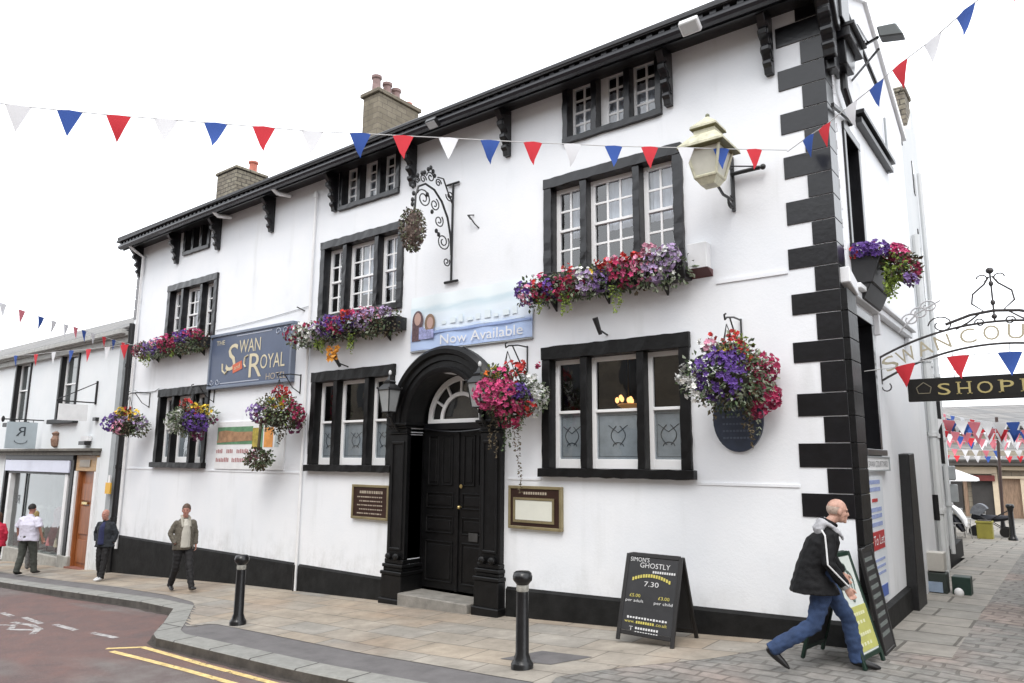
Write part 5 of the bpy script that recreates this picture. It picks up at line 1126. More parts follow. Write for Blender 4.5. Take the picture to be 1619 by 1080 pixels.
# main sweeping arm from the foot of the bar up and out
arm = [(9.20, 5.75), (9.17, 6.1), (9.08, 6.42), (8.92, 6.68), (8.72, 6.84), (8.5, 6.88), (8.33, 6.78), (8.27, 6.6), (8.26, 6.3)]
mb.tube([(X, y, z) for y, z in arm], .02, 8)
SP_(8.47, 6.60, .17, 1.9, PI * .9, -1); SP_(8.74, 6.57, .12, 1.6, PI * .4, -1); SP_(8.86, 6.30, .12, 1.6, PI * .3, -1); SP_(8.98, 5.95, .16, 1.9, PI * .2, -1); SP_(9.08, 5.60, .09, 1.5, PI * .2, -1); SP_(9.13, 6.85, .11, 1.7, PI * 1.0, 1); SP_(8.82, 7.0, .08, 1.5, 0, 1); SP_(8.62, 7.04, .1, 1.5, PI, -1); SP_(8.44, 6.95, .08, 1.4, 0, 1); SP_(8.3, 6.88, .06, 1.4, 0, 1)
mb.tube([(X, 9.2, 6.72), (X, 9.08, 6.9), (X, 8.95, 7.12), (X, 8.8, 7.1)], .014, 6)
for (y, z) in ((8.62, 7.22), (8.56, 7.17), (8.68, 7.17), (8.47, 7.08), (8.41, 7.05), (8.72, 7.1), (8.22, 6.62), (8.2, 6.5), (8.2, 6.74), (8.24, 6.86), (8.3, 6.97), (8.68, 6.42), (8.8, 6.1), (8.86, 6.05), (8.2, 6.42), (8.55, 6.7)): mb.ball((X, y, z), (.03, .035, .045), 7, 5)
mb.build('scrollwork', BLACKM, t, smooth=True)
t = thing('dried_basket', 'withered brown cone of dried plants hanging from the scrolled iron bracket', 'hanging basket', (X, 8.22, 6.0))
leafm = [mk('dry_brown', (.10, .065, .05), var=.5, scale=30, island=.5), mk('dry_green', (.09, .10, .05), var=.4, scale=30, island=.5)]
mb = MB(); mb.ball((X, 8.22, 5.98), (.13, .13, .3), 12, 8, 0)
for i in range(900):
    z = rnd.uniform(-.38, .34); r_ = .2 * math.sqrt(max(0, 1 - ((z + .02) / .4) ** 2)) * rnd.uniform(.8, 1.08) * (1.05 if z > -.1 else .9); a = rnd.uniform(0, 2 * PI); p = V((X + r_ * math.cos(a), 8.22 + r_ * math.sin(a), 6.0 + z))
    d1 = V((rnd.uniform(-1, 1), rnd.uniform(-1, 1), rnd.uniform(-1.5, .3))).normalized(); d2 = d1.orthogonal(); s = rnd.uniform(.02, .04)
    mb.add([p, p + d1 * s + d2 * s * .35, p + d1 * s * 2, p + d1 * s - d2 * s * .35], [(0, 1, 2, 3)], 0 if rnd.random() < .65 else 1)
mb.build('dried_foliage', leafm, t); mb = MB(); mb.tube([(X, 8.26, 6.45), (X, 8.22, 6.28)], .01, 5); mb.build('chain', BLACKM, t)
# ------------------------------------------------------------------ flowers
FC = {'purple': (.13, .06, .29), 'violet': (.24, .15, .37), 'crimson': (.34, .025, .085), 'magenta': (.50, .06, .18), 'red': (.50, .045, .04), 'pink': (.62, .28, .38), 'white': (.70, .70, .68), 'yellow': (.75, .55, .06), 'lilac': (.40, .30, .48), 'orange': (.7, .2, .04), 'plum': (.13, .02, .07)}
FM = {k: mk('petal_' + k, c, rough=.6, var=0, island=.48) for k, c in FC.items()}
LEAF = [mk('leaf_dark', (.05, .08, .03), rough=.6, var=0, island=.5), mk('leaf_grey', (.24, .27, .19), rough=.7, var=0, island=.4), mk('leaf_lime', (.22, .30, .05), rough=.6, var=0, island=.35), mk('leaf_brown', (.085, .065, .035), rough=.7, var=0, island=.5)]
RD, TD = V((.79, .61, 0)), V((.61, -.79, 0))
def leaf(mb, p, s, m, d1=None):
    d1 = d1 or V((rnd.gauss(0, 1), rnd.gauss(0, 1), rnd.gauss(-.2, .8))); d1 = d1.normalized(); q = V((rnd.gauss(0, 1), rnd.gauss(0, 1), rnd.gauss(0, 1))); d2 = d1.cross(q).normalized(); d3 = d1.cross(d2) * .18
    mb.add([p, p + d1 * s * .5 + d2 * s * .3 + d3 * s, p + d1 * s, p + d1 * s * .5 - d2 * s * .3 + d3 * s], [(0, 1, 2), (0, 2, 3)], m)
def flower(mb, p, r_, nrm, m=0):
    """five petals around a sunken throat"""
    nrm = nrm.normalized(); a = nrm.orthogonal().normalized(); b_ = nrm.cross(a); o = rnd.uniform(0, 6); vs = [p - nrm * r_ * .25]; n = 5
    for i in range(n * 2):
        t = o + i * PI / n; k = r_ * (1. if i % 2 == 0 else .62) * rnd.uniform(.85, 1.1); vs.append(p + (a * math.cos(t) + b_ * math.sin(t)) * k + nrm * r_ * (.12 if i % 2 == 0 else .22))
    mb.add(vs, [(0, 1 + i, 1 + (i + 1) % (2 * n)) for i in range(2 * n)], m)
def blob_pts(c, r_, n, fill=.55):
    for _ in range(n):
        while True:
            q = V((rnd.uniform(-1, 1), rnd.uniform(-1, 1), rnd.uniform(-1, 1)))
            if q.length <= 1: break
        q = q.normalized() * (fill + (1 - fill) * q.length) * rnd.uniform(.85, 1.12)
        yield V(c) + V((q.x * r_[0], q.y * r_[1], q.z * r_[2])), V((q.x / r_[0], q.y / r_[1], q.z / r_[2])).normalized()
def plants(t, blobs, leaves, trails=(), fs=.042, ls=.068):
    mb = MB()
    for (c, r_, n, ms) in leaves:
        for p, nr in blob_pts(c, tuple(q * 1.06 for q in r_), int(n * .85), .3): leaf(mb, p, ls * rnd.uniform(.7, 1.3), rnd.choice(ms), (nr + V((rnd.gauss(0, .6), rnd.gauss(0, .6), rnd.gauss(-.2, .6)))))
    for (c, L_, n, m) in trails:
        for k in range(n):
            p = V(c) + V((rnd.uniform(-.07, .07), rnd.uniform(-.06, .06), 0)); L1 = L_ * rnd.uniform(.5, 1.1); steps = int(L1 / .03); sw = rnd.uniform(-.25, .25)
            for i in range(steps):
                p = p + V((sw * .01 + rnd.gauss(0, .006), rnd.gauss(0, .006), -.03))
                for _ in range(2): leaf(mb, p, .05, m)
    tag(mb.build('foliage', LEAF, t), None, None, kind='stuff')
    by = {}
    for (c, r_, n, col) in blobs:
        m = by.setdefault(col, MB())
        for p, nr in blob_pts(c, r_, n, .8):
            flower(m, p, fs * rnd.uniform(.62, 1.35), nr + V((rnd.gauss(0, .35), rnd.gauss(0, .35), rnd.gauss(0, .35))) + V((.2, -.4, -.1)))
    for col, m in by.items(): tag(m.build(col + '_flowers', FM[col], t), None, None, kind='stuff')
def basket(name_label, hook, blobs, leaves, trails=(), rad=.24, group='hanging baskets along the front'):
    """hook = bracket tip; blobs in (right, up, towards the street) metres around the basket centre"""
    H = V(hook); c = H + V((0, 0, -.72)); t = thing('hanging_basket', name_label, 'hanging basket', tuple(H), group)
    def W(q): return c + RD * q[0] * .95 + V((0, 0, 1)) * q[1] * .96 + TD * q[2]
    mb = MB(); mb.lathe([(.03, -.30), (.14, -.27), (.22, -.15), (rad + .02, .02), (rad, .02)], c, 16); mb.build('basket_bowl', mk('basket_liner', (.035, .03, .02), rough=.9, var=.4, scale=20), t, smooth=True)
    mb = MB()
    for i in range(3): a = i * 2.1 + .5; mb.tube([c + V((rad * math.cos(a), rad * math.sin(a), 0)), H + V((0, 0, -.03))], .006, 4)
    mb.build('chain', BLACKM, t)
    plants(t, [(W(q[:3]), (q[3] * .95, q[3] * .95, q[3] * .95), int(q[5] * 1.1), q[4]) for q in blobs], [(W(q[:3]), (q[3], q[3], q[3]), q[4], q[5]) for q in leaves], [(W(q[:3]), q[3], q[4], q[5]) for q in trails])
    # the iron bracket it hangs from
    b_ = thing('basket_bracket', 'curled iron bracket holding the ' + name_label.split(' with ')[0], 'bracket', (H.x, YF, H.z), 'iron basket brackets')
    mb = MB(); mb.tube([(H.x, YF - .01, H.z - .3), (H.x, YF - .01, H.z + .12)], .013, 6); mb.tube([(H.x, YF, H.z + .1), (H.x, (H.y + YF) / 2, H.z + .1), (H.x, H.y + .03, H.z + .06), (H.x, H.y - .04, H.z + .02), (H.x, H.y - .06, H.z + .08), (H.x, H.y - .01, H.z + .1)], .013, 6); mb.tube([(H.x, YF - .01, H.z - .28), (H.x, YF - .2, H.z - .18), (H.x, H.y + .12, H.z + .08)], .011, 6); mb.build('bracket_iron', BLACKM, b_)
basket('big round hanging basket nearest the corner with purple white and crimson petunias', (-3.34, 8.72, 3.86),
    [(-.16, .02, .12, .33, 'purple', 190), (-.02, .2, .12, .2, 'purple', 50), (-.55, .02, .05, .16, 'white', 42), (-.5, -.2, .1, .12, 'white', 18), (-.3, -.28, .1, .1, 'white', 8), (.42, .12, -.02, .24, 'crimson', 120), (.47, -.22, -.02, .2, 'crimson', 90), (.36, -.42, .0, .12, 'crimson', 30), (.06, .40, .0, .17, 'red', 44), (.16, .28, .05, .12, 'red', 26), (-.1, .33, .08, .09, 'yellow', 16), (-.22, .38, .05, .1, 'pink', 14), (-.28, .45, 0, .1, 'white', 9), (.25, .3, 0, .07, 'orange', 10), (-.2, .55, 0, .05, 'red', 5), (.1, .58, 0, .06, 'red', 8)],
    [(0, .0, 0, .42, 900, (0, 0, 1, 3)), (.2, .0, .05, .33, 500, (1, 1, 0)), (-.3, 0, 0, .3, 350, (1, 0, 0)), (.1, .35, 0, .22, 220, (0, 1, 2))], [(.25, -.3, .1, .55, 3, 3), (-.22, -.25, .1, .45, 1, 3), (.35, -.5, .0, .35, 1, 1)])
basket('magenta and red hanging basket right of the black door', (-6.87, 8.72, 3.82),
    [(-.28, .0, .12, .27, 'magenta', 150), (-.05, -.06, .16, .28, 'magenta', 120), (.05, -.28, .1, .24, 'crimson', 90), (-.12, .22, .08, .2, 'magenta', 50), (.12, .38, 0, .2, 'red', 34), (.16, .05, .15, .15, 'purple', 60), (.3, -.02, .1, .13, 'purple', 40), (.36, .2, 0, .16, 'white', 24), (.5, .0, 0, .18, 'white', 44), (.42, -.24, 0, .12, 'white', 16), (-.2, .36, .05, .08, 'yellow', 12), (-.33, .3, .05, .08, 'orange', 8), (.3, -.2, .1, .16, 'red', 36), (.5, .5, 0, .05, 'crimson', 4), (.25, .52, 0, .06, 'red', 6)],
    [(0, .0, 0, .4, 900, (0, 0, 3)), (.35, .0, 0, .28, 350, (1, 1, 0)), (-.2, .25, 0, .2, 200, (1, 2, 0))], [(.2, -.3, .05, 1.15, 2, 3), (-.2, -.35, .1, .8, 2, 3), (.0, -.3, .1, .7, 2, 0), (.2, -.25, .1, .4, 3, 1)])
basket('hanging basket in front of the navy sign with red and plum flowers', (-12.88, 8.72, 3.76),
    [(-.42, .0, .1, .2, 'violet', 50), (-.3, -.08, .1, .18, 'plum', 40), (.1, .42, .05, .17, 'red', 44), (-.05, .36, .05, .1, 'crimson', 16), (.05, .18, .15, .15, 'yellow', 24), (-.1, .25, .1, .08, 'yellow', 8), (.42, -.02, .05, .2, 'crimson', 70), (.38, -.28, .0, .16, 'plum', 40), (.24, .2, .1, .16, 'crimson', 30), (-.1, .05, .15, .12, 'pink', 10)],
    [(0, .0, 0, .4, 800, (0, 3, 1)), (.1, .05, .1, .3, 350, (1, 0, 2)), (.35, -.1, 0, .22, 200, (3, 0))], [(.15, -.3, .1, .4, 3, 3)])
# plants under that basket, against the poster
t = thing('hanging_basket', 'small dark lower basket hanging in front of the white poster', 'hanging basket', (-13.9, 8.9, 2.75), 'hanging baskets along the front')
mb = MB(); mb.tube([(-13.55, 8.8, 2.95), (-13.6, 8.8, 2.3)], [.035, .03], 6); mb.build('stem', LEAF[3], t)
plants(t, [((-13.62, 8.8, 2.12), (.22, .16, .16), 34, 'plum'), ((-13.55, 8.75, 2.2), (.16, .12, .1), 8, 'pink')], [((-13.6, 8.8, 2.1), (.30, .2, .2), 500, (3, 3, 0)), ((-13.4, 8.85, 2.12), (.2, .15, .15), 160, (0, 1))])
basket('hanging basket before the left ground floor window with red yellow and purple flowers', (-16.28, 8.72, 3.72),
    [(-.1, .34, .05, .17, 'red', 34), (.12, .26, .1, .13, 'yellow', 26), (.38, .22, .08, .13, 'yellow', 26), (.22, .2, .12, .1, 'red', 14), (.15, -.05, .16, .28, 'purple', 120), (.3, -.12, .1, .2, 'purple', 50), (.22, -.38, .08, .15, 'plum', 40), (-.45, -.05, .05, .17, 'white', 60), (-.3, .12, .1, .12, 'white', 26), (-.42, -.25, .05, .12, 'white', 18), (.55, .0, 0, .1, 'plum', 14)],
    [(0, .0, 0, .38, 700, (0, 1, 3)), (-.2, -.05, .1, .3, 450, (1, 1, 0)), (.4, .1, 0, .2, 200, (1, 0))], [])
basket('hanging basket beside the black downpipe with lilac and yellow flowers', (-19.5, 8.72, 3.72),
    [(-.4, -.02, .1, .22, 'purple', 90), (-.3, .12, .1, .15, 'violet', 40), (-.12, -.12, .15, .22, 'pink', 70), (-.05, .0, .15, .16, 'lilac', 40), (-.15, .26, .08, .15, 'yellow', 40), (.2, .22, .08, .15, 'yellow', 34), (.02, .32, .05, .12, 'red', 16), (.12, .16, .1, .12, 'orange', 14), (.35, .02, .05, .2, 'lilac', 40)],
    [(0, .0, 0, .34, 600, (0, 3)), (.3, -.1, 0, .26, 350, (0, 3, 1)), (-.3, 0, 0, .22, 150, (0, 1))], [])
# flower boxes
def fbox(label, x0, x1, z0, spec, seed, full=1.):
    t = thing('window_flower_box', label, 'flower box', ((x0 + x1) / 2, YF, z0), 'flower boxes under the first floor windows')
    mb = MB(); mb.prism([(YF, z0), (YF - .24, z0), (YF - .30, z0 + .24), (YF, z0 + .24)], 'x', x0 + .12, x1 - .02); mb.build('planter_box', BLACKM, t, bevel=.01)
    mb = MB()
    for q in (.15, .5, .85): mb.prism([(YF, z0), (YF - .2, z0), (YF, z0 - .16)], 'x', x0 + (x1 - x0) * q, x0 + (x1 - x0) * q + .03)
    mb.build('box_brackets', BLACKM, t)
    yc = YF - .3; L_ = x1 - x0; bl = []; lv = []
    for (f, dz, rx, rz, col, n) in spec: bl.append(((x0 + L_ * f, yc - .07, z0 + .12 + dz), (rx, .22, rz * 1.1), int(n * 1.2), col))
    n = int(L_ / .3)
    for i in range(n):
        f = (i + .5) / n; lv.append(((x0 + L_ * f, yc, z0 + .13), (.26, .22, .23), 200, rnd.choice(((0, 0, 1), (0, 3), (0, 1, 1), (0, 3, 1)))))
    tr = [((x0 + L_ * f, yc - .1, z0 + .02), L1, 4, 2) for f, L1 in ((.14 if seed != 2 else .3, .3), (.33 if seed else .25, .34), (.62, .4 if seed else .2))]
    plants(t, bl, lv, tr, fs=.040)
fbox('longest flower box, red pink and lilac, under the right first floor window', -6.72, -3.98, 4.60,
    [(.03, .0, .16, .18, 'purple', 60), (.06, -.05, .14, .14, 'pink', 24), (.13, .08, .14, .22, 'red', 16), (.14, .1, .14, .2, 'magenta', 18), (.15, -.02, .15, .14, 'crimson', 26), (.22, .0, .14, .14, 'purple', 34), (.27, .0, .15, .15, 'crimson', 40), (.3, -.14, .14, .08, 'crimson', 14), (.34, .14, .14, .16, 'red', 14), (.33, .1, .14, .16, 'pink', 22), (.37, .05, .12, .14, 'crimson', 24), (.44, .06, .17, .18, 'white', 26), (.45, .0, .18, .18, 'lilac', 50), (.52, .12, .12, .12, 'yellow', 5), (.55, -.02, .13, .15, 'violet', 36), (.56, .24, .12, .07, 'red', 26), (.64, .06, .14, .2, 'crimson', 44), (.63, .2, .14, .1, 'pink', 20), (.71, .27, .14, .07, 'red', 36), (.72, .0, .13, .17, 'magenta', 34), (.79, .08, .16, .2, 'pink', 44), (.82, .3, .14, .08, 'pink', 20), (.86, .05, .18, .2, 'lilac', 80), (.93, .15, .16, .16, 'lilac', 60), (.93, .1, .16, .2, 'white', 24)], 1)
fbox('middle flower box, white purple and red, right of the navy sign', -12.8, -9.68, 4.50,
    [(.04, .05, .18, .16, 'crimson', 40), (.14, .08, .2, .2, 'white', 30), (.2, .02, .2, .18, 'white', 40), (.25, .12, .2, .14, 'crimson', 14), (.3, .02, .2, .18, 'lilac', 30), (.4, .1, .18, .22, 'purple', 70), (.46, .12, .16, .16, 'magenta', 30), (.52, .1, .14, .15, 'crimson', 30), (.58, .12, .18, .18, 'purple', 60), (.6, .26, .2, .1, 'red', 34), (.7, .26, .2, .1, 'magenta', 34), (.74, .1, .2, .18, 'lilac', 70), (.8, .22, .2, .12, 'pink', 34), (.9, .2, .2, .1, 'lilac', 24)], 2)
fbox('left flower box, deep pink and purple, under the left first floor window', -19.7, -16.4, 4.78,
    [(.06, .02, .22, .2, 'crimson', 70), (.12, .0, .18, .18, 'plum', 24), (.22, .05, .2, .18, 'violet', 50), (.34, .05, .2, .2, 'purple', 50), (.36, .12, .2, .16, 'pink', 30), (.48, .06, .22, .2, 'crimson', 70), (.56, .15, .2, .18, 'magenta', 44), (.64, .05, .2, .2, 'crimson', 50), (.72, .18, .2, .16, 'purple', 70), (.8, .18, .18, .15, 'purple', 40), (.86, .24, .18, .1, 'magenta', 36), (.93, .15, .16, .1, 'crimson', 24)], 0)
t = thing('window_flower_box', 'deep black flower box on the lane gable with purple and crimson flowers', 'flower box', (-1.9, 10.4, 4.4), 'flower boxes under the first floor windows')
mb = MB(); mb.prism([(-2.1, 4.42), (-1.86, 4.42), (-1.74, 4.78), (-2.1, 4.78)], 'y', 9.98, 11.1); mb.prism([(-2.1, 4.20), (-1.98, 4.22), (-1.88, 4.42), (-2.1, 4.42)], 'y', 10.0, 11.05)
mb.build('planter_box', mk('box_black', (.02, .02, .022), rough=.5, var=.3), t, bevel=.01)
plants(t, [((-1.95, 10.0, 4.86), (.14, .16, .09), 80, 'purple'), ((-1.78, 10.0, 4.85), (.14, .16, .09), 60, 'purple'), ((-2.1, 9.98, 4.84), (.08, .1, .1), 20, 'red'), ((-1.6, 10.3, 4.82), (.13, .25, .13), 80, 'magenta'), ((-1.5, 10.4, 4.62), (.13, .25, .16), 80, 'crimson'), ((-1.48, 10.3, 4.46), (.08, .2, .08), 20, 'violet'), ((-1.85, 10.6, 4.95), (.2, .4, .1), 50, 'crimson')],
    [((-1.85, 10.4, 4.8), (.24, .45, .1), 400, (0, 3)), ((-1.62, 10.15, 4.62), (.13, .15, .2), 240, (0, 3, 2)), ((-1.5, 10.4, 4.65), (.12, .3, .2), 200, (0, 3))], [((-1.64, 10.05, 4.6), .42, 7, 2), ((-1.7, 10.1, 4.5), .3, 5, 2)])

# ------------------------------------------------------------------ bollards
def bollard(x, y, label, dz=0., s=1., plain=False):
    t = thing('bollard', label, 'bollard', (0, 0, 0), 'black bollards')
    mb = MB(); mb.lathe([(.125, -.1), (.125, .05), (.115, .07), (.095, .10), (.09, .13), (.075, .16), (.069, .8), (.066, .82)], (0, 0, 0), 20); mb.build('post', mk('bollard_paint', (.011, .011, .012), rough=.28, var=.4, scale=9, bump=.25, bscale=30), t, smooth=True)
    if not plain:
        mb = MB(); mb.lathe([(.066, .82), (.070, .83), (.070, .88), (.066, .89)], (0, 0, 0), 20); mb.build('white_band', mk('band_white', (.40, .39, .35), rough=.6, var=.5, scale=12), t, smooth=True)
    mb = MB(); mb.lathe([(.07, .82 if plain else .893), (.082, .91), (.108, .94), (.112, .985), (.106, .995), (.10, 1.02), (.08, 1.035), (.02, 1.042), (.0, 1.043)], (0, 0, 0), 20); mb.build('cap', MATS['bollard_paint'], t, smooth=True)
    t.location = (x, y, G(x, y)); return t
bollard(-5.05, 6.72, 'tall black bollard with cream band standing before the door')
bollard(-10.4, 6.57, 'black bollard with white band left of the door near the kerb corner')
bollard(-1.66, 26.0, 'small plain black bollard far off in the courtyard', plain=True)

# ------------------------------------------------------------------ chalk boards and leaning boards
CHALK = mk('chalkboard', (.022, .022, .024), rough=.5, var=.35, scale=3); OAK = mk('black_frame_wood', (.014, .013, .013), rough=.45, var=.3)
def aboard(t, w_, h, spread, frm, mats, lean=None):
    """sandwich board built at the origin: width along x, front face towards -y"""
    out = []
    for sg, nm in ((-1, 'front_panel'), (1, 'back_panel')):
        def P(x, s_, o=0., sg=sg): # s_: 0 bottom .. 1 top
            y = sg * (spread / 2 * (1 - s_) + .015); return V((x, y + sg * o, h * s_))
        up_ = (P(0, 1) - P(0, 0)).normalized(); nr = V((0, sg, spread / 2 / h)).normalized()
        mb = MB(); mb.obox(P(0, .54), ((1, 0, 0), up_, nr), (w_ / 2 - .04, h * .43, .006)); pn = mb.build(nm, mats[0 if sg < 0 else 1], t); out.append((pn, P, up_, nr))
        mb = MB()
        for x in (-w_ / 2 + .025, w_ / 2 - .025): mb.obox(P(x, .5), ((1, 0, 0), up_, nr), (.024, h * .51, .018))
        for s_ in (.105, .975): mb.obox(P(0, s_), ((1, 0, 0), up_, nr), (w_ / 2 - .05, .025, .014))
        mb.build('board_frame', frm, t, bevel=.006)
    return out
t = thing('chalk_sandwich_board', 'black sandwich board chalked with a 7.30 notice in front of the white wall', 'sandwich board', (0, 0, 0))
(pn, P, up_, nr), _ = aboard(t, .79, 1.04, .66, OAK, (CHALK, CHALK))
def on(s_, x=0, o=.012): return P(x, s_) + nr * o
W_ = MB(); Y_ = MB(); K = dict(xd=(1, 0, 0), zd=up_, ext=.001)
W_.text("SIMON'S", on(.90, -.19), .075, align='CENTER', width=.27, **K); W_.text('GHOSTLY', on(.835, .03), .09, width=.42, **K); [W_.obox(on(.795, .02 + i * .032, .0125), ((1, 0, 0), up_, nr), (.011, .014, .0006)) for i in range(10)]
[Y_.obox(on(.70 + .05 * (1 - (i / 7) ** 2), i * .036, .0125), (V((1, 0, 0)) - up_ * i * .03, up_, nr), (.013, .02, .0006)) for i in range(-7, 8)]; W_.text('7.30', on(.63, .01), .085, width=.2, **K)
Y_.text('\u00a35.00', on(.50, -.2), .055, width=.15, **K); Y_.text('\u00a33.00', on(.50, .2), .055, width=.15, **K); W_.text('per adult', on(.445, -.2), .05, width=.25, **K); W_.text('per child', on(.445, .2), .05, width=.25, **K)
[W_.obox(on(.275, -.26 + i * .04, .0125), ((1, 0, 0), up_, nr), (.013, .01 + .004 * (i % 3 == 0), .0006)) for i in range(14)]
Y_.text('www.', on(.215, -.23), .055, width=.14, **K); Y_.text('.co.uk', on(.215, .2), .055, width=.16, **K); [Y_.obox(on(.228, -.13 + i * .032, .0125), ((1, 0, 0), up_, nr), (.011, .015, .0006)) for i in range(8)]; W_.text('T', on(.135, -.2), .07, width=.05, **K); [W_.obox(on(.165 - .045 * k, -.13 + i * .036, .0125), ((1, 0, 0), up_, nr), (.012, .013, .0006)) for i in range(9) for k in (0, 1)]
W_.build('white_chalk', mk('chalk_white', (.62, .62, .62), rough=.9, var=.2, scale=30), pn); Y_.build('yellow_chalk', mk('chalk_yellow', (.55, .48, .12), rough=.9, var=.2, scale=30), pn)
t.location = (-4.36, 8.62, G(-4.36, 8.62) + .01); t.rotation_euler = (0, 0, -.02)
# green framed board with the white and lime poster, and the darker menu board behind it, both beside the corner
t = thing('green_sandwich_board', 'green framed sandwich board with a white and lime poster beside the walking man', 'sandwich board', (0, 0, 0))
PST = mk('poster_white_green', (.62, .66, .62), rough=.5, var=.1)
(pn, P, up_, nr), _ = aboard(t, .58, 1.12, .62, mk('green_frame', (.006, .026, .016), rough=.4, var=.2), (PST, CHALK))
mb = MB(); mb.obox(on(.33, 0, .009), ((1, 0, 0), up_, nr), (.245, .215, .003)); mb.build('lime_poster_half', mk('lime_print', (.46, .46, .14), rough=.5, var=.15), pn)
mb = MB(); mb.tube([on(.72 + .11 * math.sin(a), .13 * math.cos(a), .012) for a in [i * PI / 10 for i in range(21)]], .008, 4); mb.tube([on(.72 + .17 * math.sin(a), .05 * math.cos(a), .012) for a in [i * PI / 10 for i in range(21)]], .007, 4); mb.build('printed_ring', mk('print_dark', (.1, .14, .12), var=0), pn)
mb = MB()
for k, s_ in enumerate((.45, .38, .28, .2)):
    x = -.17
    while x < .14: mb.obox(on(s_, x, .013), ((1, 0, 0), up_, nr), (.022, .016, .001)); x += .06 + .02 * (k % 2)
mb.build('pale_lettering', mk('print_pale', (.62, .62, .4), var=0), pn)
t.location = (-2.17, 8.60, G(-2, 8.6)); t.rotation_euler = (0, 0, math.radians(83))
t = thing('leaning_menu_board', 'dark menu board with pale lettering leaning against the gable corner', 'menu board', (-1.9, 9.3, 0))
bt, tp = V((-1.85, 9.32, .03)), V((-2.03, 9.32, 1.12)); up_ = (tp - bt).normalized(); nr = V((up_.z, 0, -up_.x)); c_ = (bt + tp) / 2
mb = MB(); mb.obox(c_, ((0, 1, 0), up_, nr), (.24, .54, .012)); pn = mb.build('board_panel', CHALK, t)
mb = MB()
for q in (-.25, .25): mb.obox(c_ + V((0, q, 0)), ((0, 1, 0), up_, nr), (.025, .565, .02))
for q in (-.55, .55): mb.obox(c_ + up_ * q, ((0, 1, 0), up_, nr), (.225, .025, .018))
mb.build('board_frame', OAK, t, bevel=.005)
mb = MB()
for k in range(9):
    y = -.19
    while y < .17: mb.obox(c_ + up_ * (.44 - k * .1) + V((0, y, 0)) + nr * .013, ((0, 1, 0), up_, nr), (.02, .022, .001)); y += .055
mb.build('pale_lettering', mk('chalk_grey', (.16, .18, .17), var=0), pn)

# ------------------------------------------------------------------ signs and boxes on the gable
t = thing('street_nameplate', 'small white framed street nameplate on the gable corner', 'street sign', (XR, 10.3, 2.0))
xx = XR + .06
mb = MB(); mb.box(XR, xx, 9.72, 11.12, 2.0, 2.19); mb.build('plate', WHITEP, t); mb = MB()
for a in ((9.72, 11.12, 2.0, 2.018), (9.72, 11.12, 2.172, 2.19), (9.72, 9.75, 2.0, 2.19), (11.09, 11.12, 2.0, 2.19)): mb.box(xx - .01, xx + .012, *a)
mb.build('plate_border', GREYM, t); mb = MB(); mb.text('SWAN COURTYARD', (xx + .002, 10.42, 2.055), .11, xd=(0, 1, 0), width=1.15, ext=.003); mb.build('lettering', mk('grey_letter', (.22, .22, .23), var=0), t)
t = thing('notice_board', 'tall white notice board with red To Let panel on the gable below the nameplate', 'notice board', (XR, 10.1, .45))
mb = MB(); mb.box(XR, XR + .05, 9.76, 10.62, .42, 1.94); mb.build('board', mk('cool_white', (.66, .69, .72), rough=.5, var=.06), t)
mb = MB(); mb.box(XR, XR + .07, 9.72, 9.76, .40, 1.96); mb.build('yellow_edge', mk('cream_edge', (.5, .45, .25), var=.1), t)
mb = MB(); mb.box(XR + .05, XR + .056, 9.80, 10.5, 1.04, 1.26, 0); mb.box(XR + .05, XR + .056, 9.95, 10.25, 1.62, 1.66, 0); mb.box(XR + .05, XR + .056, 9.82, 10.5, .46, .6, 1)
mb.build('colour_panel', [mk('to_let_red', (.45, .02, .025), rough=.4, var=.1), mk('panel_blue', (.06, .12, .4), rough=.4, var=.1)], t)
mb = MB(); mb.text('To Let', (XR + .058, 10.15, 1.10), .17, xd=(0, 1, 0), width=.6, ext=.002); mb.build('lettering', INKW, t)
mb = MB()
for zz, h in ((1.84, .05), (1.75, .05), (1.5, .05), (1.42, .05), (1.32, .05), (.9, .03), (.82, .03), (.74, .03)):
    y = 9.84
    while y < 10.45: mb.box(XR + .05, XR + .055, y, y + .05, zz, zz + h); y += .08
mb.build('blue_print', mk('blue_print', (.25, .30, .5), var=0), t)
t = thing('crate_stack', 'pale meter box above dark crates stacked at the foot of the lane wall', 'box', (-2.0, 13.9, 0))
mb = MB(); mb.box(-2.16, -1.86, 13.9, 14.2, .36, .66); mb.build('pale_box', mk('pale_box', (.48, .46, .42), rough=.7, var=.1), t, bevel=.01)
mb = MB(); mb.box(-2.16, -1.84, 13.88, 14.2, .0, .34); 
mb.build('dark_box', mk('dark_crate', (.03, .04, .035), rough=.6, var=.3), t, bevel=.01); mb = MB(); mb.box(-2.12, -1.9, 13.86, 13.88, .04, .2); mb.build('blue_label', mk('pale_blue', (.3, .38, .5), var=.2), t)
t = thing('green_crate', 'dark green crate with a white bag on the paving right of the pale box', 'crate', (-1.72, 14.0, 0))
mb = MB(); mb.box(-1.78, -1.52, 13.95, 14.25, 0, .3); mb.build('crate', mk('dark_green', (.015, .04, .03), rough=.5, var=.3), t, bevel=.01); mb = MB(); mb.ball((-1.68, 13.88, .06), (.07, .06, .08)); mb.build('white_bag', WHITEP, t, smooth=True)

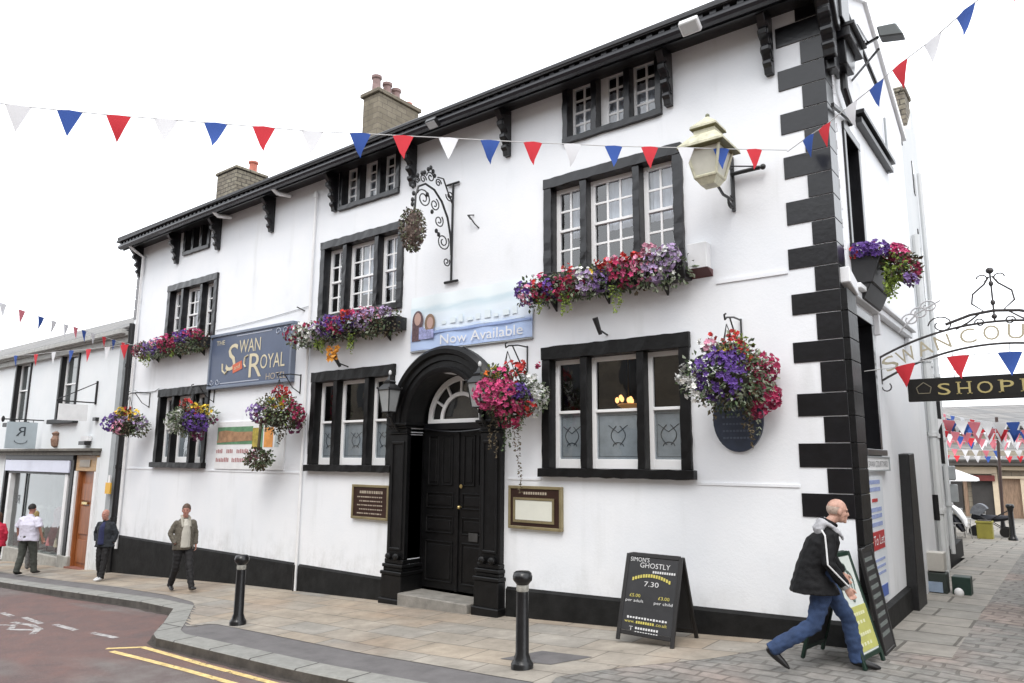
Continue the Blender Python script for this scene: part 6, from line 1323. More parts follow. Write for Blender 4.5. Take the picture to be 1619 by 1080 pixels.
# ------------------------------------------------------------------ iron overthrow with letters, and the hanging black sign
t = thing('lane_arch_sign', 'iron arch over the lane with pale letters spelling Swan Court', 'arch sign', (-.68, 11.37, 3.2))
CX2, YA = -.68, 11.37; ax0 = -2.1; hw = CX2 - ax0
def arch(x, z0, zc): return z0 + (zc - z0) * (1 - ((x - CX2) / hw) ** 2)
IR = mk('arch_iron', (.06, .055, .055), rough=.5, var=.3, scale=10)
mb = MB(); xs_ = fr(ax0, CX2 + hw, .1)
mb.tube([(x, YA, arch(x, 3.61, 3.98)) for x in xs_], .016, 6); mb.tube([(x, YA, arch(x, 3.27, 3.68)) for x in xs_], .016, 6)
for x in (ax0, CX2 + hw): mb.tube([(x, YA, 3.61), (x, YA, 3.22)], .016, 6); mb.tube([(x + .06 * math.cos(a) + .06, YA, 3.18 + .06 * math.sin(a)) for a in [PI + i * .5 for i in range(9)]], .01, 5)
mb.tube([(-1.25, YA, 4.0), (-.95, YA, 4.1), (-.68, YA, 4.13), (-.4, YA, 4.1), (-.1, YA, 4.0)], .02, 6)
for sg in (-1, 1):
    mb.tube([(CX2 + sg * q, YA, z) for q, z in ((.02, 4.6), (.08, 4.5), (.22, 4.38), (.24, 4.25), (.12, 4.14), (.3, 4.0), (.45, 3.92))], .013, 5)
    mb.tube([(CX2 + sg * (.1 + .06 * math.cos(a)), YA, 4.58 + .05 * math.sin(a)) for a in [i * .6 for i in range(8)]], .01, 5)
    mb.tube([(CX2 + sg * (.62 + .16 * math.cos(a) * (1 - a / 12)), YA, 4.0 + .13 * math.sin(a) * (1 - a / 12)) for a in [i * .5 for i in range(15)]], .010, 5)
    mb.tube([(CX2 + sg * (.17 + .06 * math.cos(a) * (1 - a / 12)), YA, 3.98 + .06 * math.sin(a) * (1 - a / 12)) for a in [i * .5 for i in range(15)]], .010, 5)
mb.tube([(CX2, YA, 3.98), (CX2, YA, 4.68)], .012, 6); mb.ball((CX2, YA, 4.68), (.05, .05, .045), 8, 6); mb.ball((CX2, YA, 4.5), (.03, .03, .04), 8, 6); mb.ball((CX2, YA, 4.24), (.03, .03, .04), 8, 6); mb.ball((CX2, YA, 4.05), (.035, .035, .035), 8, 6)
mb.build('arch_iron', IR, t)
mb = MB()
for sg in (-1, 1):
    for k in range(3): mb.tube([(CX2 + sg * (.75 + k * .12 + .11 * math.cos(a) * (1 - a / 14)), YA, 4.28 - k * .08 + .09 * math.sin(a) * (1 - a / 14)) for a in [i * .5 for i in range(15)]], .012, 5)
    mb.tube([(CX2 + sg * .6, YA, 4.35), (CX2 + sg * .9, YA, 4.2), (CX2 + sg * 1.15, YA, 3.95)], .012, 5)
mb.build('pale_scrolls', mk('weathered_white_iron', (.6, .6, .62), rough=.5, var=.1), t)
mb = MB(); txt = 'SWAN COURT'; pos = [-1.93, -1.72, -1.50, -1.28, None, -.99, -.73, -.47, -.24, .0]
for ch_, x in zip(txt, pos):
    if x is None: continue
    z = arch(x, 3.30, 3.70); sl = (arch(x + .05, 3.30, 3.70) - arch(x - .05, 3.30, 3.70)) / .1
    mb.text(ch_, (x, YA, z + .035), .29, xd=(1, 0, sl), zd=(-sl, 0, 1), ext=.006, width=.185 if ch_ not in 'W' else .24); 
mb.build('pale_lettering', mk('faded_gold_letters', (.50, .45, .33), rough=.5, var=.1), t)
t = thing('shopping_sign', 'long black hanging sign with gold lettering reading Shopping under the arch', 'sign', (-.6, 11.3, 2.95))
mb = MB(); mb.box(-1.77, .55, YA - .05, YA + .03, 2.95, 3.265); mb.build('sign_board', mk('black_board', (.012, .012, .011), rough=.4, var=.2), t, bevel=.006)
mb = MB(); yS2 = YA - .052
for ch_, x in zip('SHOPPING', [-1.33 + .235 * i for i in range(8)]): 
    mb.text(ch_, (x, yS2, 3.03), .225, width=.15 if ch_ not in 'OG' else .175, ext=.004)
    if ch_ in 'HPIN':
        for dx in ((-.062, .062) if ch_ in 'HN' else ((-.058,) if ch_ == 'P' else (0,))): mb.box(x + dx - .03, x + dx + .03, yS2 - .004, yS2, 3.03, 3.04); mb.box(x + dx - .03, x + dx + .03, yS2 - .004, yS2, 3.185, 3.195)
mb.build('gold_lettering', mk('gold_letters', (.50, .42, .18), rough=.45, var=.15), t)
mb = MB(); pts = [(-1.64, 3.06), (-1.5, 3.06), (-1.48, 3.14), (-1.57, 3.21), (-1.66, 3.14), (-1.64, 3.06)]
for p, q in zip(pts, pts[1:]): mb.bar((p[0], yS2 - .002, p[1]), (q[0], yS2 - .002, q[1]), .004, .01)
mb.build('house_outline', mk('dull_outline', (.22, .20, .14), var=0), t)
mb = MB()
for x in (-1.2, -.55, .2): mb.tube([(x, YA, 3.26), (x, YA, arch(x, 3.27, 3.68))], .006, 4)
mb.build('hanging_rod', IR, t)

# ------------------------------------------------------------------ bunting
BUN = {'r': mk('bunting_red', (.62, .03, .045), rough=.8, var=.1), 'b': mk('bunting_blue', (.03, .085, .34), rough=.8, var=.1), 'w': mk('bunting_white', (.72, .72, .74), rough=.8, var=.05), 'p': mk('bunting_pink', (.62, .18, .22), rough=.8, var=.1)}
CORD = mk('bunting_cord', (.55, .55, .55), rough=.8, var=.1)
COLN = {'r': 'red_flag', 'b': 'blue_flag', 'w': 'white_flag', 'p': 'pink_flag'}
def bunting(label, pts, cols, w_=.25, h=.28, ends=(), cordr=.006, sway=.05, flags=None):
    P3 = [V(p) for p in pts]; t = thing('bunting_string', label, 'bunting', tuple(P3[0]), 'strings of triangular bunting')
    mb = MB(); mb.tube(P3, cordr, 5); mb.build('cord', CORD, t)
    for p, c in zip(flags or P3, cols):
        if c in ' -': continue
        p = V(p); i = min(range(len(P3)), key=lambda k: (P3[k] - p).length); d = (P3[min(i + 1, len(P3) - 1)] - P3[max(i - 1, 0)]).normalized()
        mb = MB(); nr = V((d.y, -d.x, 0)).normalized(); sw = rnd.uniform(-sway, sway); cv = rnd.uniform(.01, .03)
        rows = []
        for k in range(4):
            f = k / 4; half = w_ / 2 * (1 - f); c0 = p - V((0, 0, h * f)) + nr * sw * f * f
            rows.append([c0 - d * half, c0 + nr * cv * (1 - f), c0 + d * half])
        tip = p - V((0, 0, h)) + nr * sw + d * rnd.uniform(-.02, .02); vs = [q for r_ in rows for q in r_] + [tip]; fs = []
        for k in range(3):
            for j in range(2): fs.append((k * 3 + j, k * 3 + j + 1, k * 3 + j + 4, k * 3 + j + 3))
        fs += [(9, 10, 12), (10, 11, 12)]
        mb.add(vs, fs); mb.build(COLN[c], BUN[c], t, smooth='full')
    return t
A_ = [(-8.06, 2.00, 5.52), (-7.90, 2.21, 5.51), (-7.63, 2.57, 5.52), (-7.36, 2.92, 5.53), (-7.09, 3.27, 5.55), (-6.80, 3.65, 5.57), (-6.51, 4.03, 5.59), (-6.21, 4.43, 5.61), (-5.90, 4.83, 5.65), (-5.61, 5.20, 5.68), (-5.30, 5.61, 5.72), (-5.00, 5.99, 5.75), (-4.69, 6.40, 5.79), (-4.39, 6.79, 5.83), (-4.07, 7.21, 5.87), (-3.78, 7.59, 5.92), (-3.48, 7.98, 5.97), (-3.18, 8.38, 6.02), (-2.89, 8.76, 6.07), (-2.59, 9.15, 6.12)]
bunting('long red white and blue bunting string stretched across the hotel front from the left edge', [(-9.5, .1, 5.6)] + A_, ' -wbrwbrwbrwbrwbrwbr-', w_=.235, h=.275)
B_ = [(-2.59, 9.15, 6.10), (-2.26, 8.90, 6.12), (-2.02, 8.72, 6.12), (-1.66, 8.44, 6.16), (-1.34, 8.20, 6.20), (-1.07, 7.99, 6.25), (-.73, 7.74, 6.28), (-.42, 7.50, 6.34), (-.05, 7.22, 6.40), (.6, 6.72, 6.5)]
bunting('bunting string rising from the hotel corner to the upper right of the picture', B_, '-brwbrwbr-', w_=.22, h=.275)
C_ = [(-29.08, 8.00, 5.36), (-27.55, 8.00, 5.33), (-25.85, 8.00, 5.22), (-24.19, 8.00, 5.12), (-22.86, 8.00, 5.07), (-21.64, 8.00, 5.01), (-20.53, 8.00, 4.95), (-19.39, 8.00, 4.90), (-18.44, 8.00, 4.87), (-18.10, 8.2, 4.87)]
bunting('bunting string hanging level in front of the upstairs windows of the white shop', [(-33, 8, 5.6)] + C_, '--bbrwbrwr-', w_=.34, h=.36)
D_ = [(-15.40, 4.11, 4.97), (-15.94, 4.62, 4.99), (-16.44, 5.10, 5.0), (-17.01, 5.64, 5.02), (-17.42, 6.03, 5.04), (-17.86, 6.44, 5.07), (-18.21, 6.77, 5.10), (-18.53, 7.08, 5.10), (-18.93, 7.45, 5.12), (-19.40, 7.90, 5.15), (-19.85, 8.33, 5.17), (-20.33, 8.78, 5.21), (-20.66, 9.10, 5.25)]
bunting('bunting string seen nearly end on, running from the left sky to the hotel left corner', D_, '-wpbwwpbwrbr-', w_=.26, h=.28)
E_ = [(-1.69, 10.30, 3.33), (-1.62, 10.30, 3.35), (-1.32, 10.30, 3.40), (-1.03, 10.30, 3.42), (-.76, 10.30, 3.42), (-.50, 10.30, 3.42), (-.24, 10.30, 3.40), (.05, 10.30, 3.38)]
bunting('bunting string hung across the lane just in front of the iron arch', [(-2.1, 10.3, 3.3)] + E_, '--r-r-brw', w_=.25, h=.29)
for k, (y0, y1, z0, z1, sg, lab) in enumerate(((17, 17.5, 3.05, 3.2, .2, 'first'), (19, 20, 3.3, 3.3, .45, 'second'), (21.5, 21, 3.0, 3.35, .3, 'third'), (23.5, 25, 3.4, 3.2, .35, 'fourth'), (26, 26, 3.1, 3.5, .45, 'fifth'), (31, 30, 3.3, 3.4, .5, 'sixth'), (33, 34, 3.6, 3.4, .5, 'seventh'), (34.5, 34, 2.95, 3.0, .35, 'eighth'), (35.5, 35.8, 2.6, 2.75, .25, 'ninth'), (24, 18, 3.6, 2.9, .2, 'diagonal'))):
    n = 15 if y0 < 30 else 20; x0, x1 = -2.2 - (y0 - 15) * .1 - (1.5 if y0 > 27 else 0), .8 if y0 < 27 else 1.5
    pts = [(x0 + (x1 - x0) * i / n, y0 + (y1 - y0) * i / n, z0 + (z1 - z0) * i / n - sg * 4 * (i / n) * (1 - i / n)) for i in range(n + 1)]
    bunting('%s bunting string counted from the street, crossing above the lane and courtyard' % lab if lab != 'diagonal' else 'slanting bunting string that crosses the others above the lane', pts, '-' + ''.join(rnd.choice('rwbwp') for _ in range(n - 1)) + '-', w_=.24, h=.28, cordr=.005, sway=.14)
# ------------------------------------------------------------------ people
SKIN = mk('skin', (.50, .29, .22), rough=.5, var=.3, scale=22, bump=.3, bscale=120)
SKINR = mk('skin_ruddy', (.42, .20, .15), rough=.55, var=.12, scale=14)
EYE = mk('eye_dark', (.03, .02, .02), rough=.3, var=0)
MOUTH = mk('mouth', (.20, .06, .05), rough=.6, var=0)
def head_mb(mb, hc, f, s=1.):
    f = V(f).normalized(); l = V((0, 0, 1)).cross(f).normalized(); u = f.cross(l).normalized(); H = lambda a, b_, c: hc + (f * a + l * b_ + u * c) * s
    def ell(c, r_, nu=16, nv=12):
        vs = []; fs = []
        for i in range(nv + 1):
            t = PI * i / nv
            for j in range(nu):
                a = 2 * PI * j / nu; vs.append(H(c[0] + math.sin(t) * math.cos(a) * r_[0], c[1] + math.sin(t) * math.sin(a) * r_[1], c[2] + math.cos(t) * r_[2]))
        for i in range(nv):
            for j in range(nu): fs.append((i * nu + j, (i + 1) * nu + j, (i + 1) * nu + (j + 1) % nu, i * nu + (j + 1) % nu))
        mb.add(vs, fs)
    ell((-.012, 0, .028), (.100, .077, .098)); ell((.018, 0, -.02), (.072, .064, .085)); ell((.030, 0, -.068), (.056, .050, .045)); ell((.074, 0, -.095), (.020, .024, .018))
    ell((.078, 0, .028), (.018, .050, .013)); ell((.084, 0, -.058), (.014, .024, .008)); ell((.083, 0, -.070), (.013, .021, .007))
    mb.loft([(H(.084, 0, .022), .010 * s, .009 * s), (H(.095, 0, -.006), .013 * s, .012 * s), (H(.104, 0, -.024), .014 * s, .015 * s), (H(.092, 0, -.034), .012 * s, .014 * s)], lat=l, n=8)
    for q in (-1, 1): ell((.004, q * .078, -.008), (.020, .010, .033), 8, 6); ell((.06, q * .038, -.02), (.025, .02, .025), 8, 6)
    return H, f, l, u
def hand_mb(mb, w_, d, side, curl=.5, s=1., n=6):
    """palm and five fingers starting at wrist w_, pointing along d; side = thumb direction"""
    d = V(d).normalized(); sd = V(side); sd = (sd - d * sd.dot(d)).normalized(); pn = d.cross(sd)
    mb.loft([(w_, .024 * s, .028 * s), (w_ + d * .04 * s, .018 * s, .038 * s), (w_ + d * .085 * s, .015 * s, .040 * s)], lat=sd, n=10)
    for i, L_ in enumerate((.068, .078, .072, .058)):
        b_ = w_ + d * .082 * s + sd * (.028 - i * .0185) * s; k = L_ * s / 3; p = [b_]; a = 0
        for j in range(3):
            a += curl * (.55 + .25 * j); p.append(p[-1] + (d * math.cos(a) + pn * math.sin(a)) * k)
        mb.tube(p, [.0095 * s, .009 * s, .0085 * s, .007 * s], n)
    t0 = w_ + d * .03 * s + sd * .03 * s; mb.tube([t0, t0 + (d * .7 + sd * .6 + pn * .2).normalized() * .035 * s, t0 + (d * .9 + sd * .3 + pn * .4).normalized() * .065 * s], [.012 * s, .0105 * s, .008 * s], n)
def shoe(mb, ank, toe, s=1.):
    ank, toe = V(ank), V(toe); d = (toe - ank); d2 = V((d.x, d.y, 0)).normalized(); dd = d.normalized(); l = V((-d2.y, d2.x, 0)); up_ = dd.cross(l) * -1
    if up_.z < 0: up_ = -up_
    heel = ank - dd * .06 * s
    mb.loft([(heel, .03 * s, .028 * s), (heel + dd * .03 * s, .042 * s, .036 * s), (ank + dd * .03 * s, .045 * s, .040 * s), ((ank + toe) / 2 + dd * .03 * s, .034 * s, .046 * s), (toe - dd * .02 * s, .026 * s, .042 * s), (toe + dd * .02 * s, .012 * s, .022 * s)], lat=l, n=12)
def person(label, J, o, loc, rz, tilt=0.):
    """J: joints in metres, x forward, y left, z up. o: style options"""
    t = thing('person', label, 'person', (0, 0, 0))
    j = {k: V(v) for k, v in J.items()}; vx = o.get('voxel', .014); hs = o.get('hs', 1.0)
    for q in 'LR': j['sh' + q] = V((j['sh' + q].x, j['sh' + q].y * .87, j['sh' + q].z - .035)); j['el' + q].y *= .94; fat = o.get('fat', 1.); sk = o.get('skin', SKIN)
    mb = MB(); H, f, l, u = head_mb(mb, j['head'], o.get('face', (1, 0, 0)), hs)
    lat = (0, 1, 0)
    mb.loft([(j['neck'] + V((-.01, 0, -.03)), .055, .06), (j['neck'] + V((0, 0, .04)), .05, .052), (j['head'] + V((-.012, 0, -.05)), .055, .052)], lat=lat)
    mb.loft([(j['pel'] + V((0, 0, -.06)), .09, .14), (j['pel'] + V((0, 0, .08)), .10, .15), ((j['pel'] + j['chest']) / 2, .10, .14), (j['chest'], .11, .16), (j['neck'] + V((-.01, 0, -.09)), .09, .16), (j['neck'] + V((-.01, 0, -.01)), .05, .06)], lat=lat)
    for s_ in 'LR':
        mb.loft([(j['sh' + s_], .05, .05), ((j['sh' + s_] + j['el' + s_]) / 2, .042, .045), (j['el' + s_], .036, .036), ((j['el' + s_] + j['ha' + s_]) / 2, .035, .033), (j['ha' + s_], .024, .028)], lat=lat, n=10)
        mb.loft([(j['hip' + s_], .08, .08), ((j['hip' + s_] + j['kn' + s_]) / 2, .068, .066), (j['kn' + s_], .052, .05), ((j['kn' + s_] * .6 + j['an' + s_] * .4), .054, .05), (j['an' + s_], .036, .036)], lat=lat, n=12)
        d = (j['ha' + s_] - j['el' + s_]).normalized() + V(o.get('hand_bias', (.15, 0, 0)))
        if not o.get('pocket' + s_): hand_mb(mb, j['ha' + s_], d, V((1, 0, 0)) if abs(d.normalized().x) < .8 else V((0, 0, 1)), o.get('curl', .5), 1.)
    remeshed(mb, 'body', sk, t, o.get('bvox', .009), 1)
    # face details
    mb = MB()
    for q in (-1, 1): mb.ball(H(.083, q * .031, .008), .008, 8, 6)
    mb.build('eyes', EYE, t, smooth=True)
    mb = MB(); mb.loft([(H(.094, .018, -.064), .004, .004), (H(.098, 0, -.063), .004, .004), (H(.094, -.018, -.064), .004, .004)], lat=(0, 0, 1), n=6); mb.build('mouth', MOUTH, t, smooth=True)
    # hair
    hb = MB()
    if o['hair'] == 'short':
        vs = []; fs = []; nu, nv = 20, 10
        for i in range(nv + 1):
            th = PI * .60 * i / nv
            for k in range(nu):
                a = 2 * PI * k / nu; th2 = th * (1. if math.cos(a) < .1 else (.70 if math.cos(a) > .6 else .85)); rr = 1 + rnd.uniform(-.015, .02)
                vs.append(H(-.016 + math.sin(th2) * math.cos(a) * .108 * rr, math.sin(th2) * math.sin(a) * .086 * rr, .030 + math.cos(th2) * .108 * rr))
        for i in range(nv):
            for k in range(nu): fs.append((i * nu + k, (i + 1) * nu + k, (i + 1) * nu + (k + 1) % nu, i * nu + (k + 1) % nu))
        hb.add(vs, fs)
    elif o['hair'] == 'rim':
        vs = []; fs = []; nu, nv = 18, 5
        for i in range(nv + 1):
            for k in range(nu + 1):
                a = PI * .48 + PI * 1.04 * k / nu; th = PI * (.44 + .26 * i / nv); e = math.sin(PI * i / nv) * .6 + .42; r_ = .99 + .03 * e * min(1, k / 2, (nu - k) / 2)
                vs.append(H(-.012 + math.sin(th) * math.cos(a) * .100 * r_, math.sin(th) * math.sin(a) * .077 * r_, .028 + math.cos(th) * .098 * r_))
        for i in range(nv):
            for k in range(nu): fs.append((i * (nu + 1) + k, (i + 1) * (nu + 1) + k, (i + 1) * (nu + 1) + k + 1, i * (nu + 1) + k + 1))
        hb.add(vs, fs)
    elif o['hair'] == 'long':
        hb.loft([(H(-.01, 0, .135), .04, .04), (H(-.015, 0, .08), .10, .088), (H(-.03, 0, .0), .095, .095), (H(-.045, 0, -.09), .07, .09), (H(-.05, 0, -.16), .04, .07)], lat=tuple(l), n=16)
    hb.build('hair', mk('hair_' + o['haircol'][0], o['haircol'][1], rough=.7, var=.4, scale=60), t, smooth=True)
    # trousers
    mb = MB(); tw = o.get('tw', 1.)
    mb.loft([(j['pel'] + V((-.01, 0, .12)), .115 * fat, .165 * fat), (j['pel'] + V((-.015, 0, 0)), .13 * fat, .175 * fat), (j['pel'] + V((-.005, 0, -.09)), .105, .15)], lat=lat)
    for s_ in 'LR':
        h, k, a = j['hip' + s_], j['kn' + s_], j['an' + s_]; kb = (k - (h + a) / 2) * .0
        mb.loft([(h + V((0, 0, .03)), .10 * tw, .095 * tw), ((h * .6 + k * .4), .092 * tw, .088 * tw), (k, .074 * tw, .072 * tw), ((k * .5 + a * .5), .072 * tw, .068 * tw), (a + (k - a).normalized() * .04, .068 * tw, .062 * tw), (a + (a - k).normalized() * o.get('cuff', .03), .07 * tw, .062 * tw)], lat=lat, n=14)
    remeshed(mb, 'trousers', o['trousers'], t, vx, 2, .011, .09)
    # shoes
    for s_ in 'LR':
        mb = MB(); shoe(mb, j['an' + s_] + V((0, 0, -.03)), j['to' + s_]); mb.build('shoe', o['shoes'], t, smooth=True)
    # upper garment
    mb = MB(); P = j['pel']; hem = V(o['hem']); 
    mb.loft([(hem, o['hemr'][0], o['hemr'][1]), ((hem + j['chest']) / 2 + V(o.get('belly', (0, 0, 0))), .15 * fat, .185 * fat), (j['chest'], .145 * fat, .195 * fat), (j['neck'] + V((-.015, 0, -.11)), .12, .185), (j['neck'] + V((-.012, 0, -.055)), .095, .135), (j['neck'] + V((-.01, 0, -.015)), .075, .085), (j['neck'] + V((0, 0, .025)), .065, .068)], lat=lat, n=20, power=2.3)
    for s_ in 'LR':
        s0, e, h = j['sh' + s_], j['el' + s_], j['ha' + s_]; sl = o.get('sleeve', 1.); aw = o.get('aw', 1.)
        mb.ball(s0, .062 * aw)
        if sl >= 1: mb.loft([(s0, .064 * aw, .062 * aw), ((s0 + e) / 2, .066 * aw, .064 * aw), (e, .058 * aw, .056 * aw), ((e + h) / 2, .055 * aw, .052 * aw), (h - (h - e).normalized() * .01, .048 * aw, .046 * aw)], lat=lat, n=12)
        else: mb.loft([(s0, .08 * aw, .08 * aw), (s0 + (e - s0) * .5, .078 * aw, .076 * aw), (s0 + (e - s0) * .92, .076 * aw, .074 * aw)], lat=lat, n=12)
    g = remeshed(mb, o['topname'], o['top'], t, vx, 2, o.get('amp', .010), .10, o.get('colorize'))
    for fn in o.get('extra', ()): fn(t, j, H, mb)
    t.location = loc; t.rotation_euler = (0, 0, rz); return t
DENIM = mk('blue_denim', (.025, .05, .12), rough=.85, var=.4, scale=7, bump=.3, bscale=120)
JACK = mk('black_jacket', (.005, .005, .006), spec=.25, rough=.7, var=.3, scale=8, bump=.3, bscale=60)
BSHOE = mk('black_shoe', (.012, .011, .011), rough=.4, var=.2)
HOOD = mk('pale_hood', (.40, .40, .42), rough=.9, var=.2, scale=18)
PIPE = mk('pale_piping', (.62, .62, .62), rough=.7, var=.1)
# the man walking past the corner
def hood(t, j, H, _):
    mb = MB(); n = j['neck']
    mb.loft([(n + V((-.10, 0, -.10)), .03, .10), (n + V((-.105, 0, -.03)), .055, .11), (n + V((-.06, 0, .03)), .065, .095), (n + V((-.01, 0, .045)), .055, .08)], lat=(0, 1, 0), n=14)
    mb.tube([n + V((.085 * math.cos(a), .085 * math.sin(a) , .012 - .05 * math.cos(a) - (.03 if math.cos(a) > .5 else 0))) for a in [i * PI / 10 for i in range(21)]], .026, 8)
    mb.loft([(n + V((.06, -.055, -.02)), .02, .025), (n + V((.11, -.035, -.085)), .018, .03), (n + V((.13, -.02, -.14)), .01, .015)], lat=(0, 1, 0), n=8)
    remeshed(mb, 'hood', HOOD, t, .011, 2, .006, .05)
    mb = MB(); mb.tube([n + V((.005 + .066 * math.cos(a), .066 * math.sin(a), .045 - .035 * math.cos(a))) for a in [i * PI / 10 for i in range(21)]], .02, 8); mb.build('inner_collar', JACK, t, smooth=True)
    mb = MB()
    s0, e, h = j['shR'], j['elR'], j['haR']; off = V((-.035, -.072, 0))
    pts = [n + V((-.10, -.13, -.03)), s0 + V((-.045, -.068, .02)), s0 + (e - s0) * .45 + V((-.035, -.068, 0)), e + V((-.025, -.062, 0)), (e + h) / 2 + V((.0, -.060, 0)), h + V((.01, -.052, .02))]
    sm = []
    for a, b_ in zip(pts, pts[1:]): sm += [a + (b_ - a) * i / 4 for i in range(4)]
    mb.tube(sm + [pts[-1]], .009, 6); mb.build('piping', PIPE, t, smooth=True)
    mb = MB(); mb.loft([(h + (h - e).normalized() * -.03, .05, .05), (h + (h - e).normalized() * .005, .048, .048)], lat=(0, 1, 0), n=12); mb.build('cuff', mk('cuff_stripe', (.25, .25, .25), var=.1), t, smooth=True)
J1 = dict(pel=(-.0, 0, .90), chest=(-.0, 0, 1.24), neck=(.08, 0, 1.43), head=(.18, 0, 1.585), shL=(.04, .19, 1.37), elL=(.12, .25, 1.12), haL=(.24, .22, .93), shR=(.03, -.19, 1.37), elR=(.0, -.27, 1.08), haR=(.15, -.25, .86),
          hipL=(.02, .09, .86), knL=(.24, .10, .50), anL=(.30, .10, .11), toL=(.50, .11, .035), hipR=(-.02, -.09, .86), knR=(-.14, -.09, .46), anR=(-.56, -.10, .21), toR=(-.42, -.10, .045))
person('bald man in a black jacket with pale hood and blue jeans striding past the corner', J1,
       dict(face=(1, 0, -.12), hair='rim', haircol=('grey', (.45, .35, .29)), trousers=DENIM, shoes=BSHOE, top=JACK, topname='jacket', hem=(-.10, 0, .77), hemr=(.245, .26), belly=(-.05, 0, 0), fat=1.08, amp=.008, aw=1.1, tw=1.06, voxel=.011, bvox=.0075, curl=.75, extra=(hood,), skin=SKIN, hand_bias=(.1, 0, -.3)),
       (-2.18, 8.09, G(-2.2, 8.0) + .004), math.radians(28))
# the man in the tweed jacket, walking towards the right and the viewer
TWEED = mk('tweed', (.13, .115, .09), rough=.9, var=.5, scale=35); TROUB = mk('black_trousers', (.012, .011, .012), rough=.8, var=.3)
SHIRTW = mk('cream_shirt', (.50, .48, .42), rough=.85, var=.12)
def shirtfront(t, j, H, _):
    mb = MB(); mb.loft([(j['pel'] + V((.09, -.0, -.06)), .09, .11), (j['chest'] + V((.10, 0, -.08)), .08, .10), (j['chest'] + V((.095, 0, .06)), .074, .075), (j['neck'] + V((.045, 0, -.02)), .035, .045)], lat=(0, 1, 0), n=14)
    remeshed(mb, 'shirt', SHIRTW, t, .012, 1, .003, .06)
    mb = MB()
    for q in (-1, 1): mb.loft([(j['neck'] + V((-.05, q * .05, .05)), .015, .04), (j['neck'] + V((.03, q * .07, .01)), .015, .035), (j['chest'] + V((.14, q * .065, .04)), .012, .03)], lat=(0, 1, 0), n=8)
    mb.build('collar', mk('collar_pale', (.33, .31, .26), var=.2), t, smooth=True)
J2 = dict(pel=(0, 0, .95), chest=(-.01, 0, 1.27), neck=(0, 0, 1.48), head=(.02, 0, 1.64), shL=(0, .19, 1.42), elL=(-.04, .26, 1.16), haL=(.02, .24, .93), shR=(0, -.19, 1.42), elR=(-.02, -.29, 1.18), haR=(.10, -.19, .97),
          hipL=(0, .09, .90), knL=(.19, .10, .52), anL=(.34, .12, .13), toL=(.51, .14, .12), hipR=(0, -.09, .90), knR=(-.03, -.10, .49), anR=(-.30, -.11, .12), toR=(-.12, -.12, .04))
person('man in a brown tweed jacket and cream shirt walking along by the white wall', J2,
       dict(face=(1, -.45, -.05), hair='short', haircol=('brown', (.10, .06, .04)), trousers=TROUB, shoes=BSHOE, top=TWEED, topname='jacket', hem=(0, 0, .84), hemr=(.14, .215), fat=.98, skin=SKINR, extra=(shirtfront,), pocketR=True),
       (-14.85, 8.0, G(-14.85, 8.0)), math.radians(-12))
# the man in the dark coat by the black downpipe
NAVYC = mk('navy_coat', (.018, .022, .028), rough=.8, var=.3); NAVJ = mk('navy_jumper', (.025, .03, .09), rough=.9, var=.25)
def jumper(t, j, H, _):
    mb = MB(); mb.loft([(j['pel'] + V((.10, 0, -.06)), .09, .085), (j['chest'] + V((.10, 0, -.08)), .08, .09), (j['chest'] + V((.095, 0, .06)), .072, .075), (j['neck'] + V((.04, 0, -.03)), .035, .05)], lat=(0, 1, 0), n=14)
    remeshed(mb, 'jumper', NAVJ, t, .014, 2, .004, .06)
J3 = dict(pel=(0, 0, .92), chest=(0, 0, 1.22), neck=(.01, 0, 1.41), head=(.05, 0, 1.56), shL=(0, .19, 1.36), elL=(-.06, .27, 1.10), haL=(-.02, .22, .90), shR=(0, -.19, 1.36), elR=(-.08, -.33, 1.12), haR=(-.02, -.24, .92),
          hipL=(0, .08, .88), knL=(.06, .09, .48), anL=(.12, .10, .10), toL=(.31, .11, .06), hipR=(0, -.08, .88), knR=(.03, -.08, .47), anR=(-.06, -.08, .09), toR=(.12, -.08, .03))
person('grey haired man in a dark coat and navy jumper beside the black downpipe', J3,
       dict(face=(1, 0, -.1), hair='rim', haircol=('ash', (.35, .28, .24)), trousers=TROUB, shoes=mk('white_trainers', (.6, .6, .6), rough=.5), top=NAVYC, topname='coat', hem=(-.02, 0, .80), hemr=(.15, .25), fat=1.02, aw=1.15, skin=SKINR, extra=(jumper,), pocketL=True, pocketR=True),
       (-18.95, 8.2, G(-18.95, 8.2)), math.radians(-62))
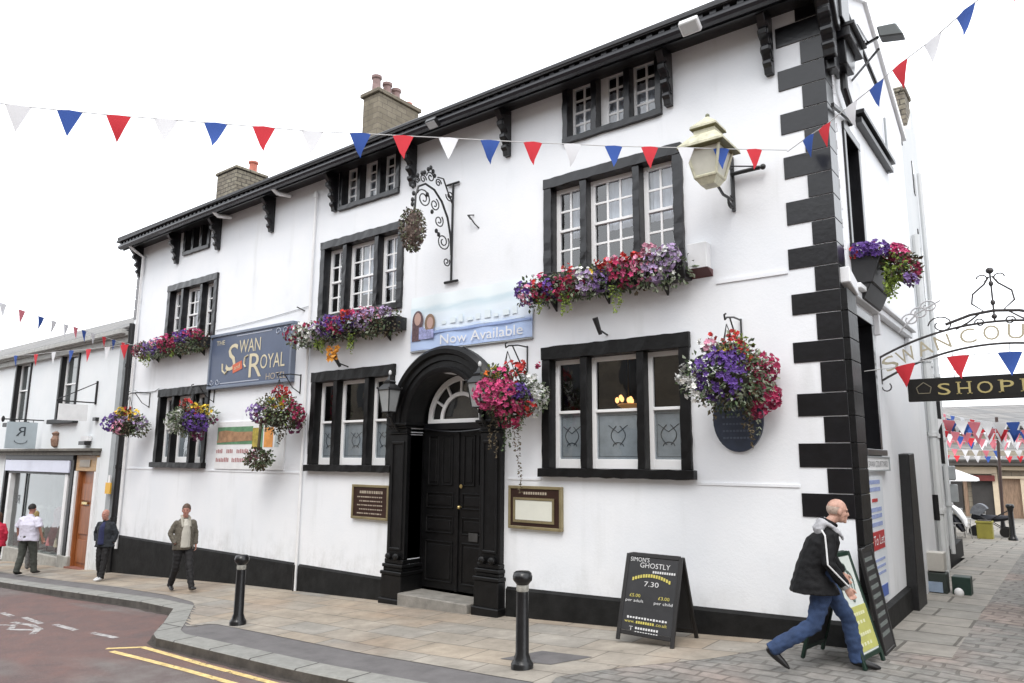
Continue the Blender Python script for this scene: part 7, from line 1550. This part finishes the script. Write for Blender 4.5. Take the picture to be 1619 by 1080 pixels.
# big man in the white T shirt seen from behind, walking away to the left
TEE = mk('white_tshirt', (.62, .60, .70), rough=.85, var=.08); CARGO = mk('olive_trousers', (.06, .065, .055), rough=.85, var=.35, scale=6)
J4 = dict(pel=(0, 0, 1.0), chest=(.0, 0, 1.34), neck=(.0, 0, 1.57), head=(.03, 0, 1.74), shL=(0, .24, 1.50), elL=(-.02, .36, 1.24), haL=(.06, .36, .98), shR=(0, -.24, 1.50), elR=(-.02, -.36, 1.24), haR=(.08, -.35, .98),
          hipL=(0, .11, .96), knL=(-.02, .13, .52), anL=(-.12, .14, .12), toL=(.06, .15, .05), hipR=(0, -.11, .96), knR=(.10, -.12, .54), anR=(.16, -.13, .12), toR=(.34, -.14, .06))
person('heavy man in a white T shirt and olive trousers seen from behind outside the shop', J4,
       dict(face=(1, .0, 0), hair='short', haircol=('black', (.015, .013, .012)), trousers=CARGO, shoes=BSHOE, top=TEE, topname='t_shirt', hem=(-.0, 0, .90), hemr=(.19, .28), fat=1.32, aw=1.3, tw=1.2, sleeve=.5, skin=SKINR, belly=(.02, 0, 0)),
       (-22.45, 7.75, G(-22.4, 7.8)), math.radians(118))
# blonde woman just ahead of him and the passer-by in red at the picture edge
J5 = dict(pel=(0, 0, .90), chest=(0, 0, 1.18), neck=(.0, 0, 1.38), head=(.03, 0, 1.53), shL=(0, .17, 1.32), elL=(-.05, .24, 1.06), haL=(.03, .22, .84), shR=(0, -.17, 1.32), elR=(-.05, -.24, 1.06), haR=(.05, -.22, .84),
          hipL=(0, .08, .86), knL=(.08, .09, .47), anL=(.14, .09, .10), toL=(.31, .10, .05), hipR=(0, -.08, .86), knR=(.0, -.08, .46), anR=(-.16, -.09, .11), toR=(.02, -.09, .03))
person('fair haired woman mostly hidden behind the heavy man in the white T shirt', J5,
       dict(face=(1, 0, 0), hair='long', haircol=('fair', (.33, .25, .10)), trousers=mk('grey_check', (.18, .18, .18), var=.5, scale=20), shoes=BSHOE, top=mk('sage_top', (.22, .25, .2), var=.2), topname='top', hem=(0, 0, .82), hemr=(.13, .18), fat=.92, voxel=.016, bvox=.012),
       (-23.85, 8.35, G(-23.8, 8.3)), math.radians(150))
person('passer-by in a bright red coat cut off by the left edge of the picture', J5,
       dict(face=(1, 0, 0), hair='long', haircol=('chestnut', (.10, .05, .03)), trousers=TROUB, shoes=BSHOE, top=mk('red_coat', (.50, .015, .05), rough=.7, var=.15), topname='coat', hem=(0, 0, .72), hemr=(.19, .26), fat=1.1, voxel=.016, bvox=.012),
       (-24.42, 7.62, G(-24.4, 7.6)), math.radians(160))
